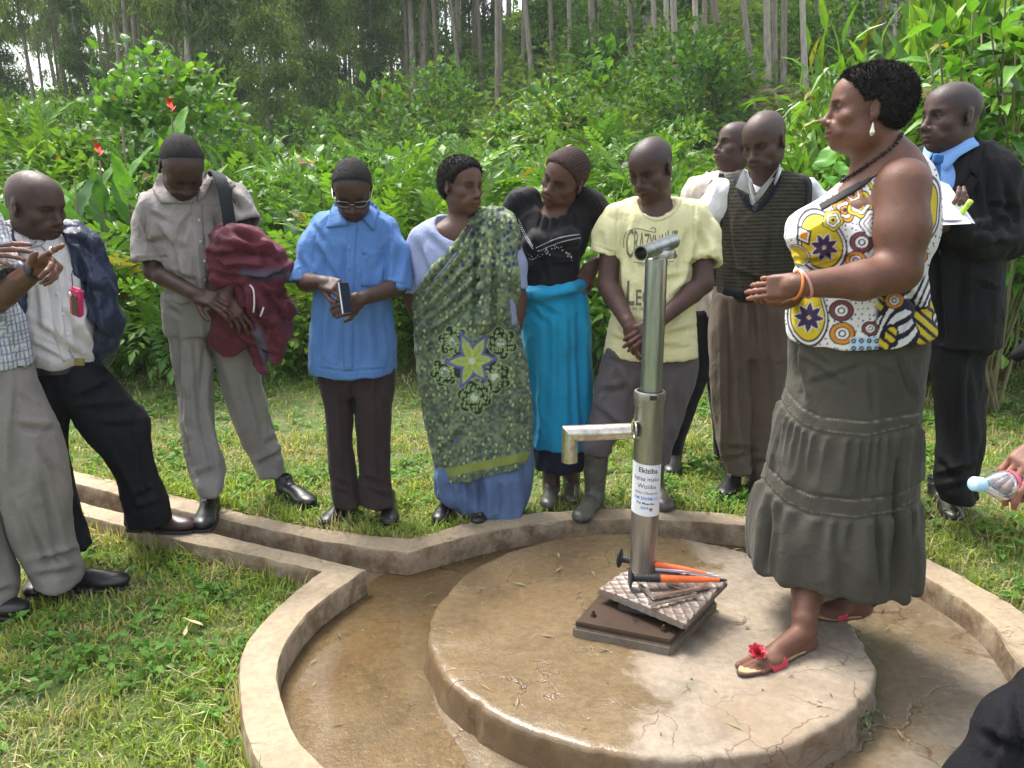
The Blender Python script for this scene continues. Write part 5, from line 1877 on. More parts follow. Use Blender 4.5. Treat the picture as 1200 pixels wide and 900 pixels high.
  if puff: E(0, -.055, .045, .072, .075 + puff, .078 + puff * .6, .03)
  if style == 'braids': E(0.01, -.085, -.02, .05, .04, .05, .02)
  # face side removed
  S.cut(G(0, .080, line + .004), R @ unit([0, 1.26, -1.0]))
  S.cut(G(0, -.02, back), R @ unit([0, .35, -1.0]))
  for q in (-1, 1):
   E(q * .086, -.004, -.008, .022, .026, .036, .004, 'sub')
  V, F = S.build(step * sc)
  N_ = vnormals(V, F)
  if style == 'braids':
   L = s.head_local(V)
   g = L[:, 0] * 95 + L[:, 2] * 20
   V = V + N_ * ((np.abs(np.sin(g * 3.0)) ** .6 - .6) * .006 + (np.sin(L[:, 1] * 900 + g) * .0012))[:, None]
  L = s.head_local(V)
  edge = -((L[:, 1] - .080) * .783 - (L[:, 2] - line) * .622)
  V = V - N_ * (t * .9 * sstep(.022, .0, edge))[:, None]
  V = V + N_ * ((fbm(V, freq * .5, 2) - .5) * 2 * amp + (vnoise(V, freq, 5) - .5) * amp)[:, None]
  ho = s.part(name, V, F, mat or M_HAIR)
  if fuzz:
   rg = np.random.default_rng(9)
   n = int(fuzz[1]); ii = rg.integers(0, len(V), n)
   b = V[ii] + rg.normal(0, .0012, (n, 3)); d = N_[ii] + rg.normal(0, .55, (n, 3)); d /= np.linalg.norm(d, axis=1)[:, None]
   sd = np.cross(d, rg.normal(0, 1, (n, 3))); sd /= np.linalg.norm(sd, axis=1)[:, None] + 1e-9
   ln = (fuzz[0] * rg.uniform(.4, 1.3, n))[:, None]; wd = fuzz[0] * .16 + .0003
   tv = np.stack([b - d * .001 - sd * wd, b - d * .001 + sd * wd, b + d * ln], 1).reshape(-1, 3)
   o = s.part('hair_strands', tv, np.arange(n * 3).reshape(-1, 3), mat or M_HAIR, None, False, ho); o['kind'] = 'stuff'
 def finish_body(s, step=.014, fine=.0048, shaved=None, extra=None, brow=1.0):
  fines = tuple(s.fz)
  V, F = s.body.build(step, fines, fine)
  col = np.tile(s.skin, (len(V), 1)).astype(np.float32)
  col *= (0.92 + .16 * fbm(V, 12, 4))[:, None]
  if s.H is not None:
   L = s.head_local(V)
   near = (np.abs(L[:, 0]) < .11) & (np.abs(L[:, 1]) < .14) & (L[:, 2] > -.13) & (L[:, 2] < .14)
   def blend(mask, c, a=1.0):
    m = (mask * near * a)[:, None]
    col[:] = col * (1 - m) + np.array(c) * m
   lip = sstep(1.25, .85, np.sqrt(((L[:, 0]) / .026) ** 2 + ((L[:, 2] + .0715) / .0145) ** 2)) * (L[:, 1] > .078)
   blend(lip, s.skin * [1.15, .82, .85], .8)
   cr = sstep(.0045, .001, np.abs(L[:, 2] + .0712)) * (np.abs(L[:, 0]) < .024) * (L[:, 1] > .08)
   blend(cr, s.skin * .3, .9)
   for q in (-1, 1):
    d = np.abs(L[:, 2] - (.0205 - .12 * (np.abs(L[:, 0]) - .028) ** 2 * 20))
    b = sstep(.0055, .002, d) * sstep(.010, .014, q * L[:, 0]) * sstep(.050, .044, q * L[:, 0]) * (L[:, 1] > .05)
    blend(b, (.012, .010, .009), .85 * brow)
    lash = sstep(.0045, .002, np.abs(L[:, 2] + .001)) * sstep(.0175, .013, np.abs(q * L[:, 0] - .031)) * (L[:, 1] > .066)
    blend(lash, s.skin * .25, .75)
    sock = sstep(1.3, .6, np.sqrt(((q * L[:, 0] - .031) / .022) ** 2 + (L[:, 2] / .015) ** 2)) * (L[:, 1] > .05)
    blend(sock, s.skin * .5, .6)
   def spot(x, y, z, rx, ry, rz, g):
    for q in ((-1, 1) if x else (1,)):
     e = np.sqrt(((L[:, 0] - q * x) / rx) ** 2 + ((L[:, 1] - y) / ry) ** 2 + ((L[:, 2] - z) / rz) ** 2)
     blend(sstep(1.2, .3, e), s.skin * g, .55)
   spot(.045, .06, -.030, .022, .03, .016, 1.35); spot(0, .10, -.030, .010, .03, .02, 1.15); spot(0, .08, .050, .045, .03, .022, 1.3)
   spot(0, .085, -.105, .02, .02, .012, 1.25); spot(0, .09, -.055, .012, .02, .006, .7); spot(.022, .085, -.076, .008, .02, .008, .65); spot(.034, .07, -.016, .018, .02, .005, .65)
   col[:] = col * (1 + near * (fbm(V, 45, 8) - .5) * .45)[:, None]
   if shaved:
    line, amt, c = shaved
    m = sstep(-.005, .010, -((L[:, 1] - .080) * .783 - (L[:, 2] - line) * .622) + (vnoise(V, 120, 4) - .5) * .010) * sstep(-.06, -.045, L[:, 2])
    m = m * (np.abs(L[:, 0]) < .0795)
    blend(m * (.75 + .5 * (vnoise(V, 300, 3) - .5)), c, amt)
  for f in s.paint: f(V, col)
  if extra: extra(V, col)
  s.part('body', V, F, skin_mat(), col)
  s.nb = len(V)
  global M_EYE
  if M_EYE is None:
   M_EYE, n, l, b = new_mat('eye'); a = n.new('ShaderNodeAttribute'); a.attribute_name = 'Col'
   l.new(a.outputs['Color'], b.inputs['Base Color']); b.inputs['Roughness'].default_value = .12
  for c, r, R, g in s.eyes:
   th = np.linspace(0, np.pi, 13); ph = np.linspace(0, 2 * np.pi, 20, endpoint=False)
   T, Ph = np.meshgrid(th, ph, indexing='ij')
   U = np.stack([np.sin(T) * np.cos(Ph), np.cos(T), np.sin(T) * np.sin(Ph)], -1).reshape(-1, 3)
   col2 = np.tile((.55, .48, .42), (len(U), 1)); col2[U[:, 1] > .80] = (.03, .015, .01); col2[U[:, 1] > .965] = (.003, .003, .003)
   A = R @ rot_z(rad(-g[0])) @ rot_x(rad(-g[1]))
   Vv = c + (U @ A.T) * r
   Fq = [[i * 20 + j, i * 20 + (j + 1) % 20, (i + 1) * 20 + (j + 1) % 20, (i + 1) * 20 + j] for i in range(12) for j in range(20)]
   s.part('eye', Vv, np.array(Fq), M_EYE, col2)
 def arm(s, sh, el, wr, r=(.050, .041, .036, .026), k=.015):
  el2 = el + (wr - el) * .25
  s.body.cone(sh, el, r[0], r[1], k)
  s.body.cone(el, el2, r[1], r[1] * .98, k)
  s.body.cone(el2, wr, r[1] * .98, r[3], k)
 def hand(s, *a, **kw):
  s.fine(np.asarray(a[0]) + unit(a[1]) * .08, .11)
  M, t = hand_ops(s.body, *a, **kw)
  w0 = np.asarray(a[0], float); sc = kw.get('sc', 1.0)
  sk = s.skin
  def paint(V, col):
   # paler palms and finger pads
   L = (V - w0) @ M
   m = (np.abs(L[:, 0]) < .06) & (L[:, 1] > -.01) & (L[:, 1] < .2) & (L[:, 2] < .03) & (L[:, 2] > (-.032 if sc < .9 else -.075))
   f = sstep(.002, -.012, L[:, 2]) * m * .55
   col[:] = col * (1 - f[:, None]) + (sk * [2.0, 1.8, 1.75])[None] * f[:, None]
   for q in t:
    d = np.linalg.norm(V - q, axis=1)
    g = sstep(.011, .006, d)[:, None] * .18
    col[:] = col * (1 - g) + (sk * [2.4, 2.2, 2.2])[None] * g
  s.paint.append(paint)
  return M, t
 def legs_from(s, *legs, f=.55):
  for L in legs:
   L = sorted(L, key=lambda r: -r[2])
   pts = [np.array(r[:3]) for r in L]
   pts[-1] = pts[-1] + (pts[-2] - pts[-1]) * .1
   s.body.chain(pts, [min(max(min(r[3], r[4]) * f, .028), .075) for r in L], .01)
 def torso_body(s, pts, rs):
  s.body.chain(pts, [r * .82 for r in rs], .04)
 # ---------------- clothes
 def garment(s, name, S, mat, step=.0062, wr=(), strokes=(), colf=None, sub=0, smooth=1, parent=None, base_wr=1.0, kind=None, post=None):
  V, F = S.build(step)
  if smooth: V = relax(V, F, smooth, .5)
  for _ in range(sub): V, F = subdivide(V, F)
  N_ = vnormals(V, F)
  d = np.zeros(len(V), dtype=np.float32)
  if base_wr:
   wp = V + (fbm(V, 4, 9)[:, None] - .5) * .16
   d += base_wr * ((ridge(fbm(wp, (13, 13, 6), 1 + len(name), 2)) - .3) * .0045 + (ridge(vnoise(wp, (30, 30, 17), 4)) - .2) * .0012)
  for ax, fa, fl, amp, seed in wr:
   amp = amp * 1.5; ax = unit(ax)
   u = unit(np.cross(ax, [0.13, 1, .2])); v = np.cross(ax, u)
   Q = np.stack([V @ u * fa, V @ v * fa, V @ ax * fl], 1)
   Q = Q + (fbm(V, 6, seed + 3)[:, None] - .5) * .8
   d += amp * (ridge(fbm(Q, 1, seed, 2)) - .35)
  if len(strokes):
   px, py = to_px(V)
   view = V - np.array([0, 0, CAM_H])
   front = (N_ * view).sum(1) < 0.02
   for st in strokes:
    x0, y0, x1, y1, wpx, mm = st[:6]
    wpx = wpx * 1.35
    dist, t = seg_dist2(px, py, (x0, y0), (x1, y1))
    sx, sy = x1 - x0, y1 - y0
    L = math.hypot(sx, sy) + 1e-6
    sd = ((px - x0) * sy - (py - y0) * sx) / L
    tap = np.sin(np.pi * np.clip(t, .02, .98)) ** .5
    g = -np.exp(-(dist / wpx) ** 2) + .55 * np.exp(-((sd - 1.7 * wpx) / wpx) ** 2) * (dist < 4 * wpx)
    d += np.where(front, g * tap * mm * .0028, 0)
  V = V + N_ * d[:, None]
  if post is not None: V = post(V, N_)
  col = None
  if colf is not None:
   col = colf(V, vnormals(V, F))
  o = s.part(name, V, F, mat, col, parent=parent)
  bvh = BVHTree.FromPolygons([tuple(v) for v in V.tolist()], F.tolist())
  return o, bvh
 def sleeve(s, S, pts, rs, k=.02, hollow=.010, cutbox=1.25, flat=None):
  pts = [np.asarray(p, float) for p in pts]
  S.chain(pts, rs, k)
  e = pts[-1]; d = unit(pts[-1] - pts[-2]); r = rs[-1]
  S.cut(e, d, e - r * cutbox, e + r * cutbox)
  if hollow: S.cone(e - d * .016, e + d * .05, r - hollow - .002, r - hollow, .002, 'sub')
 def patch(s, name, bvh, grid_px, mat, off=.002, thick=.0018, parent=None, col=None, smooth=True, bulge=None, nu=None, nv=None):
  """a piece of cloth lying on the garment; grid_px: (nu, nv, 2) photo positions"""
  G_ = np.asarray(grid_px, float)
  nu, nv = G_.shape[:2]
  V = np.zeros((nu, nv, 3)); Nn = np.zeros((nu, nv, 3)); ok = np.zeros((nu, nv), bool)
  o = Vector((0, 0, CAM_H))
  for i in range(nu):
   for j in range(nv):
    r = unit(ray(*G_[i, j]))
    h, n, _, _ = bvh.ray_cast(o, Vector(r))
    if h is not None:
     if n.dot(Vector(r)) > 0: n = -n
     V[i, j] = h; Nn[i, j] = n; ok[i, j] = True
  if not ok.any(): return None
  md = V[ok].mean(0)
  for i in range(nu):
   for j in range(nv):
    if not ok[i, j]:
     d = np.hypot(*np.moveaxis(np.argwhere(ok) - [i, j], 1, 0)); q = np.argwhere(ok)[d.argmin()]
     r = ray(*G_[i, j]); V[i, j] = np.array([0, 0, CAM_H]) + r * (V[q[0], q[1]][1] / r[1]); Nn[i, j] = Nn[q[0], q[1]]
  b = 0 if bulge is None else bulge(np.linspace(0, 1, nu)[:, None], np.linspace(0, 1, nv)[None, :])[..., None]
  top = V + Nn * (off + thick + b); bot = V + Nn * (off - .004)
  I = (np.arange(nu - 1)[:, None] * nv + np.arange(nv - 1)[None, :]).ravel()
  F = np.stack([I, I + nv, I + nv + 1, I + 1], 1)
  edge = [k * nv for k in range(nu)] + [(nu - 1) * nv + k for k in range(1, nv)] + [k * nv + nv - 1 for k in range(nu - 2, -1, -1)] + [k for k in range(nv - 2, 0, -1)]
  n0 = nu * nv
  Fs = np.array([[edge[i], edge[(i + 1) % len(edge)], edge[(i + 1) % len(edge)] + n0, edge[i] + n0] for i in range(len(edge))])
  Va = np.concatenate([top.reshape(-1, 3), bot.reshape(-1, 3)])
  # orient towards the camera
  nn = np.cross(top[1, 0] - top[0, 0], top[0, 1] - top[0, 0])
  Fa = np.concatenate([F, F[:, ::-1] + n0, Fs[:, ::-1]])
  if nn @ Nn[0, 0] < 0: Fa = Fa[:, ::-1]
  c = None
  if col is not None:
   c = np.concatenate([col.reshape(-1, 3)] * 2)
  return s.part(name, Va, Fa, mat, c, smooth, parent)
 def quadgrid(s, q, nu=8, nv=8):
  """bilinear grid in a photo quad: q = [p00, p10, p11, p01]"""
  q = np.asarray(q, float)
  u = np.linspace(0, 1, nu)[:, None, None]; v = np.linspace(0, 1, nv)[None, :, None]
  return q[0] * (1 - u) * (1 - v) + q[1] * u * (1 - v) + q[2] * u * v + q[3] * (1 - u) * v
 def ribbon(s, pts, wd, n=4, nv=4):
  """grid following a photo polyline"""
  C_ = catmull(np.asarray(pts, float), n)
  wd = np.interp(np.linspace(0, 1, len(C_)), np.linspace(0, 1, np.size(wd)) if np.size(wd) > 1 else [0, 1], wd if np.size(wd) > 1 else [wd, wd])
  T = np.gradient(C_, axis=0); T /= np.linalg.norm(T, axis=1)[:, None] + 1e-9
  Nv = np.stack([-T[:, 1], T[:, 0]], 1)
  v = np.linspace(-.5, .5, nv)[None, :, None]
  return C_[:, None, :] + Nv[:, None, :] * v * wd[:, None, None]
 def dots(s, name, bvh, pts, r, mat, parent=None, h=.0015):
  for px, py in pts:
   rr = unit(ray(px, py))
   hh, n, _, _ = bvh.ray_cast(Vector((0, 0, CAM_H)), Vector(rr))
   if hh is None: continue
   n = np.array(n)
   if n @ rr > 0: n = -n
   u = unit(np.cross(n, [0, 0, 1])); w = np.cross(n, u)
   mb = MB().lathe([(0, h), (r * .5, h * .8), (r, h), (r, -.002), (0, -.002)], np.array(hh) + n * .002, np.column_stack([u, w, n]), 12)
   link(name, mb.mesh(name, True, origin=s.o), parent or s.root, mat)
 def text(s, name, bvh, string, cx, cy, size_px, mat, rot=0, shear=0, xs=1.0, bold=False, parent=None, off=.0022):
  V2, F2 = text_tris(string, bold, 2, .18)
  a = rad(rot)
  x = V2[:, 0] * size_px * xs + V2[:, 1] * shear * size_px; y = -V2[:, 1] * size_px
  px = cx + x * math.cos(a) - y * math.sin(a); py = cy + x * math.sin(a) + y * math.cos(a)
  V = []; ok = []
  for u, v in zip(px, py):
   r = unit(ray(u, v))
   h, n, _, _ = bvh.ray_cast(Vector((0, 0, CAM_H)), Vector(r))
   if h is None: V.append((0, 0, 0)); ok.append(False)
   else:
    if n.dot(Vector(r)) > 0: n = -n
    V.append(tuple(h + n * off)); ok.append(True)
  ok = np.array(ok); F2 = F2[ok[F2].all(1)]
  if len(F2): return np.array(V), F2
  return None
 def prints(s, name, pieces, mat, parent=None, kind='stuff'):
  mb = MB()
  for p in pieces:
   if p is not None: mb.add(*p)
  if mb.n:
   o = link(name, mb.mesh(name, False, origin=s.o), parent or s.root, mat)
   return o
 def collar(s, c, rx, ry, h=.035, w=.045, tip=.03, yaw=0, pitch=12, gap=14, mat=None, spread=.35, name='collar', parent=None, stand=True, lift=0.0, bvh=None):
  """folded shirt collar round the neck; c neck base centre; front direction by yaw"""
  R = rot_z(rad(yaw) - math.atan(c[0] / c[1])) @ rot_z(math.pi) @ rot_x(rad(-pitch))
  n = 49
  A = np.linspace(rad(gap), 2 * math.pi - rad(gap), n)     # 0 = front
  rows = []
  front = np.cos(A)                                   # 1 front, -1 back
  fr = np.clip((front + .2) / 1.2, 0, 1) ** 2
  A2 = math.pi + (A - math.pi) * (math.pi - rad(gap + 17)) / (math.pi - rad(gap))
  def ring(sx, z, extra=0, A=A):
   return np.stack([np.sin(A) * (rx + sx), np.cos(A) * (ry + sx + extra), z + 0 * A], 1)
  z0 = -.012 - .030 * fr
  rows.append(ring(.002, z0)); rows.append(ring(.000, z0 + h * .9)); rows.append(ring(.002, z0 + h)); rows.append(ring(.006, z0 + h * .97))
  wd = w + tip * np.clip((front - .60) / .38, 0, 1) ** 2.2 * 1.6
  rows.append(ring(.010 + spread * wd * .4, z0 + h * .97 - wd * .45, .004))
  lo = ring(.014 + spread * wd, z0 + h * .97 - wd * .93, .006, A2)
  rows.append(lo)
  lo2 = lo.copy(); lo2[:, 2] -= .002; lo2 *= [.985, .985, 1]; rows.append(lo2)
  up = ring(.006 + spread * wd * .35, z0 + h * .9 - wd * .45, .002); rows.append(up)
  Vv = np.stack(rows, 1)
  Vv[:, :, 0] += (fbm(Vv, 30, 3) - .5) * .004
  Vv = np.asarray(c) + Vv.reshape(-1, 3) @ R.T
  if bvh is not None:
   kk = len(rows)
   for q in range(len(Vv)):
    if q % kk in (4, 5, 6, 7):
     v = Vector(Vv[q]); loc, nn, _, _ = bvh.find_nearest(v)
     off = (.013, .0085, .002, .006)[q % kk - 4]
     if loc is not None and (v - loc).dot(nn) < off: Vv[q] = loc + nn * off
  k = len(rows)
  F = [[i * k + j, i * k + j + 1, (i + 1) * k + j + 1, (i + 1) * k + j] for i in range(n - 1) for j in range(k - 1)]
  V2, F2 = Vv.astype(np.float32), np.array(F)
  o = s.part(name, V2, F2, mat, None, True, parent)
  return o

# ---------------------------------------------------------------- footwear prototypes (toe along +Y, sole at z=0)
M_SHOE = mat_plain('black_leather', (0.018, 0.017, 0.017), 0.36, 0, 0.5, 0.25, 60, 0.5)
M_SHOEB = mat_plain('brown_leather', (0.045, 0.02, 0.018), 0.40, 0, 0.5, 0.25, 60, 0.4)
M_SOLE = mat_plain('dark_sole', (0.02, 0.018, 0.016), 0.7, 0, 0.4, .2)
M_BOOT = mat_plain('dusty_rubber', (0.085, 0.078, 0.062), 0.42, 0, 0.5, 0.35, 30, 0.5)
M_LACE = mat_plain('black_lace', (0.01, 0.01, 0.01), 0.8)
def shoe_meshes():
 S = Sdf()
 S.ell((0.004, .195, .034), (.046, .070, .027), None, .01)
 S.ell((0.0, .10, .042), (.037, .085, .033), None, .03)
 S.ell((0.0, .015, .042), (.034, .042, .040), None, .03)
 S.cone((0, .030, .05), (0, .012, .088), .036, .040, .02)
 S.cone((0, .012, .07), (0, .008, .14), .034, .036, .003, 'sub')
 S.box((0, .12, -.02), (.08, .20, .032), None, .001, .001, 'sub')
 S.cone((-.05, .128, .082), (.05, .128, .082), .004, .004, .006, 'sub')
 V, F = S.build(.0045)
 up = mesh_np('upper', relax(V, F, 1), F); up.materials.append(M_SHOE)
 S = Sdf()
 S.box((0.003, .175, .007), (.047, .085, .0075), None, .007, .01)
 S.box((0.0, .06, .010), (.033, .07, .006), None, .005, .01)
 S.box((0.0, .010, .009), (.037, .035, .012), None, .006, .006)
 V, F = S.build(.0045)
 # round the toe
 t = np.clip((V[:, 1] - .19) / .08, 0, 1); V[:, 0] *= np.sqrt(np.clip(1 - t * t * .8, .05, 1))
 so = mesh_np('sole', V, F); so.materials.append(M_SOLE)
 mb = MB()
 for i in range(4):
  y = .075 + i * .018; z = .083 - i * .0052
  mb.tube([(-.018, y, z - .006), (-.008, y + .002, z), (.008, y + .002, z), (.018, y, z - .006)], .0018, 5)
 la = mb.mesh('lace', True); la.materials.append(M_LACE)
 return up, so, la
SHOE = shoe_meshes()
def boot_meshes():
 S = Sdf()
 S.ell((0.003, .195, .040), (.050, .070, .036), None, .01)
 S.ell((0.0, .09, .050), (.042, .09, .045), None, .03)
 S.ell((0.0, .010, .050), (.040, .046, .050), None, .03)
 S.cone((0, .020, .07), (0, .005, .20), .047, .053, .03)
 S.cone((0, .005, .20), (0, .000, .34), .053, .066, .02)
 S.cut((0, 0, .34), (0, 0, 1)); S.cone((0, 0, .30), (0, 0, .40), .060, .064, .002, 'sub')
 S.box((0, .12, -.03), (.09, .22, .032), None, .001, .001, 'sub')
 V, F = S.build(.006)
 Nn = vnormals(V, F)
 V = V + Nn * ((ridge(fbm(V, (10, 10, 30), 2)) - .3) * .004 * sstep(.06, .12, V[:, 2]) * sstep(.30, .2, V[:, 2]))[:, None]
 up = mesh_np('boot_upper', V, F); up.materials.append(M_BOOT)
 mb = MB().lathe([(.0655, .325), (.069, .327), (.069, .340), (.0655, .342)], (0, 0, 0), None, 28)
 rim = mb.mesh('boot_rim', True); rim.materials.append(M_BOOT)
 return up, rim
BOOT = boot_meshes()
def put_shoe(person, heel, toe, z, brown=False, tilt=0, boot=False, sc=1.0, name=None):
 """heel, toe: ground points (x, y)"""
 d = np.array([toe[0] - heel[0], toe[1] - heel[1]])
 a = math.atan2(d[1], d[0]) - math.pi / 2
 loc = np.array([heel[0], heel[1], z]) - person.o
 if boot:
  o = link('gumboot', BOOT[0], person.root); link('boot_rim', BOOT[1], o)
 else:
  me = SHOE[0]
  if brown:
   me = SHOE[0].copy(); me.materials.clear(); me.materials.append(M_SHOEB)
  o = link('shoe', me, person.root); link('sole', SHOE[1], o); link('lace', SHOE[2], o)
 o.location = loc; o.rotation_euler = (rad(tilt), 0, a); o.scale = (sc, sc, sc)
 return o

def cuff_hollow(S, c, r, z):
 S.cut((c[0], c[1], z), (0, 0, -1), np.array([c[0] - r * 2, c[1] - r * 2, z - .2]), np.array([c[0] + r * 2, c[1] + r * 2, z + .2]))

def hem_hollow(p, S, rows, py, wall=.012, up=.02):
 """cut a garment flat at photo height py and open its underside"""
 sec = [r for r in p.secs(rows)]
 z = at((rows[-1][1] + rows[-1][2]) / 2, py, p.Y + (rows[-1][3] if len(rows[-1]) > 3 else 0))[2]
 S.cut((0, 0, z), (0, 0, -1))
 b = sec[-1]
 S.loft([(b[0], b[1], z + up, b[3] - wall, b[4] - wall, b[5]), (b[0], b[1], z - .06, b[3] - wall, b[4] - wall, b[5])], .002, 'sub')
def leg_open(S, sec):
 pass
# ================================================================ the man in the blue shirt, looking at a phone
def man_blue():
 p = Person('man in a loose bright blue short-sleeved shirt and glasses, looking down at a phone', 3.36, (415, 606), (0.052, 0.030, 0.022))
 P = p.P
 mat = mat_cloth('blue_shirt_cloth', (0.09, 0.20, 0.45), .8, .18, wr=.3)
 mtr = mat_cloth('dark_brown_trouser_cloth', (0.038, 0.024, 0.024), .85, .25)
 # body
 nb = P(415, 265, .0)
 p.head(413, 222, -.07, yaw=-4, pitch=38, roll=0, sc=.97, neck_to=nb, neck_r=.052, eye_open=0, lips=1.0)
 p.torso_body([P(415, 275, .02), P(412, 340, .02), P(414, 425, .03)], [.10, .11, .12])
 shL, elL, wrL = P(374, 268, .04), P(359, 331, -.03), P(379, 331, -.24)
 shR, elR, wrR = P(453, 270, .04), P(465, 336, -.03), P(424, 350, -.22)
 p.arm(shL, elL, wrL, r=(.04, .038, .036, .026)); p.arm(shR, elR, wrR, r=(.04, .038, .036, .026))
 p.hand(wrL, P(398, 336, -.30) - wrL, (-.2, -.75, .8), 1, curl=(38, 42, 48, 50), thumb=(35, 15), sc=.92)
 p.hand(wrR, P(403, 362, -.27) - wrR, (.0, -.9, -.35), -1, curl=(40, 44, 48, 50), thumb=(50, 20), sc=.92)
 a = p.secs([(415, 372, 416, .03, .09), (436, 373, 416, .02, .09), (480, 380, 414, .01, .075), (519, 384, 412, .01, .065), (547, 386, 416, .0, .065), (575, 389, 421, .0, .07), (590, 392, 424, -.01, .075)])
 b = p.secs([(415, 408, 462, .03, .09), (436, 410, 463, .02, .09), (480, 415, 459, .01, .075), (519, 419, 457, .01, .065), (547, 421, 457, .0, .065), (574, 420, 459, .0, .07), (590, 424, 463, -.01, .078)])
 p.legs_from(a, b)
 p.finish_body(shaved=(.100, .9, (.016, .013, .012)))
 p.hair(.0035, 'short', .106, amp=.001, freq=300)
 # shirt
 S = Sdf()
 p.sleeve(S, [P(379, 265, .04), P(366, 292, .02), P(359, 333, -.02)], [.050, .062, .070], .025)
 p.sleeve(S, [P(447, 267, .04), P(460, 296, .02), P(463, 341, -.02)], [.050, .062, .070], .025)
 rows = [(244, 398, 432, .03, .06), (252, 380, 450, .03, .08), (262, 370, 461, .02, .10), (278, 366, 464, .015, .108), (300, 368, 462, .01, .115), (335, 370, 456, .0, .12), (370, 368, 457, .0, .125), (400, 364, 461, .0, .13), (425, 363, 462, .0, .13), (444, 366, 461, .0, .128)]
 S.loft(p.secs(rows), .035)
 hem_hollow(p, S, rows, 438)
 S.ell(P(414, 246, -.02), (.066, .075, .05), None, .01, 'sub')
 st = [(366, 430, 409, 435, .8, 2.2), (409, 435, 458, 430, .8, 2.2), (346, 330, 374, 320, .8, 2.2), (450, 329, 477, 334, .8, 2.2), (371, 262, 366, 318, .9, 2.5), (456, 264, 455, 318, .9, 2.5), (372, 290, 392, 330, 3, 7), (377, 300, 385, 345, 3, 5), (455, 285, 440, 320, 3, 6), (452, 300, 448, 345, 3, 7), (405, 290, 400, 330, 2.5, 4), (392, 360, 384, 420, 4, 6), (378, 350, 372, 425, 3, 5), (440, 350, 446, 415, 4, 6), (425, 370, 428, 430, 3, 4), (452, 350, 455, 410, 3, 5), (350, 300, 362, 330, 3, 5), (470, 290, 462, 330, 3, 5), (400, 385, 402, 428, 3, 4), (365, 262, 380, 285, 3, 4), (430, 300, 440, 340, 3, 4)]
 o, bvh = p.garment('shirt', S, mat, .0066, wr=[((0, .1, 1), 11, 3, .007, 2)], strokes=st)
 p.patch('placket', bvh, p.ribbon([(414, 262), (411, 300), (409, 350), (408, 400), (408, 434)], 11, 5, 4), mat, .0006, .0014, parent=o)
 pk = p.patch('pocket', bvh, p.quadgrid([(425, 292), (451, 294), (449, 338), (423, 336)], 10, 10), mat, .0006, .0012, parent=o, bulge=lambda u, v: .003 * np.sin(u * 3.1) * (1 - v))
 p.patch('pocket_flap', bvh, p.quadgrid([(424, 291), (452, 293), (452, 300), (424, 298)], 10, 4), mat, .0018, .0015, parent=o)
 p.dots('button', bvh, [(409, 291), (409, 314), (408, 385), (408, 412)], .0055, mat_plain('blue_button', (.1, .2, .5), .4), parent=o)
 p.collar(P(414, 250, .02), .066, .068, h=.034, w=.020, tip=.0, yaw=8, pitch=20, gap=14, mat=mat, spread=.3, bvh=bvh)
 for q in ([(393, 240), (409, 264), (383, 268), (388, 250)], [(433, 237), (424, 257), (438, 271), (443, 247)]):
  p.patch('collar', bvh, p.quadgrid(q, 8, 8), mat, .008, .003, parent=o)
 # trousers
 S = Sdf()
 S.loft(a, .01); S.loft(b, .01)
 S.loft(p.secs([(400, 370, 461, .03, .11), (440, 374, 462, .03, .11), (462, 379, 459, .03, .09)]), .02)
 leg_open(S, a); leg_open(S, b)
 st = [(395, 440, 398, 575, 2.5, -3), (436, 440, 440, 575, 2.5, -3), (412, 440, 414, 480, 3, 6), (450, 440, 436, 475, 3, 5), (388, 560, 412, 575, 3, 5), (425, 560, 452, 572, 3, 5), (392, 575, 416, 583, 2.5, 4), (385, 500, 395, 530, 3, 3), (430, 575, 458, 584, 2.5, 4)]
 p.garment('trousers', S, mtr, .0080, wr=[((0, 0, 1), 12, 2.0, .004, 6)], strokes=st)
 put_shoe(p, (p.P(402, 590)[0], 3.47), (onz(392, 611)[0], onz(392, 611)[1] - .02), 0, sc=.95)
 put_shoe(p, (p.P(448, 590)[0], 3.48), (onz(458, 609)[0], onz(458, 609)[1] - .02), 0, sc=.95)
 # glasses
 G = p.headG
 gl = mat_plain('silver_wire', (.42, .42, .44), .3, 1.0)
 mb = MB()
 for q in (-1, 1):
  ringp = [G(q * (.033 + .026 * np.sign(math.cos(t)) * abs(math.cos(t)) ** .55), .094 - .004 * abs(math.cos(t)) - .012 * (q * 0 + (1 + math.cos(t)) / 2) ** 2, -.006 + .0125 * np.sign(math.sin(t)) * abs(math.sin(t)) ** .6) for t in np.linspace(0, 2 * math.pi, 24, endpoint=False)]
  mb.tube(ringp, .0012, 6, closed=True)
  mb.tube([G(q * .058, .082, -.002), G(q * .077, .06, .002), G(q * .083, .0, .006), G(q * .083, -.015, -.005)], .0018, 6)
 mb.tube([G(-.009, .097, -.002), G(0, .101, .002), G(.009, .097, -.002)], .0016, 6)
 g = empty('glasses', (0, 0, 0), 'thin silver-framed glasses worn by the man in the blue shirt', 'glasses'); g.location = p.H[0]
 link('frame', mb.mesh('frame', True, origin=p.H[0]), g, gl)
 lm, n_, l_, b_ = new_mat('spectacle_lens'); b_.inputs['Base Color'].default_value = (.75, .8, .85, 1); b_.inputs['Transmission Weight'].default_value = 1; b_.inputs['Roughness'].default_value = .02; b_.inputs['IOR'].default_value = 1.05; b_.inputs['Specular IOR Level'].default_value = 1
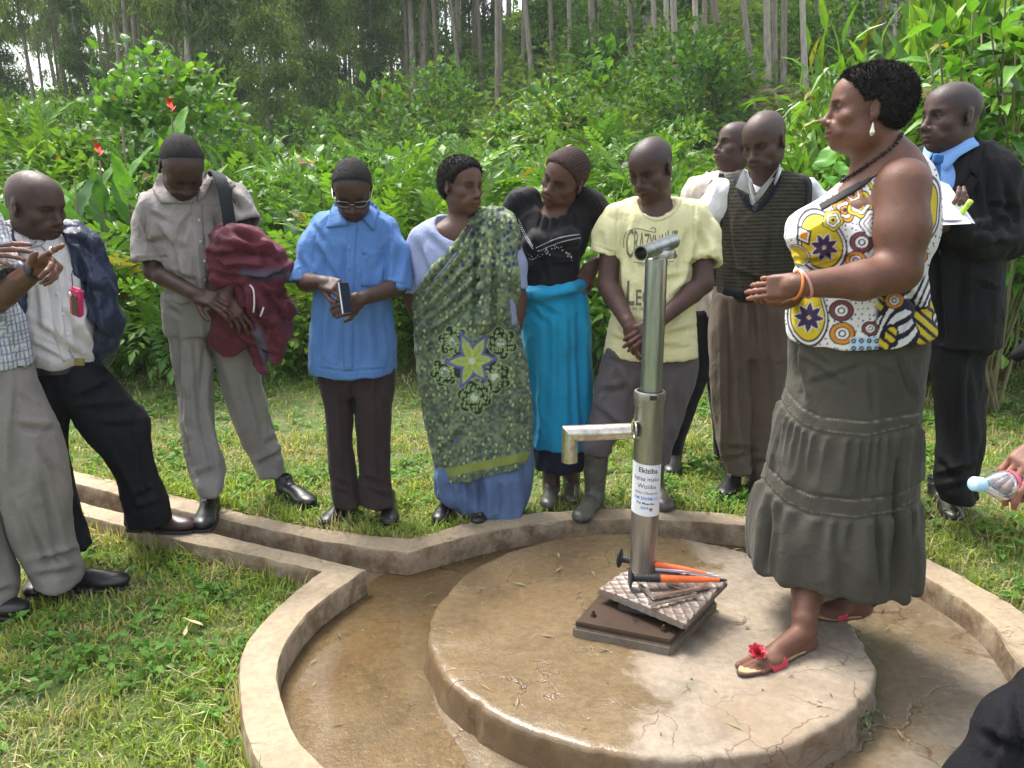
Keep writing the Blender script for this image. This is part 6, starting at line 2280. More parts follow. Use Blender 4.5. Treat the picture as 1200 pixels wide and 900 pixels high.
 for q in (-1, 1):
  V = [G(q * .033, .090, -.006)] + [G(q * (.033 + .023 * math.cos(t)), .094 - .004 * abs(math.cos(t)) - .012 * ((1 + math.cos(t)) / 2) ** 2, -.006 + .0115 * math.sin(t)) for t in np.linspace(0, 2 * math.pi, 20, endpoint=False)]
  link('lens', mesh_np('lens', np.array(V), np.array([[0, 1 + i, 1 + (i + 1) % 20] for i in range(20)]), True, origin=p.H[0]), g, lm)
 # phone
 c = P(404, 349, -.34)
 R = rot_y(rad(10)) @ rot_z(rad(68)) @ rot_x(rad(-18))
 r = empty('phone', c, 'dark phone with a white edge held upright by the man in the blue shirt', 'phone')
 bm = MB().box((0, 0, 0), (.027, .007, .058)); o = link('case', bm.mesh('case'), r, mat_plain('phone_case', (.02, .02, .05), .25)); o.rotation_euler = Matrix(R.tolist()).to_euler()
 bm = MB().box((0, 0, 0), (.0278, .0028, .059)); o = link('edge_trim', bm.mesh('edge_trim'), r, mat_plain('phone_edge', (.75, .75, .78), .3)); o.rotation_euler = Matrix(R.tolist()).to_euler()
 bm = MB().box((0, -.0072, .006), (.022, .0006, .04)); o = link('screen', bm.mesh('screen'), r, mat_plain('phone_screen', (.02, .03, .05), .08)); o.rotation_euler = Matrix(R.tolist()).to_euler()
man_blue()
# ================================================================ the three men on the left
def man_grey():
 p = Person('tall man in a grey short-sleeved shirt and grey trousers, head bowed, jacket over his arm', 3.42, (265, 590), (0.050, 0.029, 0.022))
 P = p.P
 mat = mat_cloth('grey_shirt_cloth', (0.30, 0.265, 0.245), .85, .2, wr=.35)
 mtr = mat_cloth('grey_trouser_cloth', (0.235, 0.215, 0.20), .85, .2, wr=.25)
 nb = P(222, 236, .0)
 p.head(213, 196, -.12, yaw=12, pitch=48, roll=0, sc=1.02, neck_to=nb, neck_r=.054, eye_open=0)
 p.torso_body([P(224, 252, .02), P(222, 300, .02), P(222, 370, .03)], [.10, .11, .11])
 shL, elL, wrL = P(176, 238, .02), P(180, 318, -.02), P(230, 345, -.17)
 shR, elR, wrR = P(272, 226, .02), P(292, 300, .0), P(262, 350, -.15)
 p.arm(shL, elL, wrL, r=(.042, .040, .038, .028)); p.arm(shR, elR, wrR, r=(.042, .040, .038, .028))
 p.hand(wrL, P(254, 352, -.20) - wrL, (.1, -.7, .7), 1, curl=(22, 28, 34, 38), thumb=(45, 10), sc=1.0)
 p.hand(wrR, P(282, 378, -.17) - wrR, (.5, -.8, .2), -1, curl=(18, 24, 30, 36), thumb=(40, 10), sc=1.0)
 a = p.secs([(345, 194, 246, .03, .10), (380, 196, 245, .02, .09), (405, 201, 246, .01, .085), (459, 208, 249, .0, .075), (504, 213, 251, -.02, .07), (546, 222, 262, -.05, .075), (566, 228, 262, -.08, .075), (578, 234, 261, -.09, .07)])
 b = p.secs([(345, 232, 276, .03, .10), (390, 246, 293, .04, .09), (432, 256, 301, .08, .085), (465, 265, 307, .12, .078), (519, 286, 324, .18, .07), (540, 296, 330, .20, .068), (556, 303, 331, .20, .07)])
 p.legs_from(a, b)
 p.finish_body(shaved=(.124, .95, (.020, .017, .016)))
 p.hair(.0022, 'short', .132, amp=.0006, freq=300)
 S = Sdf()
 p.sleeve(S, [P(180, 240, .03), P(176, 262, .02), P(180, 306, -.0)], [.055, .068, .078], .03)
 p.sleeve(S, [P(258, 222, .04), P(274, 238, .03), P(287, 264, .0)], [.058, .068, .074], .03)
 rows = [(214, 204, 238, .02, .06), (224, 182, 256, .02, .085), (236, 168, 267, .01, .105), (252, 167, 268, .01, .115), (285, 188, 262, .0, .12), (315, 198, 258, .0, .125), (338, 197, 252, .01, .125), (352, 195, 250, .02, .12)]
 S.loft(p.secs(rows), .035)
 hem_hollow(p, S, rows, 350)
 S.ell(P(222, 216, -.03), (.064, .085, .06), None, .01, 'sub')
 st = [(159, 303, 202, 300, .8, 2.2), (170, 232, 176, 300, .9, 2.5), (256, 222, 266, 262, .9, 2.5), (200, 344, 250, 345, .8, 2.2), (183, 262, 205, 300, 3, 8), (175, 250, 198, 262, 3, 5), (165, 270, 185, 305, 3.5, 6), (205, 300, 214, 340, 3, 7), (200, 285, 218, 292, 3, 4), (240, 280, 236, 330, 3, 6), (250, 250, 262, 280, 3, 6), (215, 260, 208, 300, 3, 4), (228, 300, 230, 345, 2.5, 5), (196, 320, 240, 334, 3, 5), (270, 230, 290, 250, 3, 5), (245, 310, 247, 345, 3, 5), (170, 285, 200, 280, 3, 4), (210, 275, 225, 250, 2.5, 4), (157, 255, 170, 300, 3, 4), (265, 215, 282, 252, 3, 5)]
 o, bvh = p.garment('shirt', S, mat, .0066, wr=[((0, .1, 1), 11, 3, .009, 12)], strokes=st)
 p.patch('placket', bvh, p.ribbon([(231, 240), (233, 275), (236, 310), (236, 345)], 12, 5, 4), mat, .0006, .0014, parent=o)
 p.patch('pocket', bvh, p.quadgrid([(246, 243), (264, 240), (262, 272), (248, 276)], 8, 8), mat, .0006, .0012, parent=o)
 p.dots('button', bvh, [(233, 258), (235, 283), (240, 306), (240, 328)], .0055, mat_plain('pale_button', (.6, .58, .55), .4), parent=o)
 p.collar(P(220, 222, .01), .066, .072, h=.032, w=.020, tip=.0, yaw=12, pitch=26, gap=14, mat=mat, spread=.3, bvh=bvh)
 for q in ([(188, 203), (227, 238), (190, 239), (180, 224)], [(239, 201), (230, 237), (240, 230), (250, 213)]):
  p.patch('collar', bvh, p.quadgrid(q, 8, 8), mat, .008, .003, parent=o)
 # trousers
 S = Sdf()
 S.loft(a, .01); S.loft(b, .01)
 S.loft(p.secs([(338, 196, 256, .03, .11), (360, 194, 272, .03, .11), (390, 196, 286, .03, .10)]), .02)
 leg_open(S, a); leg_open(S, b)
 st = [(205, 380, 214, 500, 3, 8), (214, 500, 226, 560, 3, 8), (240, 400, 236, 480, 3, 5), (236, 480, 250, 560, 3, 7), (244, 388, 250, 420, 3, 6), (222, 400, 232, 540, 2.5, -5), (290, 430, 310, 520, 3, 6), (262, 420, 290, 530, 3, -4), (303, 545, 329, 532, 3, 7), (310, 520, 330, 512, 3, 5), (196, 360, 214, 372, 3, 5), (205, 440, 215, 470, 4, 5), (228, 560, 256, 548, 3, 5), (245, 395, 270, 400, 3, 5), (315, 480, 322, 530, 3, 6)]
 p.garment('trousers', S, mtr, .0080, wr=[((0, 0, 1), 12, 2.0, .006, 16)], strokes=st)
 put_shoe(p, (P(244, 585)[0] + .01, 3.42), (onz(243, 611, .03)[0], onz(243, 611, .03)[1] - .01), .02, sc=1.06)
 put_shoe(p, (P(314, 565)[0] - .01, 3.66), (onz(350, 590)[0] + .01, onz(350, 590)[1]), .0, sc=1.06)
 # bag strap
 mst = mat_cloth('black_webbing', (.02, .025, .025), .8, .2, wr=.1)
 r = empty('shoulder_bag', p.o, 'black padded bag strap over the shoulder of the grey-shirted man', 'bag')
 SS = Sdf(); SS.loft([(*P(236, 250, .20), .13, .07, 0), (*P(236, 290, .21), .15, .09, 0), (*P(236, 330, .20), .14, .07, 0)], .02)
 V, F = SS.build(.01); me = mesh_np('bag_body', V, F, True, None, p.o); link('bag_body', me, r, mst)
 pts = [P(240, 240, .16), P(246, 214, .12), P(252, 203, .05), P(257, 208, -.05), P(262, 224, -.09), P(266, 245, -.10), P(268, 266, -.09), P(264, 285, -.02), P(256, 300, .15)]
 C_ = catmull(pts, 6); T = np.gradient(C_, axis=0)
 rows_ = []
 for i, c in enumerate(C_):
  d = unit(T[i]); out = unit(c - P(236, 255, .05)); out = unit(out - d * (out @ d)); sd = np.cross(d, out)
  w = .026 if i < 38 else .018
  rows_.append([c + sd * w, c + sd * w + out * .008, c - sd * w + out * .008, c - sd * w])
 R_ = np.array(rows_).reshape(-1, 3)
 F = [[i * 4 + j, i * 4 + (j + 1) % 4, (i + 1) * 4 + (j + 1) % 4, (i + 1) * 4 + j] for i in range(len(C_) - 1) for j in range(4)]
 me = mesh_np('strap', R_, np.array(F), True, None, p.o); smooth_by_angle(me, 40); link('strap', me, r, mst)
 # maroon jacket over the forearm
 mj = mat_cloth('maroon_jacket_cloth', (0.115, 0.022, 0.034), .7, .3, wr=.6, wscale=10)
 S = Sdf()
 yj = -.10
 S.chain([P(262, 292, yj), P(280, 290, yj - .01), P(300, 305, yj), P(322, 318, yj + .02)], [.055, .085, .09, .05], .03)
 S.cone(P(262, 285, yj), P(262, 325, yj - .02), .045, .040, .03)
 S.cone(P(270, 275, yj + .05), P(290, 285, yj + .04), .05, .06, .03)
 S.chain([P(300, 320, yj + .02), P(305, 350, yj + .02), P(318, 385, yj + .04), P(324, 415, yj + .06)], [.085, .075, .065, .028], .03)
 S.chain([P(290, 330, yj + .04), P(292, 380, yj + .05), P(268, 395, yj + .05)], [.07, .06, .06], .03)
 S.cone(P(266, 370, yj + .04), P(268, 398, yj + .04), .06, .055, .03)
 S.chain([P(318, 310, yj + .02), P(336, 318, yj + .02), P(338, 322, yj + .02)], [.045, .022, .018], .02)
 S.chain([P(312, 345, yj + .03), P(336, 362, yj + .03), P(340, 370, yj + .03)], [.05, .032, .016], .02)
 S.cone(P(300, 395, yj + .05), P(306, 432, yj + .05), .028, .016, .02)
 st = [(255, 300, 300, 296, 3, 12), (262, 288, 318, 300, 3, 12), (258, 312, 310, 318, 3, 12), (268, 322, 322, 328, 3, 10), (290, 280, 330, 312, 3, 10), (290, 330, 340, 318, 2.5, 10), (283, 335, 290, 370, 3, 12), (305, 335, 330, 372, 3, 12), (298, 350, 312, 400, 3, 12), (312, 372, 322, 410, 3, 9), (300, 385, 330, 385, 3, 8), (322, 345, 334, 372, 3, 8), (262, 385, 282, 400, 3, 7), (296, 400, 304, 430, 2.5, 7), (254, 320, 275, 326, 2.5, 9), (320, 345, 340, 352, 2.5, 8), (272, 270, 300, 290, 2.5, 8)]
 V, F = S.build(.0055)
 q = Person.__new__(Person); q.__dict__ = dict(p.__dict__); q.root = None
 jr = empty('folded_jacket', p.o, 'crumpled maroon jacket draped over the forearm of the grey-shirted man', 'jacket')
 q.root = jr
 def colf(V, N_):
  px, py = to_px(V)
  base = np.tile((0.125, 0.024, 0.036), (len(V), 1)).astype(np.float32)
  m = sstep(9, 4, np.abs((py - 318) + (px - 300) * -.28 + 6 * np.sin(px * .08))) * (px > 282)
  base = base * (1 - m[:, None]) + np.array((.075, .055, .085)) * m[:, None]
  m2 = sstep(7, 3, np.abs((px - 298) - (py - 380) * .35)) * (py > 380) * (px < 318)
  base = base * (1 - m2[:, None]) + np.array((.10, .09, .13)) * m2[:, None]
  return base
 mj = mat_cloth('maroon_jacket_cloth', (0, 0, 0), .7, .35, attr=True, wr=.6, wscale=10)
 o, bvh = q.garment('cloth', S, mj, .0055, wr=[(unit([1, .2, -.5]), 16, 5, .016, 3)], strokes=st, base_wr=2.0, colf=colf)
 mc = mat_plain('white_cord', (.7, .66, .66), .6)
 link('drawcord', MB().tube(catmull([P(293, 334, -.20), P(297, 340, -.215), P(298, 355, -.215), P(297, 366, -.21)], 4), .0035, 6).mesh('drawcord', True, origin=p.o), jr, mc)
 link('drawcord', MB().tube(catmull([P(309, 360, -.19), P(307, 366, -.195), P(305, 371, -.19)], 4), .0035, 6).mesh('drawcord', True, origin=p.o), jr, mc)
man_grey()

def man_white():
 p = Person('bald man in white shirt, navy jacket hung on his shoulders, foot on kerb', 3.08, (110, 640), (0.060, 0.036, 0.029), z0=-.05)
 P = p.P
 mat = mat_cloth('white_shirt_cloth', (0.62, 0.58, 0.58), .8, .12, wr=.35)
 mtr = mat_cloth('black_trouser_cloth', (0.008, 0.008, 0.011), .85, .3, wr=.25, sheen=0)
 mj = mat_cloth('navy_jacket_cloth', (0.010, 0.020, 0.055), .5, .3, wr=.5, spec=.5)
 nb = P(44, 293, .04)
 p.head(42, 241, -.02, yaw=42, pitch=14, roll=3, sc=1.06, neck_to=nb, neck_r=.060, eye_open=.15, gaze=(10, -20), ear=1.0, lips=1.0)
 p.torso_body([P(50, 315, .03), P(62, 370, .03), P(72, 425, .02)], [.12, .12, .12])
 p.arm(P(0, 300, .05), P(-8, 370, .05), P(20, 420, -.02)); p.arm(P(96, 300, .05), P(110, 370, .07), P(95, 425, .08))
 p.hand(P(20, 420, -.02), (.6, -.2, -.7), (0, -1, 0), 1, curl=(30, 34, 38, 42)); p.hand(P(95, 425, .08), (.0, .2, -1), (.8, -.4, 0), -1, curl=(30, 34, 38, 42))
 a = p.secs([(425, 28, 84, .02, .12), (445, 28, 84, .01, .12), (473, 30, 82, -.01, .11), (517, 38, 76, -.04, .09), (567, 52, 84, -.08, .085), (610, 66, 98, -.10, .085), (637, 77, 108, -.12, .085)])
 b = p.secs([(425, 60, 106, .02, .12), (445, 66, 128, .01, .12), (473, 80, 152, .0, .11), (490, 92, 169, .0, .10), (517, 112, 174, .01, .09), (543, 130, 178, .03, .085), (587, 147, 193, .05, .085), (612, 149, 198, .07, .085)])
 p.legs_from(a, b)
 p.finish_body(shaved=(.066, .4, (.06, .042, .038)))
 S = Sdf()
 rows = [(270, 20, 66, .03, .07), (285, 10, 82, .03, .10), (310, 6, 94, .02, .13), (350, 16, 102, .01, .14), (385, 24, 106, .0, .145), (410, 28, 106, .0, .145), (424, 32, 104, .0, .135), (432, 34, 102, .01, .12)]
 S.loft(p.secs(rows), .035)
 S.ell(P(43, 268, -.02), (.07, .08, .05), None, .01, 'sub')
 st = [(60, 330, 66, 400, 3, 5), (85, 340, 92, 400, 3, 6), (40, 380, 90, 415, 3, 7), (50, 400, 96, 420, 3, 6), (70, 360, 100, 405, 3, 6), (40, 330, 46, 390, 3, 6), (38, 405, 70, 420, 3, 5), (78, 300, 84, 350, 3, 4), (90, 390, 103, 412, 3, 5)]
 o, bvh = p.garment('shirt', S, mat, .0058, wr=[((.2, .1, 1), 11, 3, .009, 22)], strokes=st)
 p.patch('placket', bvh, p.ribbon([(56, 302), (62, 330), (67, 365), (72, 400), (80, 422)], 13, 5, 4), mat, .0006, .0014, parent=o)
 p.dots('button', bvh, [(67, 345), (73, 368), (79, 392)], .0055, mat_plain('white_button', (.7, .68, .66), .4), parent=o)
 p.collar(P(44, 279, .03), .072, .075, h=.034, w=.020, tip=.0, yaw=30, pitch=14, gap=18, mat=mat, spread=.3, bvh=bvh)
 for q in ([(10, 262), (37, 291), (25, 300), (12, 278)], [(62, 272), (49, 290), (57, 299), (69, 285)]):
  p.patch('collar', bvh, p.quadgrid(q, 8, 8), mat, .008, .003, parent=o)
 # jacket
 S = Sdf()
 S.loft(p.secs([(262, -4, 88, .07, .10), (276, -14, 100, .07, .15), (300, -22, 108, .06, .18), (340, -26, 116, .05, .19), (380, -28, 124, .05, .195), (410, -24, 126, .05, .195), (436, -18, 118, .05, .19)]), .02)
 p_ = [P(92, 290, .06), P(106, 330, .06), P(117, 372, .05), P(120, 402, .05)]
 S.chain(p_, [.075, .078, .075, .055], .03)
 S.chain([P(-4, 292, .06), P(-14, 340, .05), P(-6, 395, .0)], [.075, .075, .07], .03)
 # open front: remove what lies before the shirt
 S.loft(p.secs([(250, 18, 66, -.10, .15), (285, 16, 74, -.10, .16), (320, 31, 86, -.10, .17), (360, 33, 97, -.10, .18), (395, 32, 106, -.10, .19), (420, 34, 106, -.10, .19), (450, 40, 110, -.10, .19)]), .004, 'sub')
 S.loft(p.secs([(262, 12, 74, .04, .08), (285, 6, 84, .03, .10), (310, 4, 95, .02, .125), (350, 14, 103, .01, .13), (385, 22, 107, .0, .13), (440, 28, 106, .0, .13)]), .002, 'sub')
 st = [(90, 275, 108, 300, 3, 8), (92, 300, 104, 350, 3, 9), (104, 340, 116, 400, 3, 9), (95, 330, 118, 345, 3, 7), (100, 380, 126, 395, 3, 6), (5, 280, 20, 320, 3, 8), (12, 330, 20, 400, 3, 8), (80, 280, 100, 285, 2.5, 6)]
 p.garment('jacket', S, mj, .0074, wr=[((.25, 0, 1), 12, 3, .012, 31)], strokes=st, base_wr=1.6)
 # trousers
 S = Sdf()
 S.loft(a, .01); S.loft(b, .01)
 S.loft(p.secs([(418, 30, 104, .02, .125), (445, 28, 120, .02, .13), (470, 30, 130, .01, .11)]), .03)
 leg_open(S, a); leg_open(S, b)
 st = [(88, 470, 130, 450, 3, 7), (95, 480, 150, 478, 3, 6), (120, 500, 165, 500, 3, 5), (130, 540, 160, 600, 3, 6), (150, 500, 172, 600, 2.5, -5), (60, 480, 70, 560, 3, 6), (150, 600, 190, 590, 3, 6), (155, 585, 180, 575, 3, 5)]
 p.garment('trousers', S, mtr, .0080, wr=[((0, 0, 1), 12, 2, .007, 26)], strokes=st)
 S2 = MB()
 bl = p.secs([(427, 28, 107, .005, .135)])[0]
 pts = [(bl[0] + (bl[3] + .004) * math.cos(t), bl[1] + (bl[4] + .006) * math.sin(t), bl[2]) for t in np.linspace(0, 2 * math.pi, 60, endpoint=False)]
 V = []
 for q in pts: V += [(q[0], q[1], q[2] - .016), (q[0], q[1], q[2] + .016)]
 link('belt', mesh_np('belt', np.array(V), np.array([[2 * i, 2 * ((i + 1) % 60), 2 * ((i + 1) % 60) + 1, 2 * i + 1] for i in range(60)]), True, None, p.o), p.root, M_SHOE)
 link('buckle', MB().box(P(93, 424, -.125), (.018, .004, .014)).mesh('buckle', origin=p.o), p.root, mat_plain('brass_buckle', (.6, .45, .2), .3, 1))
 put_shoe(p, (P(140, 605)[0], 3.20), (onz(219, 618, .02)[0], onz(219, 622, .02)[1]), .02, brown=True, sc=1.05)
 put_shoe(p, (P(82, 650)[0], 2.98), (P(98, 660)[0], 2.74), -.065, sc=1.05)
man_white()

def man_check():
 p = Person('man in checked shirt and grey trousers at the left edge, gesturing with both hands', 2.78, (60, 690), (0.095, 0.050, 0.038), z0=-.06)
 P = p.P
 mtr = mat_cloth('taupe_trouser_cloth', (0.215, 0.192, 0.17), .85, .2, wr=.25)
 nb = P(-75, 218, .0)
 p.head(-72, 160, -.04, yaw=55, pitch=10, sc=1.05, neck_to=nb, neck_r=.058, eye_open=.4)
 p.torso_body([P(-60, 250, .02), P(-40, 330, .02), P(-22, 425, .02)], [.12, .12, .12])
 wrR = P(42, 316, -.20); elR = P(-6, 352, -.10); shR = P(-24, 262, .0)
 p.arm(shR, elR, wrR, r=(.05, .044, .040, .030))
 wrL = P(-34, 302, -.18); elL = P(-75, 370, -.12); shL = P(-105, 268, -.03)
 p.arm(shL, elL, wrL, r=(.05, .044, .040, .030))
 # near hand: open towards the camera, first finger out
 M, tips = p.hand(wrR, P(72, 303, -.24) - wrR, (-.1, .9, .5), 1, curl=((4, 6), (52, 46), (62, 50), (70, 50)), thumb=(28, 5), sc=1.02)
 M2, tips2 = p.hand(wrL, P(4, 294, -.20) - wrL, (-.1, -.6, .85), -1, curl=(8, 10, 12, 16), thumb=(40, 12), sc=1.02, spread=6)
 a = p.secs([(425, -48, 20, .02, .12), (440, -46, 33, .02, .125), (500, -10, 60, .0, .12), (550, 1, 75, -.02, .11), (607, 12, 79, -.02, .10), (640, 24, 84, -.02, .095), (672, 40, 94, -.02, .095), (684, 44, 92, -.03, .09)])
 b = p.secs([(425, -86, -24, .02, .12), (440, -88, -22, .02, .12), (500, -86, -14, -.02, .11), (560, -74, -8, -.05, .10), (640, -48, 4, -.10, .09), (680, -34, 18, -.12, .09), (712, -26, 12, -.14, .085)])
 p.legs_from(a, b)
 p.finish_body(shaved=(.058, .9, (.02, .017, .016)))
 p.hair(.004, 'short', .062, amp=.001)
 def colf(V, N_):
  L = V - p.o
  def st(u, f, w):
   t = (u * f) % 1
   return sstep(w, w * .5, np.abs(t - .5))
  w = np.tile((.56, .56, .60), (len(V), 1)).astype(np.float32)
  u = L[:, 0] * .8 + L[:, 1] * .6; v = L[:, 2]
  a = np.maximum(st(u, 70, .2), st(v, 70, .2) * .8)
  w = w * (1 - a[:, None] * .85) + np.array((.055, .09, .12)) * a[:, None] * .85
  return w
 mc = mat_cloth('checked_shirt_cloth', (0, 0, 0), .8, .12, attr=True, wr=.3)
 S = Sdf()
 p.sleeve(S, [P(-26, 262, .0), P(-16, 300, -.05), P(9, 331, -.135)], [.075, .078, .068], .03)
 p.sleeve(S, [P(-102, 268, -.03), P(-85, 330, -.08), P(-66, 352, -.12)], [.07, .075, .07], .03)
 rows = [(212, -96, -54, .02, .07), (232, -122, -30, .02, .1), (260, -128, -12, .01, .12), (300, -114, -4, .0, .13), (345, -104, 6, .0, .14), (382, -96, 19, .0, .14), (420, -88, 28, .0, .14), (436, -86, 29, .0, .14)]
 S.loft(p.secs(rows), .035)
 hem_hollow(p, S, rows, 430)
 p.garment('shirt', S, mc, .0058, wr=[((0, 0, 1), 11, 3, .008, 41)], colf=colf, sub=0, strokes=[(0, 370, 20, 425, 3, 6), (-10, 350, 8, 420, 3, 6)])
 p.collar(P(-75, 208, .0), .072, .075, h=.036, w=.05, tip=.03, yaw=45, pitch=12, mat=mat_cloth('collar_cloth', (.35, .36, .4), .8), spread=.6)
 S = Sdf()
 S.loft(a, .01); S.loft(b, .01)
 S.loft(p.secs([(415, -84, 22, .02, .13), (445, -86, 30, .02, .13), (480, -80, 30, .01, .12)]), .03)
 leg_open(S, a); leg_open(S, b)
 st = [(12, 450, 10, 560, 3, -6), (40, 520, 72, 560, 3, 5), (20, 500, 60, 505, 3, 6), (30, 600, 60, 670, 3, 6), (50, 560, 70, 660, 3, 6), (45, 660, 88, 648, 3, 8), (44, 676, 90, 668, 3, 6), (20, 460, 40, 480, 3, 4), (-20, 700, 16, 690, 3, 6), (15, 590, 40, 650, 3, 5)]
 p.garment('trousers', S, mtr, .0080, wr=[((.1, 0, 1), 11, 2, .007, 46)], strokes=st)
 link('belt', MB().lathe([(1.0, -.018), (1.012, -.016), (1.012, .016), (1.0, .018)], P(-34, 431, .02), np.diag([p.w(60), .138, 1]), 50).mesh('belt', True, origin=p.o), p.root, M_SHOE)
 put_shoe(p, (P(60, 685)[0], 2.82), (onz(134, 690, -.06)[0], onz(134, 690, -.06)[1] + .01), -.06, sc=1.06)
 put_shoe(p, (P(-15, 720)[0], 2.64), (onz(36, 722, -.06)[0], onz(36, 722, -.06)[1]), -.06, sc=1.06)
 # wrist watch
 d = unit(P(60, 309, -.22) - wrR); u = unit(np.cross(d, [0, 0, 1])); w = np.cross(u, d); Mx = np.column_stack([u, w, d])
 r = empty('wristwatch', wrR, 'black wristwatch on the raised forearm at the left edge', 'watch')
 me = MB().lathe([(.033, -.011), (.036, -.010), (.036, .010), (.033, .011)], (0, 0, 0), Mx, 28).mesh('watch_band', True); link('watch_band', me, r, M_BLACKRUB)
 me = MB().lathe([(0, .008), (.015, .008), (.017, .005), (.017, -.002), (0, -.002)], w * .0 + np.array([.0, -.036, .0]) + u * 0, np.column_stack([d, [0, 0, 1.0], [0, -1.0, 0]]), 24).mesh('watch_face', True); link('watch_face', me, r, M_BLACKRUB)
 # ring
 rp = tips[0] - M[:, 1] * .048
 me = MB().lathe([(.0098, -.003), (.0112, -.002), (.0112, .002), (.0098, .003)], (0, 0, 0), np.column_stack([M[:, 0], M[:, 2], M[:, 1]]), 20).mesh('ring', True)
 o = link('ring', me, None, mat_plain('silver_ring', (.75, .72, .65), .2, 1), rp); tag(o, 'silver ring on the outstretched finger of the hand at the left edge', 'ring')
 # pink camera hanging from its strap
 top = at(84, 320, 2.52); c = at(90, 354, 2.53)
 r = empty('compact_camera', c, 'small pink compact camera dangling from a wrist strap at the left', 'camera')
 mk = mat_plain('magenta_shell', (.50, .03, .13), .25, .2)
 bm = bmesh.new(); bmesh.ops.create_cube(bm, size=1); bmesh.ops.scale(bm, vec=(.050, .022, .092), verts=bm.verts); bmesh.ops.bevel(bm, geom=bm.edges[:], offset=.006, segments=3, affect='EDGES')
 me = bpy.data.meshes.new('camera_body'); bm.to_mesh(me); bm.free(); smooth_by_angle(me, 40)
 Rr = (0.0, rad(10), rad(-30))
 o = link('camera_body', me, r, mk); o.rotation_euler = Rr
 o2 = link('camera_screen', MB().box((.006, -.0115, -.008), (.014, .001, .030)).mesh('camera_screen'), o, mat_plain('dark_glass', (.05, .02, .02), .1))
 link('lens_ring', MB().lathe([(0, 0), (.009, 0), (.010, .004), (.007, .006), (0, .005)], (-.014, -.011, .022), rot_x(rad(90)), 20).mesh('lens_ring', True), o, mat_plain('silver_trim', (.7, .6, .62), .25, 1))
 link('wrist_strap', MB().tube(catmull([top - c, (top - c) * .6 + [-.004, 0, 0], np.array([-.006, 0, .05])], 5), .0015, 5).mesh('wrist_strap', True), r, M_BLACKRUB)
man_check()
# ================================================================ the five people in the middle
def rot2(x, y, a):
 c, s = math.cos(a), math.sin(a)
 return x * c + y * s, -x * s + y * c
def mixcol(C, m, c):
 m = np.clip(m, 0, 1)[:, None]
 return C * (1 - m) + np.asarray(c) * m
def cells(px, py, size, seed):
 """nearest jittered cell centre: distance, id-noise"""
 r = np.random.default_rng(seed); tab = r.random((64, 64, 3))
 gx, gy = px / size, py / size
 ix, iy = np.floor(gx).astype(int), np.floor(gy).astype(int)
 best = np.full(px.shape, 9.0); bid = np.zeros(px.shape); bx = np.zeros(px.shape); by = np.zeros(px.shape)
 for dx in (-1, 0, 1):
  for dy in (-1, 0, 1):
   t = tab[(ix + dx) & 63, (iy + dy) & 63]
   cx, cy = ix + dx + .2 + .6 * t[:, 0], iy + dy + .2 + .6 * t[:, 1]
   d = np.hypot(gx - cx, gy - cy)
   m = d < best
   best = np.where(m, d, best); bid = np.where(m, t[:, 2], bid); bx = np.where(m, gx - cx, bx); by = np.where(m, gy - cy, by)
 return best, bid, bx, by

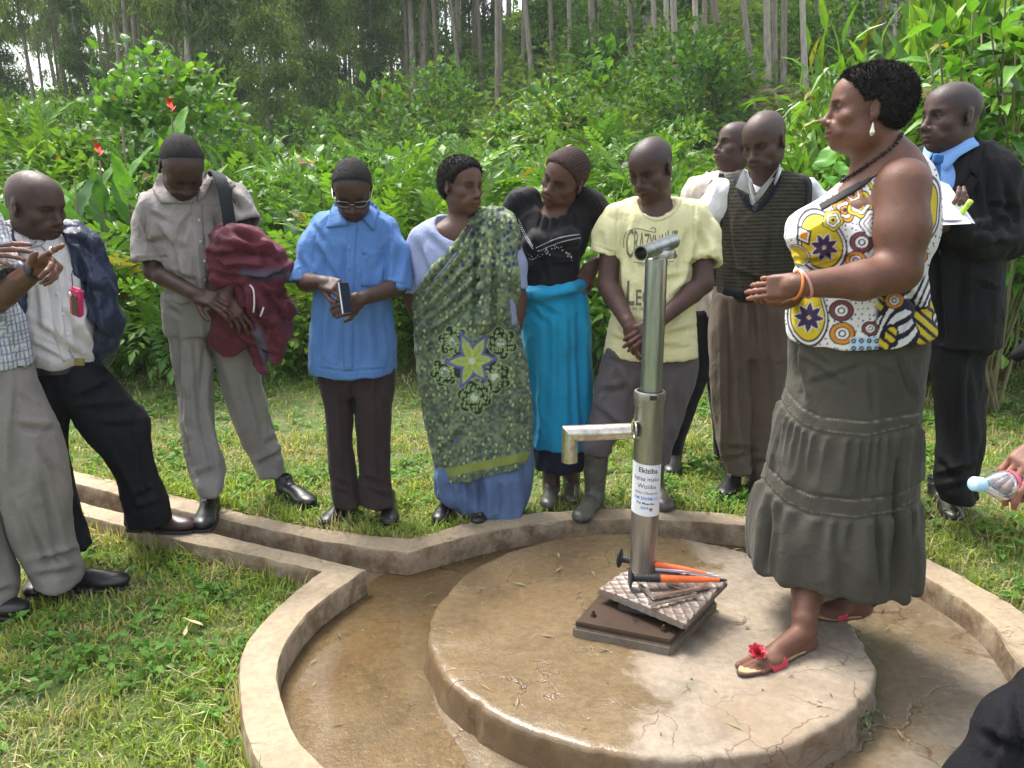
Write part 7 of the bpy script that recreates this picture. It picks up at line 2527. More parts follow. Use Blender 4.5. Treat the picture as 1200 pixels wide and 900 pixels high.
def woman_wrap():
 p = Person('woman with a green patterned cloth wrapped over one shoulder and a lavender blouse', 3.40, (555, 604), (0.085, 0.045, 0.034))
 P = p.P
 nb = P(543, 262, .02)
 p.head(541, 218, -.02, yaw=42, pitch=4, roll=0, sc=.93, neck_to=nb, neck_r=.050, eye_open=.7, gaze=(12, 0), jaw=.95, nose=1.05)
 p.torso_body([P(540, 277, .03), P(545, 340, .03), P(552, 420, .03)], [.10, .11, .12])
 p.body.ell(P(538, 274, .02), (.14, .085, .06), None, .04)
 p.arm(P(488, 290, .03), P(484, 345, .04), P(500, 395, .0), r=(.045, .042, .038, .026)); p.arm(P(598, 288, .05), P(606, 350, .06), P(600, 410, .04), r=(.045, .042, .038, .026))
 p.hand(P(500, 395, .0), (.4, -.2, -.8), (-.6, -.6, 0), 1, sc=.9); p.hand(P(600, 410, .04), (-.1, -.1, -1), (.9, 0, 0), -1, sc=.9)
 lg = p.secs([(440, 520, 555, .03, .07), (560, 518, 545, .02, .05), (590, 520, 538, .0, .04)]); lg2 = p.secs([(440, 556, 600, .03, .07), (560, 560, 590, .02, .05), (600, 556, 574, .0, .04)])
 p.legs_from(lg, lg2)
 p.finish_body()
 p.hair(.013, 'short', .074, amp=.003, freq=220, fuzz=(.008, 7000))
 mb = mat_cloth('lavender_blouse_cloth', (.30, .34, .52), .85, .15, wr=.25)
 S = Sdf()
 p.sleeve(S, [P(494, 284, .03), P(486, 308, .03), P(487, 342, .03)], [.062, .066, .070], .03)
 p.sleeve(S, [P(592, 284, .05), P(600, 310, .06), P(602, 338, .06)], [.055, .058, .060], .03)
 rows = [(252, 512, 568, .04, .06), (262, 494, 582, .04, .08), (274, 484, 596, .03, .10), (300, 484, 604, .02, .12), (340, 488, 604, .01, .125), (380, 490, 606, .01, .13)]
 S.loft(p.secs(rows), .03)
 S.ell(P(536, 254, -.04), (.098, .11, .105), None, .01, 'sub')
 ca, cb = P(486, 362, 0), P(566, 258, 0); cd = unit(cb - ca); S.cut(ca, np.array([cd[2], 0, -cd[0]]) , None, np.array([P(592, 300, 0)[0], 99, 99]))
 p.garment('blouse', S, mb, .0062, strokes=[(490, 290, 505, 330, 3, 6), (478, 300, 484, 340, 3, 5), (500, 275, 525, 300, 3, 4)])
 # blue underskirt
 S = Sdf()
 S.loft(p.secs([(430, 498, 612, .03, .13), (500, 506, 620, .03, .13), (550, 512, 622, .03, .13), (576, 514, 620, .03, .13), (600, 540, 612, .03, .12)]), .02)
 S.cone(P(528, 560, -.02), P(532, 580, -.02), .06, .055, .03); S.cone(P(590, 560, -.02), P(594, 602, -.02), .085, .075, .02)
 z = P(560, 603, 0)[2]; S.cut((0, 0, z), (0, 0, -1))
 p.garment('underskirt', S, mat_cloth('blue_skirt_cloth', (.10, .155, .29), .8, .2, wr=.3), .0068, wr=[((0, 0, 1), 16, 1.5, .014, 9)], strokes=[(562, 560, 565, 605, 4, 14), (545, 566, 556, 590, 3, 8), (585, 565, 590, 603, 3, 6), (525, 565, 530, 580, 3, 6)])
 # the patterned wrap
 def colf(V, N_):
  px, py = to_px(V); n = len(V)
  Q = np.stack([px, py, px * 0], 1)
  a = vnoise(Q, .35, 3); b = fbm(Q, .09, 5)
  C = np.tile((.088, .115, .072), (n, 1)).astype(np.float32)
  C = mixcol(C, sstep(.5, .75, a) * .8, (.145, .185, .11)); C = mixcol(C, sstep(.45, .25, a) * .8, (.035, .055, .05))
  C = mixcol(C, sstep(.45, .8, b) * .35, (.20, .24, .08))
  band = ((px - 562) + (py - 300) * .18);
  d, i, bx, by = cells(px + 1.5 * np.sin(py * .2), py, 7.5, 4)
  e = np.hypot(bx, by * .7)
  m = (i > .66)
  C = mixcol(C, m * sstep(.42, .36, e) * sstep(.24, .30, e) * .9, (.02, .035, .04))
  C = mixcol(C, m * sstep(.30, .25, e) * .75, (.20, .24, .07)); C = mixcol(C, m * sstep(.15, .10, e) * .8, (.30, .36, .28))
  up = sstep(345, 320, py)
  d2, i2, bx2, by2 = cells(px * 1.0, py * .8, 6.0, 8)
  C = mixcol(C, up * (i2 > .6) * sstep(.34, .24, d2) * .75, (.22, .26, .09)); C = mixcol(C, up * (i2 < .28) * sstep(.4, .3, d2), (.02, .03, .06))
  # rosette field round the flower
  for cx, cy, r in ((531, 400, 17), (587, 402, 18), (521, 436, 16), (580, 442, 18), (556, 466, 19), (545, 425, 19), (566, 425, 17)):
   dd = np.hypot(px - cx, py - cy) + 2 * np.sin(np.arctan2(py - cy, px - cx) * 6 + cx)
   C = mixcol(C, sstep(r + 1.5, r, dd) * sstep(r - 2.0, r - .8, dd) * .8, (.26, .30, .10))
   C = mixcol(C, sstep(r, r - 1.2, dd), (.012, .022, .022))
  dd, i, bx, by = cells(px, py, 4.6, 12)
  near = np.zeros(n)
  for cx, cy, r in ((531, 400, 15), (587, 402, 16), (521, 436, 14), (580, 442, 16), (556, 466, 17)):
   q = np.hypot(px - cx, py - cy)
   ringm = (q < r) * (q > 7)
   C = mixcol(C, ringm * sstep(.42, .34, dd) * sstep(.12, .2, dd), (.24, .32, .12))
   C = mixcol(C, sstep(7, 6, q) * sstep(4.6, 5.4, q), (.22, .28, .10))
   C = mixcol(C, sstep(5, 4.2, q), (.34, .40, .32)); C = mixcol(C, sstep(5, 4.2, q) * (a > .55), (.12, .17, .12))
  th = np.arctan2(py - 423, px - 553); rr = np.hypot(px - 553, py - 423)
  for k, L in enumerate((30, 25, 24, 29, 27, 31)):
   ang = [-1.05, -.1, .95, 1.95, 3.1, -1.95][k]
   x, y = rot2(px - 553, py - 423, ang)
   w = 5.6 * np.sin(np.pi * np.clip(x / L, 0, 1) ** .8) + .01
   C = mixcol(C, (x > -2) * (x < L + 5) * sstep(w + 4, w + 2, np.abs(y)), (.07, .08, .20))
  for k, L in enumerate((30, 25, 24, 29, 27, 31)):
   ang = [-1.05, -.1, .95, 1.95, 3.1, -1.95][k]
   x, y = rot2(px - 553, py - 423, ang)
   w = 5.6 * np.sin(np.pi * np.clip(x / L, 0, 1) ** .8) + .01
   C = mixcol(C, (x > 0) * (x < L) * sstep(w + .6, w - .6, np.abs(y)) * (.55 + .45 * a), (.29, .35, .05))
   C = mixcol(C, (x > 3) * (x < L * .7) * sstep(w * .5, w * .3, np.abs(y)) * (a > .45), (.20, .26, .03))
  C = mixcol(C, sstep(4.5, 3.5, rr), (.35, .38, .3))
  # border along the hem
  hem = 560 + (px - 514) * (-.205)
  C = mixcol(C, sstep(5.5, 4.5, np.abs(py - hem + 4)), (.18, .22, .05))
  return C * 1.35
 S = Sdf()
 body = p.secs([(244, 534, 590, .04, .075), (262, 506, 602, .04, .10), (290, 488, 606, .02, .128), (330, 486, 607, .01, .14), (364, 486, 606, .01, .145), (400, 488, 611, .01, .15), (440, 491, 618, .01, .155), (497, 500, 622, .02, .155), (535, 508, 622, .02, .152), (565, 514, 620, .02, .15)])
 S.loft(body, .02)
 S.chain([P(577, 258, .02), P(590, 264, .03), P(600, 285, .03)], [.045, .048, .04], .03)
 S.chain([P(572, 262, -.05), P(574, 310, -.115), P(566, 380, -.125)], [.045, .040, .035], .02)
 S.chain([P(590, 265, -.03), P(592, 320, -.10), P(585, 370, -.11)], [.045, .042, .030], .02)
 a0, a1 = P(484, 350, 0), P(564, 243, 0)
 d = unit(a1 - a0); nrm = np.array([-d[2], 0, d[0]])
 S.cut(a0, nrm)
 h0, h1 = P(514, 561, 0), P(621, 539, 0); d = unit(h1 - h0)
 S.cut(h0, np.array([d[2], 0, -d[0]]))
 S.loft([(r[0], r[1], r[2], r[3] - .012, r[4] - .012, r[5]) for r in body[-3:]] + [(body[-1][0], body[-1][1], body[-1][2] - .1, body[-1][3] - .012, body[-1][4] - .012, body[-1][5])], .002, 'sub', zhi=P(560, 553, 0)[2])
 st = [(490, 350, 540, 290, 2.5, 9), (492, 362, 556, 286, 2.5, 9), (496, 374, 566, 300, 2.5, 9), (502, 384, 572, 318, 2.5, 8), (514, 390, 576, 335, 3, 8), (540, 282, 562, 250, 2, 7), (548, 290, 568, 252, 2, 7), (560, 262, 556, 385, 2.5, 10), (583, 262, 578, 380, 2.5, 10), (570, 262, 567, 380, 2, 4), (555, 384, 580, 384, 2, 6), (596, 300, 606, 400, 3, 7), (490, 400, 520, 385, 3, 6), (493, 420, 512, 400, 3, 5), (500, 470, 530, 520, 3, 4), (590, 380, 596, 500, 3, 6), (606, 400, 612, 520, 3, 7), (512, 540, 545, 500, 3, 5), (498, 380, 502, 480, 3, 6), (540, 500, 520, 555, 3, 5)]
 p.garment('patterned_wrap', S, mat_cloth('wrap_cloth', (0, 0, 0), .8, .15, attr=True, wr=.3), .0043, wr=[((0, 0, 1), 13, 1.5, .006, 51)], strokes=st, colf=colf, sub=0)
 # sandals
 put_shoe(p, (P(524, 580)[0], 3.50), (onz(520, 602)[0], 3.34), 0, sc=.88); put_shoe(p, (P(566, 590)[0], 3.48), (onz(562, 609)[0], 3.31), 0, sc=.88)
woman_wrap()

def woman_black():
 p = Person('woman in a black top with white sequins and a turquoise wrap skirt, head tilted', 3.58, (650, 585), (0.080, 0.042, 0.032))
 P = p.P
 nb = P(652, 254, .03)
 p.head(661, 209, -.03, yaw=-34, pitch=14, roll=-25, sc=1.03, neck_to=nb, neck_r=.052, eye_open=.3, gaze=(-10, -10), jaw=1.0, smile=.6, lips=1.1)
 p.torso_body([P(648, 266, .03), P(645, 330, .03), P(650, 400, .03)], [.10, .11, .12])
 p.body.ell(P(650, 262, .03), (.15, .085, .05), None, .04)
 p.arm(P(614, 238, .07), P(595, 272, .16), P(618, 300, .20), r=(.044, .042, .036, .026))
 shR, elR, wrR = P(696, 238, .03), P(722, 298, .10), P(694, 312, .0)
 p.arm(shR, elR, wrR, r=(.044, .042, .036, .025))
 p.hand(P(618, 300, .20), (.6, 0, -.6), (0, 1, 0), 1, sc=.9)
 p.hand(wrR, P(680, 334, -.06) - wrR, (.3, -.9, .3), -1, curl=(20, 24, 28, 30), thumb=(30, 10), sc=.95)
 lg = p.secs([(430, 620, 655, .03, .07), (540, 634, 656, .03, .06), (575, 638, 658, .02, .04)]); lg2 = p.secs([(430, 655, 690, .03, .07), (540, 655, 682, .03, .06), (570, 664, 682, .07, .04)])
 p.legs_from(lg, lg2)
 p.finish_body()
 p.hair(.009, 'braids', .072, mat_plain('braided_hair', (.045, .022, .018), .7, 0, .3, .6, 200), amp=.001, fuzz=None)
 c = p.headG(.0, -.118, .0)
 SB = Sdf(); SB.ell(c, .034, None, .01); SB.ell(c + [.02, .01, -.02], .022, None, .01); V, F = SB.build(.005); N_ = vnormals(V, F)
 p.part('hair_bun', V + N_ * ((fbm(V, 120, 3) - .5) * .006)[:, None], F, bpy.data.materials['braided_hair'])
 S = Sdf()
 S.chain([P(620, 232, .05), P(609, 238, .06), P(600, 250, .10)], [.05, .056, .054], .03)
 S.chain([P(682, 232, .04), P(694, 240, .03), P(712, 262, .05), P(718, 280, .07)], [.05, .056, .052, .05], .03)
 rows = [(236, 622, 678, .04, .06), (246, 608, 692, .04, .085), (262, 606, 694, .03, .105), (290, 607, 687, .02, .12), (305, 607, 680, .02, .115), (324, 606, 681, .02, .11), (350, 606, 684, .02, .12)]
 S.loft(p.secs(rows), .03)
 S.ell(P(628, 285, -.08), (.06, .06, .05), None, .03); S.ell(P(664, 280, -.08), (.06, .06, .05), None, .03)
 S.ell(P(650, 236, -.03), (.078, .11, .070), None, .008, 'sub')
 st = [(636 + i * 9, 250 + abs(i - 1.5) * -1.5, 630 + i * 11, 270, 1.3, 2.5) for i in range(5)] + [(600 + i * 3.2, 222, 612 + i * 3, 240, .9, 2) for i in range(3)] + [(672 + i * 6, 228, 690 + i * 4, 250, .9, 2) for i in range(5)] + [(612, 300, 670, 312, 3, 5), (620, 320, 676, 306, 3, 5), (625, 285, 640, 325, 3, 4), (612, 262, 626, 290, 3, 3)]
 o, bvh = p.garment('knit_top', S, mat_cloth('black_knit', (.010, .009, .011), .8, .3, wr=.2), .0062, strokes=st)
 mw = mat_plain('white_sequin', (.75, .75, .78), .3)
 def line(a, b, n, bow=0): return [(a[0] + (b[0] - a[0]) * t, a[1] + (b[1] - a[1]) * t + bow * math.sin(t * 3.14)) for t in np.linspace(0, 1, n)]
 pts = line((608, 257), (624, 288), 16, 2) + line((609, 264), (624, 291), 14, 2) + line((629, 290), (678, 275), 24, -3) + line((632, 294), (678, 279), 20, -2) + line((678, 275), (679, 279), 2)
 rng = np.random.default_rng(4)
 for i in range(48):
  t = rng.random(); pts.append((609 + t * 62, 296 + 5 * math.sin(t * 7) + rng.normal(0, 2.6)))
 mb = MB()
 for px, py in pts:
  r = unit(ray(px, py)); h, n, _, _ = bvh.ray_cast(Vector((0, 0, CAM_H)), Vector(r))
  if h is None: continue
  n = np.array(n); n = n if n @ r < 0 else -n
  u = unit(np.cross(n, [0, 0, 1])); w = np.cross(u, n); s = .0022
  hh = np.array(h) + n * .002
  mb.add([hh - u * s - w * s, hh + u * s - w * s, hh + u * s + w * s, hh - u * s + w * s, hh + n * .0015], [[0, 1, 4], [1, 2, 4], [2, 3, 4], [3, 0, 4]])
 q = link('sequin', mb.mesh('sequin', False, origin=p.o), o, mw); q['kind'] = 'stuff'
 # skirt
 S = Sdf()
 rows = [(336, 604, 684, .02, .125), (350, 605, 688, .02, .135), (380, 608, 693, .02, .145), (430, 612, 694, .03, .14), (480, 618, 694, .03, .14), (520, 622, 693, .03, .135)]
 S.loft(p.secs(rows), .02, zhi=P(640, 334, 0)[2])
 w0, w1 = P(604, 341, 0), P(684, 326, 0)
 S.chain([P(604, 343, .02), P(614, 348, -.07), P(640, 346, -.125), P(668, 338, -.11), P(684, 330, 0), P(684, 330, .05)], [.022] * 6, .02)
 hem_hollow(p, S, rows, 521, .014)
 st = [(676, 345, 684, 515, 3, 10), (668, 345, 672, 510, 3, 5), (612, 352, 640, 380, 3, 6), (618, 350, 655, 372, 3, 6), (625, 400, 628, 515, 3, 4), (640, 360, 644, 440, 3, 4), (655, 380, 657, 515, 3, 4), (606, 356, 680, 346, 2.5, 5), (688, 400, 690, 515, 2.5, 5)]
 p.garment('turquoise_skirt', S, mat_cloth('turquoise_cloth', (.008, .26, .46), .75, .15, wr=.25, sheen=.1), .0066, wr=[((0, 0, 1), 11, 1.5, .008, 61)], strokes=st)
 S = Sdf()
 rows = [(500, 622, 691, .04, .12), (530, 624, 688, .04, .125), (548, 626, 684, .04, .12)]
 S.loft(p.secs(rows), .01); hem_hollow(p, S, rows, 546, .012)
 p.garment('dark_underskirt', S, mat_cloth('navy_underskirt_cloth', (.012, .016, .035), .8, .3, wr=.3), .0068, wr=[((0, 0, 1), 14, 1.5, .008, 62)])
 put_shoe(p, (P(647, 560)[0], 3.64), (onz(642, 590)[0], 3.45), .0, boot=True, sc=.84)
 put_shoe(p, (P(672, 560)[0], 3.70), (onz(670, 582)[0], 3.52), .0, boot=True, sc=.84)
woman_black()

def man_yellow():
 p = Person('man in a pale yellow printed T-shirt and rubber boots with his hands clasped in front', 3.46, (735, 600), (0.062, 0.034, 0.028))
 P = p.P
 nb = P(769, 247, .02)
 p.head(763, 197, -.04, yaw=-32, pitch=24, roll=0, sc=1.03, neck_to=nb, neck_r=.056, eye_open=0, lips=1.05, ear=1.05)
 p.torso_body([P(770, 262, .03), P(768, 330, .03), P(762, 410, .03)], [.11, .12, .12])
 p.body.ell(P(770, 258, .03), (.17, .09, .06), None, .05)
 shL, elL, wrL = P(718, 262, .03), P(712, 334, -.02), P(738, 382, -.19)
 shR, elR, wrR = P(822, 258, .03), P(824, 332, -.07), P(770, 378, -.20)
 p.arm(shL, elL, wrL, r=(.047, .044, .041, .029)); p.arm(shR, elR, wrR, r=(.047, .044, .041, .029))
 p.hand(wrL, P(748, 402, -.21) - wrL, (-.35, -.8, .1), 1, curl=(28, 32, 36, 42), thumb=(25, 10), sc=1.0)
 p.hand(wrR, P(740, 396, -.25) - wrR, (.1, -1, .4), -1, curl=(26, 28, 32, 36), thumb=(35, 10), sc=1.0)
 a = p.secs([(405, 709, 760, .03, .11), (447, 700, 752, .0, .11), (470, 696, 744, -.02, .105), (493, 692, 738, -.04, .10), (520, 681, 718, -.05, .08), (530, 684, 716, -.05, .07)])
 b = p.secs([(405, 752, 815, .03, .11), (447, 752, 810, .02, .11), (493, 756, 797, .0, .10), (527, 758, 786, .0, .08), (540, 760, 784, .0, .07)])
 p.legs_from(a, b, f=.5)
 p.finish_body(shaved=(.068, .9, (.040, .033, .032)))
 def colf(V, N_):
  return np.tile((.62, .58, .27), (len(V), 1)).astype(np.float32)
 mat = mat_cloth('yellow_tshirt_cloth', (.68, .64, .36), .85, .1, wr=.28)
 S = Sdf()
 p.sleeve(S, [P(724, 256, .03), P(716, 272, .03), P(710, 298, .025)], [.060, .066, .068], .03)
 p.sleeve(S, [P(814, 252, .03), P(822, 276, .03), P(824, 309, -.03)], [.062, .070, .076], .03)
 rows = [(232, 742, 798, .03, .065), (242, 720, 818, .03, .09), (256, 714, 826, .02, .11), (280, 718, 820, .01, .12), (310, 721, 812, .0, .125), (360, 719, 812, .0, .13), (400, 711, 814, .0, .135), (422, 708, 815, .0, .135)]
 S.loft(p.secs(rows), .03)
 hem_hollow(p, S, rows, 417, .012)
 S.ell(P(768, 232, -.045), (.090, .10, .082), None, .01, 'sub')
 st = [(699, 288, 724, 298, .8, 2.2), (800, 309, 842, 302, .8, 2.2), (712, 402, 773, 412, .8, 2), (773, 412, 812, 405, .8, 2), (724, 246, 722, 300, .9, 2.5), (814, 243, 812, 300, .9, 2.5), (730, 270, 736, 320, 3, 5), (726, 300, 724, 350, 3, 5), (806, 270, 796, 320, 3, 6), (812, 300, 806, 345, 3, 7), (722, 370, 745, 405, 3, 6), (716, 395, 760, 412, 3, 6), (790, 350, 808, 330, 3, 6), (785, 375, 812, 360, 3, 6), (778, 395, 812, 385, 3, 6), (735, 340, 728, 390, 3, 5), (816, 270, 834, 306, 3, 6), (806, 310, 838, 300, 3, 4), (705, 270, 706, 295, 3, 5), (750, 405, 800, 408, 3, 4), (770, 330, 800, 325, 3, 4)]
 o, bvh = p.garment('tshirt', S, mat, .0064, wr=[((0, .1, 1), 11, 3, .006, 71)], strokes=st)
 # neck rib
 nr = P(768, 232, -.045)
 th = np.linspace(math.pi * 1.03, math.pi * 1.97, 26)
 rp = p.ribbon([(746, 232), (749, 243), (758, 253), (770, 257), (784, 252), (794, 241), (797, 232)], 4, 5, 3)
 p.patch('neck_rib', bvh, rp, mat, .0008, .002, parent=o)
 ink = mat_plain('grey_print_ink', (.16, .15, .10), .8)
 pieces = []
 word = 'CRAZYNAIVE'
 xs_ = [737.5, 745, 751.5, 757.5, 763.2, 769.5, 775.5, 779.5, 784.5, 790.5]
 for i, (ch, x) in enumerate(zip(word, xs_)):
  hgt = (34, 29, 27, 26, 25, 25, 26, 27, 29, 33)[i]
  pieces.append(p.text('t', bvh, ch, x, 299 - abs(i - 4.5) * .3 + (4 if i in (0, 9) else 0), hgt * 1.4, ink, rot=2, xs=.27))
 sw = [(731, 290), (731, 280), (736, 271), (748, 268), (760, 271), (768, 272), (767, 267), (762, 268)]
 def strip_print(pts, w):
  g = p.ribbon(pts, w, 6, 2); V = [];
  for i in range(g.shape[0]):
   for j in range(2):
    r = unit(ray(*g[i, j])); h, n, _, _ = bvh.ray_cast(Vector((0, 0, CAM_H)), Vector(r))
    if h is None: return None
    n = n if n.dot(Vector(r)) < 0 else -n
    V.append(tuple(h + n * .0022))
  F = [[2 * i, 2 * i + 2, 2 * i + 3] for i in range(g.shape[0] - 1)] + [[2 * i, 2 * i + 3, 2 * i + 1] for i in range(g.shape[0] - 1)]
  return np.array(V), np.array(F)
 pieces.append(strip_print(sw, .9)); pieces.append(strip_print([(742, 307), (760, 308), (790, 306)], .8))
 pieces.append(p.text('t', bvh, 'STREETWEAR DESIGN', 766, 312, 6, ink, rot=-1, xs=.62))
 pieces.append(p.text('t', bvh, 'L', 738, 357, 40, ink, rot=2, xs=.5, bold=True)); pieces.append(p.text('t', bvh, 'E', 748, 357.5, 26, ink, rot=2, xs=.6, bold=True)); pieces.append(p.text('t', bvh, 'G', 757.5, 357.5, 26, ink, rot=1, xs=.6)); pieces.append(p.text('t', bvh, 'A', 767, 357.5, 26, ink, xs=.6)); pieces.append(p.text('t', bvh, 'S', 778, 357, 26, ink, xs=.6)); pieces.append(p.text('t', bvh, 'FINE ORIGINAL', 752, 364, 5.5, ink, rot=1, xs=.6))
 p.prints('shirt_print', pieces, ink, o)
 # trousers tucked in the boots
 S = Sdf()
 S.loft(a, .01); S.loft(b, .01)
 S.loft(p.secs([(396, 712, 812, .03, .12), (420, 708, 815, .03, .125), (450, 702, 810, .02, .12), (470, 700, 800, .01, .10)]), .03)
 st = [(720, 430, 740, 470, 3, 7), (704, 460, 735, 455, 3, 6), (700, 480, 728, 505, 3, 6), (760, 440, 756, 520, 3, 8), (775, 440, 785, 520, 3, 5), (720, 430, 700, 480, 2.5, -5), (740, 470, 752, 440, 3, 6), (690, 500, 715, 512, 3, 5), (795, 440, 790, 500, 3, 5), (712, 420, 760, 440, 3, 4)]
 p.garment('trousers', S, mat_cloth('charcoal_trouser_cloth', (.10, .088, .09), .85, .25, wr=.25), .0080, wr=[((0, 0, 1), 11, 2, .006, 76)], strokes=st)
 put_shoe(p, (P(698, 585)[0], 3.47), (onz(678, 612, .02)[0], 3.25), .005, boot=True, sc=.93)
 put_shoe(p, (P(772, 585)[0], 3.62), (onz(778, 598)[0], 3.42), .005, boot=True, sc=.93)
man_yellow()

def man_behind():
 p = Person('man in a cream shirt and black trousers standing behind the others, chin lifted', 4.15, (812, 545), (0.060, 0.036, 0.030), z0=.0)
 P = p.P
 nb = P(853, 206, .02)
 p.head(862, 171, .0, yaw=-56, pitch=-8, roll=0, sc=1.0, neck_to=nb, neck_r=.056, eye_open=.4)
 p.torso_body([P(846, 225, .03), P(840, 290, .03), P(835, 360, .03)], [.11, .12, .12])
 p.arm(P(812, 232, .03), P(806, 290, .03), P(812, 345, .0)); p.arm(P(885, 232, .03), P(892, 290, .03), P(885, 345, .0))
 p.hand(P(812, 345, .0), (.1, 0, -1), (-1, 0, 0), 1); p.hand(P(885, 345, .0), (.0, 0, -1), (1, 0, 0), -1)
 a = p.secs([(365, 795, 842, .03, .11), (400, 795, 838, .02, .10), (440, 792, 830, .0, .09), (495, 783, 808, -.02, .08), (530, 776, 798, -.03, .08)])
 b = p.secs([(365, 830, 872, .03, .11), (440, 830, 870, .05, .09), (520, 838, 868, .05, .08), (535, 838, 868, .05, .08)])
 p.legs_from(a, b); p.finish_body(shaved=(.068, .75, (.06, .05, .048)))
 mat = mat_cloth('cream_shirt_cloth', (.62, .54, .44), .8, .15, wr=.3)
 S = Sdf()
 p.sleeve(S, [P(820, 220, .03), P(812, 262, .03), P(808, 320, .01)], [.065, .07, .062], .03, hollow=.008)
 p.sleeve(S, [P(876, 222, .03), P(884, 262, .03), P(886, 320, .01)], [.065, .07, .062], .03, hollow=.008)
 rows = [(200, 836, 866, .03, .06), (210, 818, 880, .03, .085), (226, 802, 890, .02, .11), (260, 808, 886, .01, .12), (320, 806, 880, .01, .12), (370, 804, 876, .01, .12)]
 S.loft(p.secs(rows), .03); hem_hollow(p, S, rows, 372)
 o, bvh = p.garment('shirt', S, mat, .0075, wr=[((0, .1, 1), 11, 3, .009, 81)], strokes=[(815, 230, 812, 300, 3, 7), (825, 240, 830, 330, 3, 6), (806, 330, 838, 345, 3, 6), (820, 300, 835, 370, 3, 5)])
 p.collar(P(852, 205, .02), .068, .07, yaw=-40, pitch=10, mat=mat, spread=.6, bvh=bvh)
 S = Sdf(); S.loft(a, .01); S.loft(b, .01); S.loft(p.secs([(362, 798, 874, .03, .12), (390, 796, 874, .03, .12), (420, 796, 868, .03, .10)]), .03)
 p.garment('trousers', S, mat_cloth('black_trousers_cloth', (.014, .013, .015), .8, .3, wr=.25), .008, wr=[((0, 0, 1), 11, 2, .007, 86)], strokes=[(805, 450, 826, 445, 3, 7), (800, 480, 815, 470, 3, 6)])
 put_shoe(p, (P(790, 540)[0], 4.15), (P(778, 545)[0], 3.93), float(ground_z(P(790, 540)[0], 4.05)), sc=1.05)
 put_shoe(p, (P(852, 540)[0], 4.22), (P(852, 545)[0], 4.0), float(ground_z(P(852, 540)[0], 4.1)), sc=1.05)
man_behind()

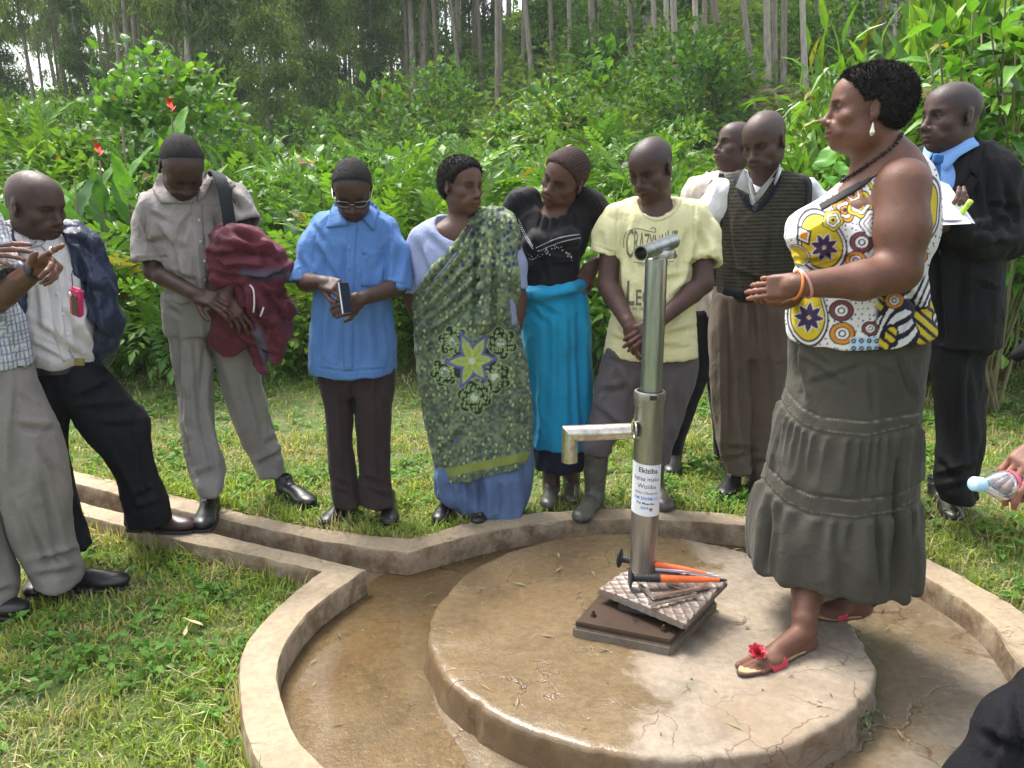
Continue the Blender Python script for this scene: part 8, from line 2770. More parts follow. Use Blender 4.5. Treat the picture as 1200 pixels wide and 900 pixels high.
def man_vest():
 p = Person('bald man in a dark striped knitted vest over a white shirt and brown trousers', 3.74, (870, 570), (0.058, 0.034, 0.028))
 P = p.P
 nb = P(893, 212, .02)
 p.head(896, 166, -.03, yaw=-30, pitch=22, roll=2, sc=1.10, neck_to=nb, neck_r=.055, eye_open=.1, width=.98)
 p.torso_body([P(893, 232, .03), P(888, 290, .03), P(880, 350, .03)], [.11, .12, .12])
 shL, elL, wrL = P(848, 232, .07), P(834, 292, .16), P(845, 335, .18)
 shR, elR, wrR = P(952, 232, .05), P(962, 295, .06), P(950, 345, .0)
 p.arm(shL, elL, wrL); p.arm(shR, elR, wrR)
 p.hand(wrL, (.6, .2, -.6), (0, 1, 0), 1); p.hand(wrR, (-.1, -.2, -1), (1, 0, 0), -1)
 a = p.secs([(345, 838, 892, .02, .12), (388, 833, 880, .0, .115), (433, 833, 876, -.01, .105), (500, 837, 878, -.03, .095), (537, 847, 880, -.04, .09), (552, 853, 881, -.05, .085)])
 b = p.secs([(345, 878, 932, .02, .12), (400, 872, 928, .01, .115), (433, 870, 922, .0, .105), (500, 874, 908, .0, .095), (540, 878, 902, .0, .09), (560, 880, 902, .0, .085)])
 p.legs_from(a, b); p.finish_body(shaved=(.068, .45, (.066, .052, .048)))
 ms = mat_cloth('white_shirt_cloth_b', (.66, .66, .68), .8, .1, wr=.3)
 S = Sdf()
 p.sleeve(S, [P(846, 226, .05), P(836, 250, .06), P(828, 288, .11)], [.060, .070, .072], .03)
 p.sleeve(S, [P(944, 226, .05), P(956, 246, .05), P(963, 286, .05)], [.062, .072, .074], .03)
 rows = [(206, 868, 916, .03, .06), (216, 852, 938, .03, .085), (232, 846, 946, .02, .105), (260, 846, 942, .02, .11)]
 S.loft(p.secs(rows), .03)
 S.ell(P(893, 203, -.03), (.060, .09, .07), None, .01, 'sub')
 o, bvh0 = p.garment('shirt', S, ms, .0065, wr=[((0, .1, 1), 11, 3, .008, 91)], strokes=[(950, 225, 965, 270, 3, 5), (940, 240, 956, 280, 3, 6)])
 # vest
 def colf(V, N_):
  z = V[:, 2] + .006 * np.sin(V[:, 0] * 9)
  t = np.abs(((z * 62) % 1) - .5)
  C = np.tile((.062, .056, .036), (len(V), 1)).astype(np.float32)
  C = mixcol(C, sstep(.18, .36, t), (.022, .020, .017))
  L = vnoise(V, 300, 2)
  C *= (.7 + .6 * L)[:, None]
  return C
 S = Sdf()
 body = p.secs([(201, 868, 922, .03, .07), (208, 848, 942, .03, .09), (222, 842, 948, .02, .115), (251, 841, 944, .01, .135), (294, 842, 932, .0, .145), (320, 842, 926, .0, .145), (345, 843, 922, .0, .14), (354, 846, 920, .0, .135)])
 S.loft(body, .02)
 # deep V opening
 for t in np.linspace(0, 1, 7):
  S.ell(P(886 + (893 - 886) * t, 240 - 44 * t, -.13 + .05 * t), (.012 + .085 * t, .10, .03), None, .01, 'sub')
 hem_hollow(p, S, [(340, 843, 922, .0, .14), (352, 843, 922, .0, .138)], 350, .012)
 st = [(850, 260, 862, 330, 3, 6), (930, 250, 920, 320, 3, 6), (860, 320, 900, 335, 3, 5), (848, 225, 856, 280, 3, 4), (880, 300, 886, 345, 3, 4), (905, 260, 900, 330, 3, 4)]
 o, bvh = p.garment('knitted_vest', S, mat_cloth('striped_knit', (0, 0, 0), .95, .2, attr=True, wr=.15, sheen=.0), .0046, wr=[((0, 0, 1), 9, 3, .005, 92)], strokes=st, colf=colf, sub=0)
 mn = mat_cloth('navy_rib_knit', (.010, .011, .020), .9, .2)
 p.patch('neck_rib', bvh, p.ribbon([(861, 206), (866, 220), (875, 236), (885, 246), (897, 236), (908, 220), (914, 205)], 6, 5, 4), mn, .001, .003, parent=o)
 p.patch('armhole_rib', bvh, p.ribbon([(846, 204), (843, 222), (843, 244), (845, 262)], 5, 5, 4), mn, .001, .003, parent=o)
 p.patch('armhole_rib', bvh, p.ribbon([(943, 206), (946, 222), (944, 242), (940, 258)], 5, 5, 4), mn, .001, .003, parent=o)
 p.patch('waistband', bvh, p.ribbon([(846, 340), (866, 345), (886, 347), (918, 345)], 11, 5, 4), mn, .0, .003, parent=o)
 # open white collar lying over the V
 ec = ms
 def leaf(q, nm='collar'):
  g = p.quadgrid(q, 8, 8)
  y0 = P(893, 205, 0)[1]
  V = np.zeros((8, 8, 3))
  for i in range(8):
   for j in range(8):
    v = j / 7; u = i / 7
    V[i, j] = at(*g[i, j], p.Y - .075 - .045 * v + .05 * (1 - u) * 0 - .02 * math.sin(u * 3))
  top = V.reshape(-1, 3); bot = top + [0, .005, -.002]
  I = (np.arange(7)[:, None] * 8 + np.arange(7)[None, :]).ravel(); F = np.stack([I, I + 8, I + 9, I + 1], 1)
  edge = [k * 8 for k in range(8)] + [56 + k for k in range(1, 8)] + [k * 8 + 7 for k in range(6, -1, -1)] + [k for k in range(6, 0, -1)]
  Fs = np.array([[edge[i], edge[(i + 1) % 28], edge[(i + 1) % 28] + 64, edge[i] + 64] for i in range(28)])
  p.part(nm, np.concatenate([top, bot]), np.concatenate([F, F[:, ::-1] + 64, Fs]), ec, None, True)
 leaf([(873, 196), (880, 228), (862, 219), (869, 203)]); leaf([(914, 190), (905, 222), (911, 212), (916, 200)])
 leaf([(872, 198), (886, 236), (885, 231), (876, 200)]); leaf([(915, 192), (886, 237), (885, 229), (909, 200)])
 leaf([(876, 212), (886, 238), (886, 226), (880, 208)], 'shirt_front'); leaf([(908, 208), (887, 238), (886, 226), (901, 210)], 'shirt_front')
 S = Sdf(); S.loft(a, .01); S.loft(b, .01)
 S.loft(p.secs([(336, 842, 924, .02, .13), (360, 838, 928, .02, .135), (390, 834, 927, .02, .13), (415, 834, 925, .01, .11)]), .03)
 leg_open(S, a); leg_open(S, b)
 st = [(845, 360, 848, 540, 2.5, -5), (868, 350, 864, 420, 3, 8), (866, 415, 876, 548, 3, 9), (880, 350, 884, 400, 3, 7), (895, 350, 900, 460, 3, 6), (852, 540, 878, 534, 3, 7), (850, 350, 852, 400, 3, 5), (906, 355, 906, 420, 3, 5), (850, 525, 880, 528, 3, 5), (880, 545, 898, 540, 3, 5)]
 p.garment('trousers', S, mat_cloth('brown_trouser_cloth', (.115, .085, .062), .8, .2, wr=.25), .0080, wr=[((0, 0, 1), 11, 2, .007, 96)], strokes=st)
 put_shoe(p, (P(864, 556)[0], 3.80), (onz(846, 580)[0], 3.60), float(ground_z(P(864, 556)[0], 3.7)), sc=1.0)
 put_shoe(p, (P(890, 560)[0], 3.84), (onz(887, 580)[0], 3.62), float(ground_z(P(890, 556)[0], 3.7)), sc=1.0)
man_vest()
# ================================================================ the woman at the pump, the suited man, the person at the right edge
def woman_front():
 p = Person('woman in patterned yellow and white sleeveless top and dark tiered skirt on the slab', 2.42, (985, 715), (0.125, 0.062, 0.044), z0=.03)
 P = p.P
 nb = P(1036, 186, .02)
 p.head(1013, 129, .0, yaw=-76, pitch=-2, roll=0, sc=.985, neck_to=nb, neck_r=.060, eye_open=.55, gaze=(0, 0), jaw=1.15, cheeks=1.25, width=1.04, nose=1.05, lips=1.1, long_=.99)
 p.body.ell(p.headG(0, .005, -.082), (.050, .055, .040), None, .03)
 p.body.chain([P(1040, 205, .02), P(1030, 250, .02), P(1015, 320, .02), P(1010, 400, .02)], [.105, .115, .12, .12], .04)
 p.body.ell(P(1042, 212, .02), (.10, .15, .055), None, .04)
 p.body.ell(P(1002, 246, .0), (.075, .12, .06), None, .05)
 # near arm
 sh, el, wr = P(1059, 218, -.15), P(1052, 318, -.20), P(932, 334, -.24)
 p.body.ell(sh + [0.008, .02, .0], (.067, .068, .073), None, .03)
 p.body.cone(sh, P(1057, 270, -.18), .066, .069, .03); p.body.cone(P(1057, 270, -.18), el + [0.0, 0, .01], .069, .058, .03)
 p.body.cone(el, P(1010, 329, -.23), .058, .052, .03); p.body.cone(P(1010, 329, -.23), wr, .052, .031, .02)
 # far arm
 sh2, el2, wr2 = P(1020, 215, .19), P(985, 312, .16), P(921, 351, -.03)
 p.body.cone(sh2, el2, .06, .05, .03); p.body.cone(el2, wr2, .05, .03, .02)
 p.hand(wr, P(901, 336, -.19) - wr, (-.4, -.85, .15), -1, curl=((12, 12), (14, 14), (18, 18), (26, 26)), thumb=(24, 14), sc=.86, spread=1.5)
 p.hand(wr2, P(890, 361, -.13) - wr2, (-.1, .1, -1), -1, curl=((12, 22), (16, 26), (20, 30), (24, 34)), thumb=(35, 15), sc=.85)
 # legs and feet
 an1, to1 = P(944, 715, -.18), onz(872, 781, .055)
 heel1 = onz(948, 748, .06)
 p.body.chain([P(965, 560, .02), P(958, 640, .02), P(947, 690, -.09), heel1 + [-.02, 0, .07]], [.085, .060, .048, .038], .02)
 def foot(h, t, sc=1.0):
  d = unit([*(t - h)[:2], 0]); L = np.linalg.norm((t - h)[:2]); s_ = np.array([-d[1], d[0], 0]); M = np.column_stack([s_, d, [0, 0, 1]])
  G = lambda x, y, z: h + s_ * x + d * y * L + np.array([0, 0, z])
  B = p.body
  B.ell(G(0, .02, .0), (.030, .036, .030), M, .02)
  B.cone(G(0, .06, .045), G(0, .50, .018), .034, .026, .02)
  B.ell(G(.0, .62, .004), (.042, .050, .020), M, .02)
  B.cone(G(0, .15, .0), G(0, .6, -.004), .026, .022, .02)
  tp = []
  for i, (x, y0, y1, r) in enumerate([(-.027, .74, 1.0, .0120), (-.009, .74, .985, .0092), (.006, .74, .955, .0086), (.019, .72, .92, .0082), (.031, .70, .87, .0078)]):
   B.cone(G(x, y0, -.002), G(x * 1.05, y1 - .03, -.008), r, r * .95, .004); tp.append(G(x * 1.05, y1, -.002))
  c = G(0, .6, 0); p.fine(c, .12)
  return G, M, d, s_, L
 G1, M1, d1, s1, L1 = foot(heel1 + [0, 0, -.012], to1)
 heel2, to2 = onz(1012, 712, .06), onz(958, 712, .06)
 p.body.chain([P(1010, 560, .08), P(1008, 650, .06), heel2 + [0, 0, .09]], [.085, .060, .045], .02)
 G2, M2, d2, s2, L2 = foot(heel2, to2 + [0, -.02, 0])
 p.finish_body(step=.013, fine=.0040)
 # hair: cropped afro
 p.hair(.011, 'afro', .086, None, amp=.003, freq=330, fuzz=(.009, 14000), puff=.012, back=-.075, temple=.014, step=.0036)
 # -------- patterned top
 def colf(V, N_):
  px, py = to_px(V); n = len(V)
  Q = np.stack([px, py, px * 0], 1)
  W_ = (.72, .70, .68); K = (.014, .012, .03); Y_ = (.62, .47, .02); O = (.60, .24, .02); B_ = (.16, .05, .05)
  C = np.tile(W_, (n, 1)).astype(np.float32)
  # dotted ground
  d, i, bx, by = cells(px, py, 7.0, 3)
  C = mixcol(C, sstep(.20, .14, d), (.05, .07, .13))
  def blob(cx, cy, rx, ry, a=0, wob=0, k=5, ph=0):
   x, y = rot2(px - cx, py - cy, a); th = np.arctan2(y, x)
   return np.hypot(x / rx, y / ry) / (1 + wob * np.sin(k * th + ph))
  def ringset(cx, cy, r, cols, a=0, asp=1.0):
   nonlocal C
   e = blob(cx, cy, r * asp, r, a)
   for f, c in cols: C = mixcol(C, sstep(f + .05, f - .03, e), c)
  # geometric zone at the lower back
  zg = sstep(1024, 1032, px + (py - 350) * .1) * sstep(318, 328, py)
  t = np.abs(((px * .8 + py * .55 + 5 * np.sin(px * .11)) / 9.0) % 1 - .5); t2 = np.abs(((px * .7 - py * .8) / 11.0) % 1 - .5)
  cellm = vnoise(Q, .055, 8)
  gcol = np.where((cellm > .5)[:, None], np.where((t > .28)[:, None], np.array(K), np.array(W_)), np.where((t2 > .30)[:, None], np.array(K), np.array(Y_)))
  edge = np.abs(cellm - .5) < .045
  gcol = np.where(edge[:, None], np.array(K), gcol)
  C = C * (1 - zg[:, None]) + gcol * zg[:, None]
  # large yellow leaf panels with dark daisies
  for cx, cy, rx, ry, a in ((962, 284, 26, 37, -.35), (946, 366, 22, 40, -.1), (1082, 250, 18, 40, .2), (932, 300, 16, 12, 0)):
   e = blob(cx, cy, rx, ry, a, .05, 3)
   C = mixcol(C, sstep(1.12, 1.06, e), K); C = mixcol(C, sstep(1.03, .98, e), W_); C = mixcol(C, sstep(.95, .90, e), K); C = mixcol(C, sstep(.88, .84, e), Y_)
  def daisy(cx, cy, L, nn, rot0):
   nonlocal C
   for k in range(nn):
    x, y = rot2(px - cx, py - cy, rot0 + k * 2 * math.pi / nn)
    w = L * .20 * np.sin(np.pi * np.clip((x - 2) / (L - 2), 0, 1) ** .8)
    m = (x > 2) * (x < L)
    C = mixcol(C, m * sstep(w + 1.8, w + .9, np.abs(y)), W_)
   for k in range(nn):
    x, y = rot2(px - cx, py - cy, rot0 + k * 2 * math.pi / nn)
    w = L * .20 * np.sin(np.pi * np.clip((x - 2) / (L - 2), 0, 1) ** .8)
    m = (x > 2) * (x < L)
    C = mixcol(C, m * sstep(w + .4, w - .4, np.abs(y)), (.05, .03, .10))
  daisy(966, 290, 17, 8, .3); daisy(948, 372, 18, 8, .1)
  x, y = rot2(px - 942, py - 276, -.5); dia = np.abs(x) / 10 + np.abs(y) / 13
  C = mixcol(C, sstep(1.1, 1.0, dia), K); C = mixcol(C, sstep(.8, .72, dia), W_); C = mixcol(C, sstep(.6, .5, dia), O)
  # rings
  for cx, cy, r, out in ((986, 364, 11.5, B_), (987, 391, 12, O), (1010, 284, 11.5, B_), (1003, 305, 10, O), (1048, 352, 9, O), (1020, 385, 8, B_), (1076, 300, 9, O)):
   ringset(cx, cy, r, [(1.12, K), (1.0, out), (.66, K), (.56, W_), (.34, K), (.2, W_)], 0, 1.15)
  # scalloped swirls below the neckline
  for cx, cy, r, out in ((990, 246, 12, O), (1008, 240, 13, Y_), (1000, 228, 10, O), (976, 258, 10, Y_), (1024, 262, 13, W_), (1040, 232, 14, W_), (1060, 262, 12, W_), (1030, 212, 12, Y_), (1048, 205, 10, O)):
   e = blob(cx, cy, r, r, .3, .10, 5, cx)
   for f, c in ((1.25, K), (1.12, out), (.86, K), (.76, W_), (.50, K), (.40, out), (.2, K)): C = mixcol(C, sstep(f + .04, f - .03, e), c)
  # small check patch and black hem line
  m = (px > 996) * (px < 1030) * (py > 395)
  tt = np.hypot((px - 996) % 9 - 4.5, (py - 395) % 9 - 4.5)
  C = mixcol(C, m * 1.0, (.45, .60, .75)); C = mixcol(C, m * sstep(3.4, 2.6, tt), K); C = mixcol(C, m * sstep(1.8, 1.2, tt), (.3, .35, .5))
  return C
 S = Sdf()
 body = p.secs([(182, 1040, 1080, .03, .06), (196, 1010, 1088, .03, .12), (215, 985, 1094, .03, .155), (240, 960, 1095, .03, .17), (262, 936, 1092, .02, .18), (285, 931, 1087, .02, .185), (308, 936, 1080, .02, .175), (335, 930, 1078, .02, .17), (365, 924, 1084, .02, .18), (395, 927, 1089, .02, .19), (416, 935, 1087, .02, .19)])
 S.loft(body, .02)
 S.ell(P(956, 268, -.07), (.085, .085, .075), None, .03); S.ell(P(956, 268, .10), (.085, .085, .075), None, .03)
 # tilted hem
 h0, h1, h2 = P(927, 398, .02), P(985, 414, -.17), P(1088, 381, .02)
 nrm = np.cross(h1 - h0, h2 - h0); nrm = nrm if nrm[2] < 0 else -nrm
 S.cut(h0, nrm)
 u = -unit(nrm)
 S.loft([(r[0], r[1], r[2], r[3] - .012, r[4] - .012, r[5]) for r in body[-3:]] + [(body[-1][0], body[-1][1], body[-1][2] - .08, body[-1][3] - .012, body[-1][4] - .012, body[-1][5])], .001, 'sub', zhi=P(980, 405, 0)[2])
 # scoop neck and arm hole
 na, nbp = P(956, 247, 0), P(1058, 176, 0); nd = unit(nbp - na)
 S.cut(na, np.array([-nd[2], 0, nd[0]]), None, np.array([P(1064, 200, 0)[0], 99, 99]))
 S.ell(P(1040, 190, .02), (.10, .10, .06), None, .006, 'sub')
 S.ell(P(1056, 238, -.235), (.070, .115, .120), None, .008, 'sub')
 st = [(936, 305, 975, 298, 2.5, 8), (932, 312, 960, 318, 2.5, 6), (940, 320, 1000, 300, 2.5, 5), (930, 350, 960, 340, 2.5, 5), (1062, 340, 1084, 370, 3, 5), (1060, 390, 1080, 360, 3, 5), (990, 300, 1020, 320, 3, 4)]
 o, bvh = p.garment('patterned_top', S, mat_cloth('printed_cotton', (0, 0, 0), .75, .08, attr=True, wr=.25), .0033, wr=[((.3, 0, 1), 10, 3, .004, 101)], strokes=st, colf=colf, sub=0)
 mk = mat_cloth('dark_neckband_cloth', (.035, .03, .03), .85, .2)
 p.patch('neckband', bvh, p.ribbon([(962, 244), (985, 231), (1008, 217), (1028, 200), (1046, 184), (1056, 176)], [7, 9], 6, 4), mk, .002, .003, parent=o)
 # -------- tiered skirt
 def skin_z(py): return None
 rows = [(384, 930, 1086, .02, .185), (400, 927, 1088, .02, .195), (450, 925, 1083, .02, .20), (475, 919, 1080, .02, .205), (500, 910, 1078, .02, .215), (547, 900, 1077, .02, .225), (570, 893, 1076, .02, .235), (597, 884, 1076, .02, .25), (625, 880, 1076, .02, .27), (659, 880, 1075, .02, .28), (705, 886, 1074, .02, .285)]
 body = [(r[0] - .008, r[1], r[2], r[3] * .93, r[4] * .82, r[5]) for r in p.secs(rows)]
 S = Sdf(); S.loft(body, .02)
 h0, h1, h2 = P(880, 662, .02), P(965, 700, -.22), P(1074, 678, .02)
 nrm = np.cross(h1 - h0, h2 - h0); nrm = nrm if nrm[2] < 0 else -nrm
 S.cut(h0, nrm)
 S.loft([(r[0], r[1], r[2], r[3] - .016, r[4] - .016, r[5]) for r in body[-4:]] + [(body[-1][0], body[-1][1], body[-1][2] - .1, body[-1][3] - .016, body[-1][4] - .016, body[-1][5])], .001, 'sub', zhi=P(980, 690, 0)[2])
 # seam heights along the front, in photo pixels
 s1x = [915, 925, 940, 962, 1017, 1077]; b1t = [446, 462, 478, 489, 494, 484]; b1b = [466, 484, 498, 507, 512, 498]
 s2x = [895, 905, 922, 950, 1000, 1050, 1078]; b2t = [538, 552, 568, 580, 586, 580, 566]; b2b = [560, 574, 590, 602, 608, 601, 584]
 cen = np.array([(r[2], r[0], r[1]) for r in body]); cen = cen[np.argsort(cen[:, 0])]
 def post(V, N_):
  px, py = to_px(V)
  cx = np.interp(V[:, 2], cen[:, 0], cen[:, 1]); cy = np.interp(V[:, 2], cen[:, 0], cen[:, 2])
  th = np.arctan2(V[:, 1] - cy, V[:, 0] - cx)
  t1 = np.interp(px, s1x, b1b); t2 = np.interp(px, s2x, b2b); u1 = np.interp(px, s1x, b1t); u2 = np.interp(px, s2x, b2t)
  d = np.zeros(len(V))
  f1 = th * 17 + 1.6 * np.sin(th * 5 + V[:, 2] * 2); f2 = th * 24 + 1.4 * np.sin(th * 7 + V[:, 2] * 2)
  n1 = .6 + .8 * vnoise(np.stack([th * 3, V[:, 2] * 2, th * 0], 1), 1, 4)
  tier2 = sstep(0, 8, py - t1) * sstep(2, -6, py - u2)
  tier3 = sstep(0, 8, py - t2)
  d += tier2 * (.006 + .0065 * (ridge((np.sin(f1) * .5 + .5)) * 1.0) * n1 * sstep(80, 8, py - t1) + .006 * np.sin(f1 * .5) * sstep(10, 60, py - t1))
  d += tier3 * (.008 + .007 * np.sin(f2) * n1 * sstep(60, 10, py - t2) + .010 * np.sin(f2 * .5 + .6) * sstep(5, 70, py - t2) * n1)
  for e_, w_ in ((u1, 1), (t1, 1), (u2, 1), (t2, 1)):
   d += -.003 * np.exp(-((py - e_) / 1.6) ** 2)
  # sewn bands stand a little proud
  d += .0025 * (sstep(-1, 2, py - u1) * sstep(1, -2, py - t1) + sstep(-1, 2, py - u2) * sstep(1, -2, py - t2))
  return V + N_ * d[:, None]
 def colf2(V, N_):
  px, py = to_px(V)
  C = np.tile((.072, .067, .052), (len(V), 1)).astype(np.float32)
  for xs_, ys_, off in ((s1x, b1t, 1.5), (s1x, b1b, -2.5), (s2x, b2t, 1.5), (s2x, b2b, -2.5)):
   e = np.interp(px, xs_, ys_) + off
   dash = sstep(.1, .25, np.abs(((px + py * .3) / 3.0) % 1 - .5))
   C = mixcol(C, sstep(1.0, .5, np.abs(py - e)) * (.35 + .5 * dash), (.22, .19, .13))
  return C
 st = [(935, 400, 932, 445, 2.5, 6), (945, 404, 970, 430, 2.5, 4), (940, 420, 990, 455, 3, 4), (950, 450, 1010, 430, 3, 3), (1000, 420, 1050, 440, 3, 3), (930, 410, 940, 470, 3, 5), (1050, 410, 1070, 470, 3, 4), (1020, 430, 1024, 485, 3, 3), (1050, 540, 1052, 690, 3, 13), (905, 600, 896, 675, 3, 10), (1028, 600, 1030, 690, 3, 9)]
 o2, bv2 = p.garment('tiered_skirt', S, mat_cloth('dark_olive_skirt_cloth', (0, 0, 0), .85, .2, attr=True, wr=.25), .0058, wr=[((0, 0, 1), 8, 2, .004, 111)], strokes=st, colf=colf2, post=post, sub=0)
 # necklace of dark beads
 r = empty('bead_necklace', P(1010, 200, 0), 'string of dark beads round the neck of the woman at the pump', 'necklace')
 mbd = mat_plain('dark_bead', (.02, .012, .012), .3)
 bvb = None
 pts = catmull([P(1054, 160, .06), P(1057, 163, -.01), P(1048, 170, -.085), P(1028, 184, -.12), P(1006, 200, -.12), P(986, 216, -.11), P(970, 232, -.08), P(961, 243, -.03), P(964, 236, .05), P(990, 210, .10), P(1030, 175, .12)], 12)
 L = np.concatenate([[0], np.cumsum(np.linalg.norm(np.diff(pts, axis=0), axis=1))])
 S3 = MB()
 sph = None
 k = 0
 me0 = None
 bodyo = [c for c in p.root.children if c.name.startswith('body')][0]
 Vb = np.empty(len(bodyo.data.vertices) * 3, dtype=np.float32); bodyo.data.vertices.foreach_get('co', Vb); Vb = Vb.reshape(-1, 3) + p.o
 near = np.linalg.norm(Vb - P(1015, 195, 0), axis=1) < .26
 Vn = Vb[near]
 bb = BVHTree.FromPolygons([tuple(v) for v in Vb.tolist()], [tuple(q.vertices) for q in bodyo.data.polygons if near[q.vertices[0]]])
 S4 = MB().lathe([(.001, -.0062), (.0048, -.004), (.0066, 0), (.0048, .004), (.001, .0062)], (0, 0, 0), None, 10)
 bead = S4.mesh('bead', True); bead.materials.append(mbd)
 path = catmull([(1055, 158), (1050, 167), (1040, 177), (1022, 190), (1005, 202), (988, 214), (973, 229), (962, 242)], 30)
 fr_ = []
 for q in path:
  h, nn, _, _ = bb.ray_cast(Vector((0, 0, CAM_H)), Vector(unit(ray(*q))))
  if h is not None: fr_.append(np.array(h + nn * .006))
 if len(fr_) > 5:
  pts = np.array(fr_); L = np.concatenate([[0], np.cumsum(np.linalg.norm(np.diff(pts, axis=0), axis=1))])
 for s_ in np.arange(0, L[-1], .0125):
  c = np.array([np.interp(s_, L, pts[:, q]) for q in range(3)])
  loc = None
  if loc is not None:
   c2 = np.array(loc + nn * .006)
   if np.linalg.norm(c2 - c) < .05 or (Vector(c) - loc).dot(nn) < 0: c = c2
  o = link('bead', bead, r); o.location = c - np.array(r.location); o.rotation_euler = (k * .7, k * .4, 0); o.scale = (1, 1, 1) if k % 2 else (.8, .8, .8); k += 1
 # earring
 e = P(1019, 140, -.10)
 g = p.headG(.082, -.006, -.037) if False else None
 ce = p.headG(-.084, -.006, -.044)
 ce2 = p.headG(.084, -.006, -.044)
 ce = ce if ce[1] < ce2[1] else ce2
 me = MB().lathe([(0, .020), (.002, .016), (.0045, .004), (.0072, -.006), (.0066, -.012), (.003, -.017), (0, -.018)], (0, 0, 0), None, 16).mesh('drop', True)
 r = empty('earring', ce, 'pearly drop earring in the near ear of the woman at the pump', 'earring')
 o = link('drop', me, r, mat_plain('pearl_and_gold', (.75, .66, .48), .2, .5)); o.location = (0, -.004, -.018)
 # bracelets
 d = unit(wr - el); base = wr + d * -.012
 for nm, off, R0, r0, col_, lab, tl in (('bracelet', .010, .036, .0042, (.62, .20, .04), 'orange bangle on the near wrist of the woman at the pump', .25), ('bracelet', -.012, .038, .0045, (.62, .28, .24), 'pink bangle beside the orange one on the same wrist', -.3)):
  u = unit(np.cross(d, [0, 0, 1])); w = np.cross(u, d)
  dd = unit(d + w * tl); u = unit(np.cross(dd, w)); w2 = np.cross(dd, u)
  c = base + d * off
  ring = [c + (math.cos(t) * u * R0 + math.sin(t) * w2 * R0 * 1.05) for t in np.linspace(0, 2 * math.pi, 36, endpoint=False)]
  o = link(nm, MB().tube(ring, r0, 8, closed=True).mesh(nm, True, origin=c), None, mat_plain('bangle_plastic', col_, .35), c); tag(o, lab, 'bracelet')
 # sandals: sole, red strap, rosette
 mred = mat_plain('red_strap_leather', (.50, .035, .055), .35, 0, .5, .2, 60)
 mtan = mat_plain('tan_insole', (.48, .33, .17), .6); mdk = mat_plain('sandal_sole', (.10, .05, .04), .6)
 def sandal(G, L_, s_, d, flower, label):
  r = empty('sandal', G(0, .5, -.03), label, 'sandal', 'red sandals of the woman at the pump')
  og = np.array(r.location)
  out = []
  for t in np.linspace(0, 2 * math.pi, 44, endpoint=False):
   y = .5 - .56 * math.cos(t); w = .036 * (1 + .22 * (y - .35)) * math.sin(t)
   if .25 < y < .6: w *= .86 + 0 * y
   out.append(G(w, y, 0)[:2])
  zt = float(G(0, 0, 0)[2])
  def plate(nm, z0, z1, mt, sc, lift=0):
   bm = bmesh.new(); c0 = np.mean(out, 0)
   lo, hi = [], []
   for q in out:
    qq = c0 + (q - c0) * sc
    yy = float((qq - np.array(G(0, 0, 0)[:2])) @ np.array(d[:2])) / L_
    hz = lift * max(0, (.45 - yy)) ** 1.0
    lo.append(bm.verts.new((qq[0] - og[0], qq[1] - og[1], z0 - og[2] + (hz if nm == 'insole' else hz * .2)))); hi.append(bm.verts.new((qq[0] - og[0], qq[1] - og[1], z1 - og[2] + hz)))
   bm.faces.new(lo[::-1]); bm.faces.new(hi)
   nn_ = len(out)
   for i in range(nn_): bm.faces.new((lo[i], lo[(i + 1) % nn_], hi[(i + 1) % nn_], hi[i]))
   bmesh.ops.triangulate(bm, faces=[f for f in bm.faces if len(f.verts) > 4]); bmesh.ops.recalc_face_normals(bm, faces=bm.faces[:])
   me = bpy.data.meshes.new(nm); bm.to_mesh(me); bm.free()
   return link(nm, me, r, mt)
  plate('sole', .034, .040, mdk, 1.04, .0); plate('insole', .0405, .0455, mtan, 1.0, .0)
  # strap over the toes
  V = []; nu = 22; nvv = 7
  for i in range(nu):
   a = math.pi * i / (nu - 1)
   for j in range(nvv):
    y = .56 + .22 * j / (nvv - 1) - .05 * math.sin(a) * 0 + .12 * (i / (nu - 1) - .5) * -1
    V.append(G(-.044 * math.cos(a), y, -.012 + .036 * math.sin(a) ** .7 - .010 * j / (nvv - 1)))
  I = (np.arange(nu - 1)[:, None] * nvv + np.arange(nvv - 1)[None, :]).ravel(); F = np.stack([I, I + nvv, I + nvv + 1, I + 1], 1)
  V = np.array(V); N0 = vnormals(V.astype(np.float32), F)
  V2 = np.concatenate([V, V + N0 * .0025]);
  link('toe_strap', mesh_np('toe_strap', V2, np.concatenate([F, F + len(V)]), True, None, og), r, mred)
  if flower:
   c = G(-.004, .80, .030)
   rng = np.random.default_rng(2); mb = MB()
   for ring, (n_, R_, tilt) in enumerate(((7, .030, .15), (6, .023, .55), (5, .015, 1.0), (3, .008, 1.35))):
    for i in range(n_):
     a = i * 2 * math.pi / n_ + ring * .5
     Vp, Fp = leaf_tpl(R_ * 1.05, R_ * 1.15, 4, .5, -.25, 'heart', 0)
     M_ = rot_z(a) @ rot_x(tilt)
     mb.add(Vp @ M_.T + [0, 0, .003 * ring], Fp)
   me = mb.mesh('rosette', True); o = link('rosette', me, r, mred); o.location = c - og; o.rotation_euler = (.35, 0, 0)
   o['kind'] = 'stuff'
 sandal(G1, L1, s1, d1, True, 'red sandal with a rosette on the nearer foot of the woman at the pump')
 sandal(G2, L2, s2, d2, False, 'rear sandal half hidden under the hem of the long skirt')
woman_front()

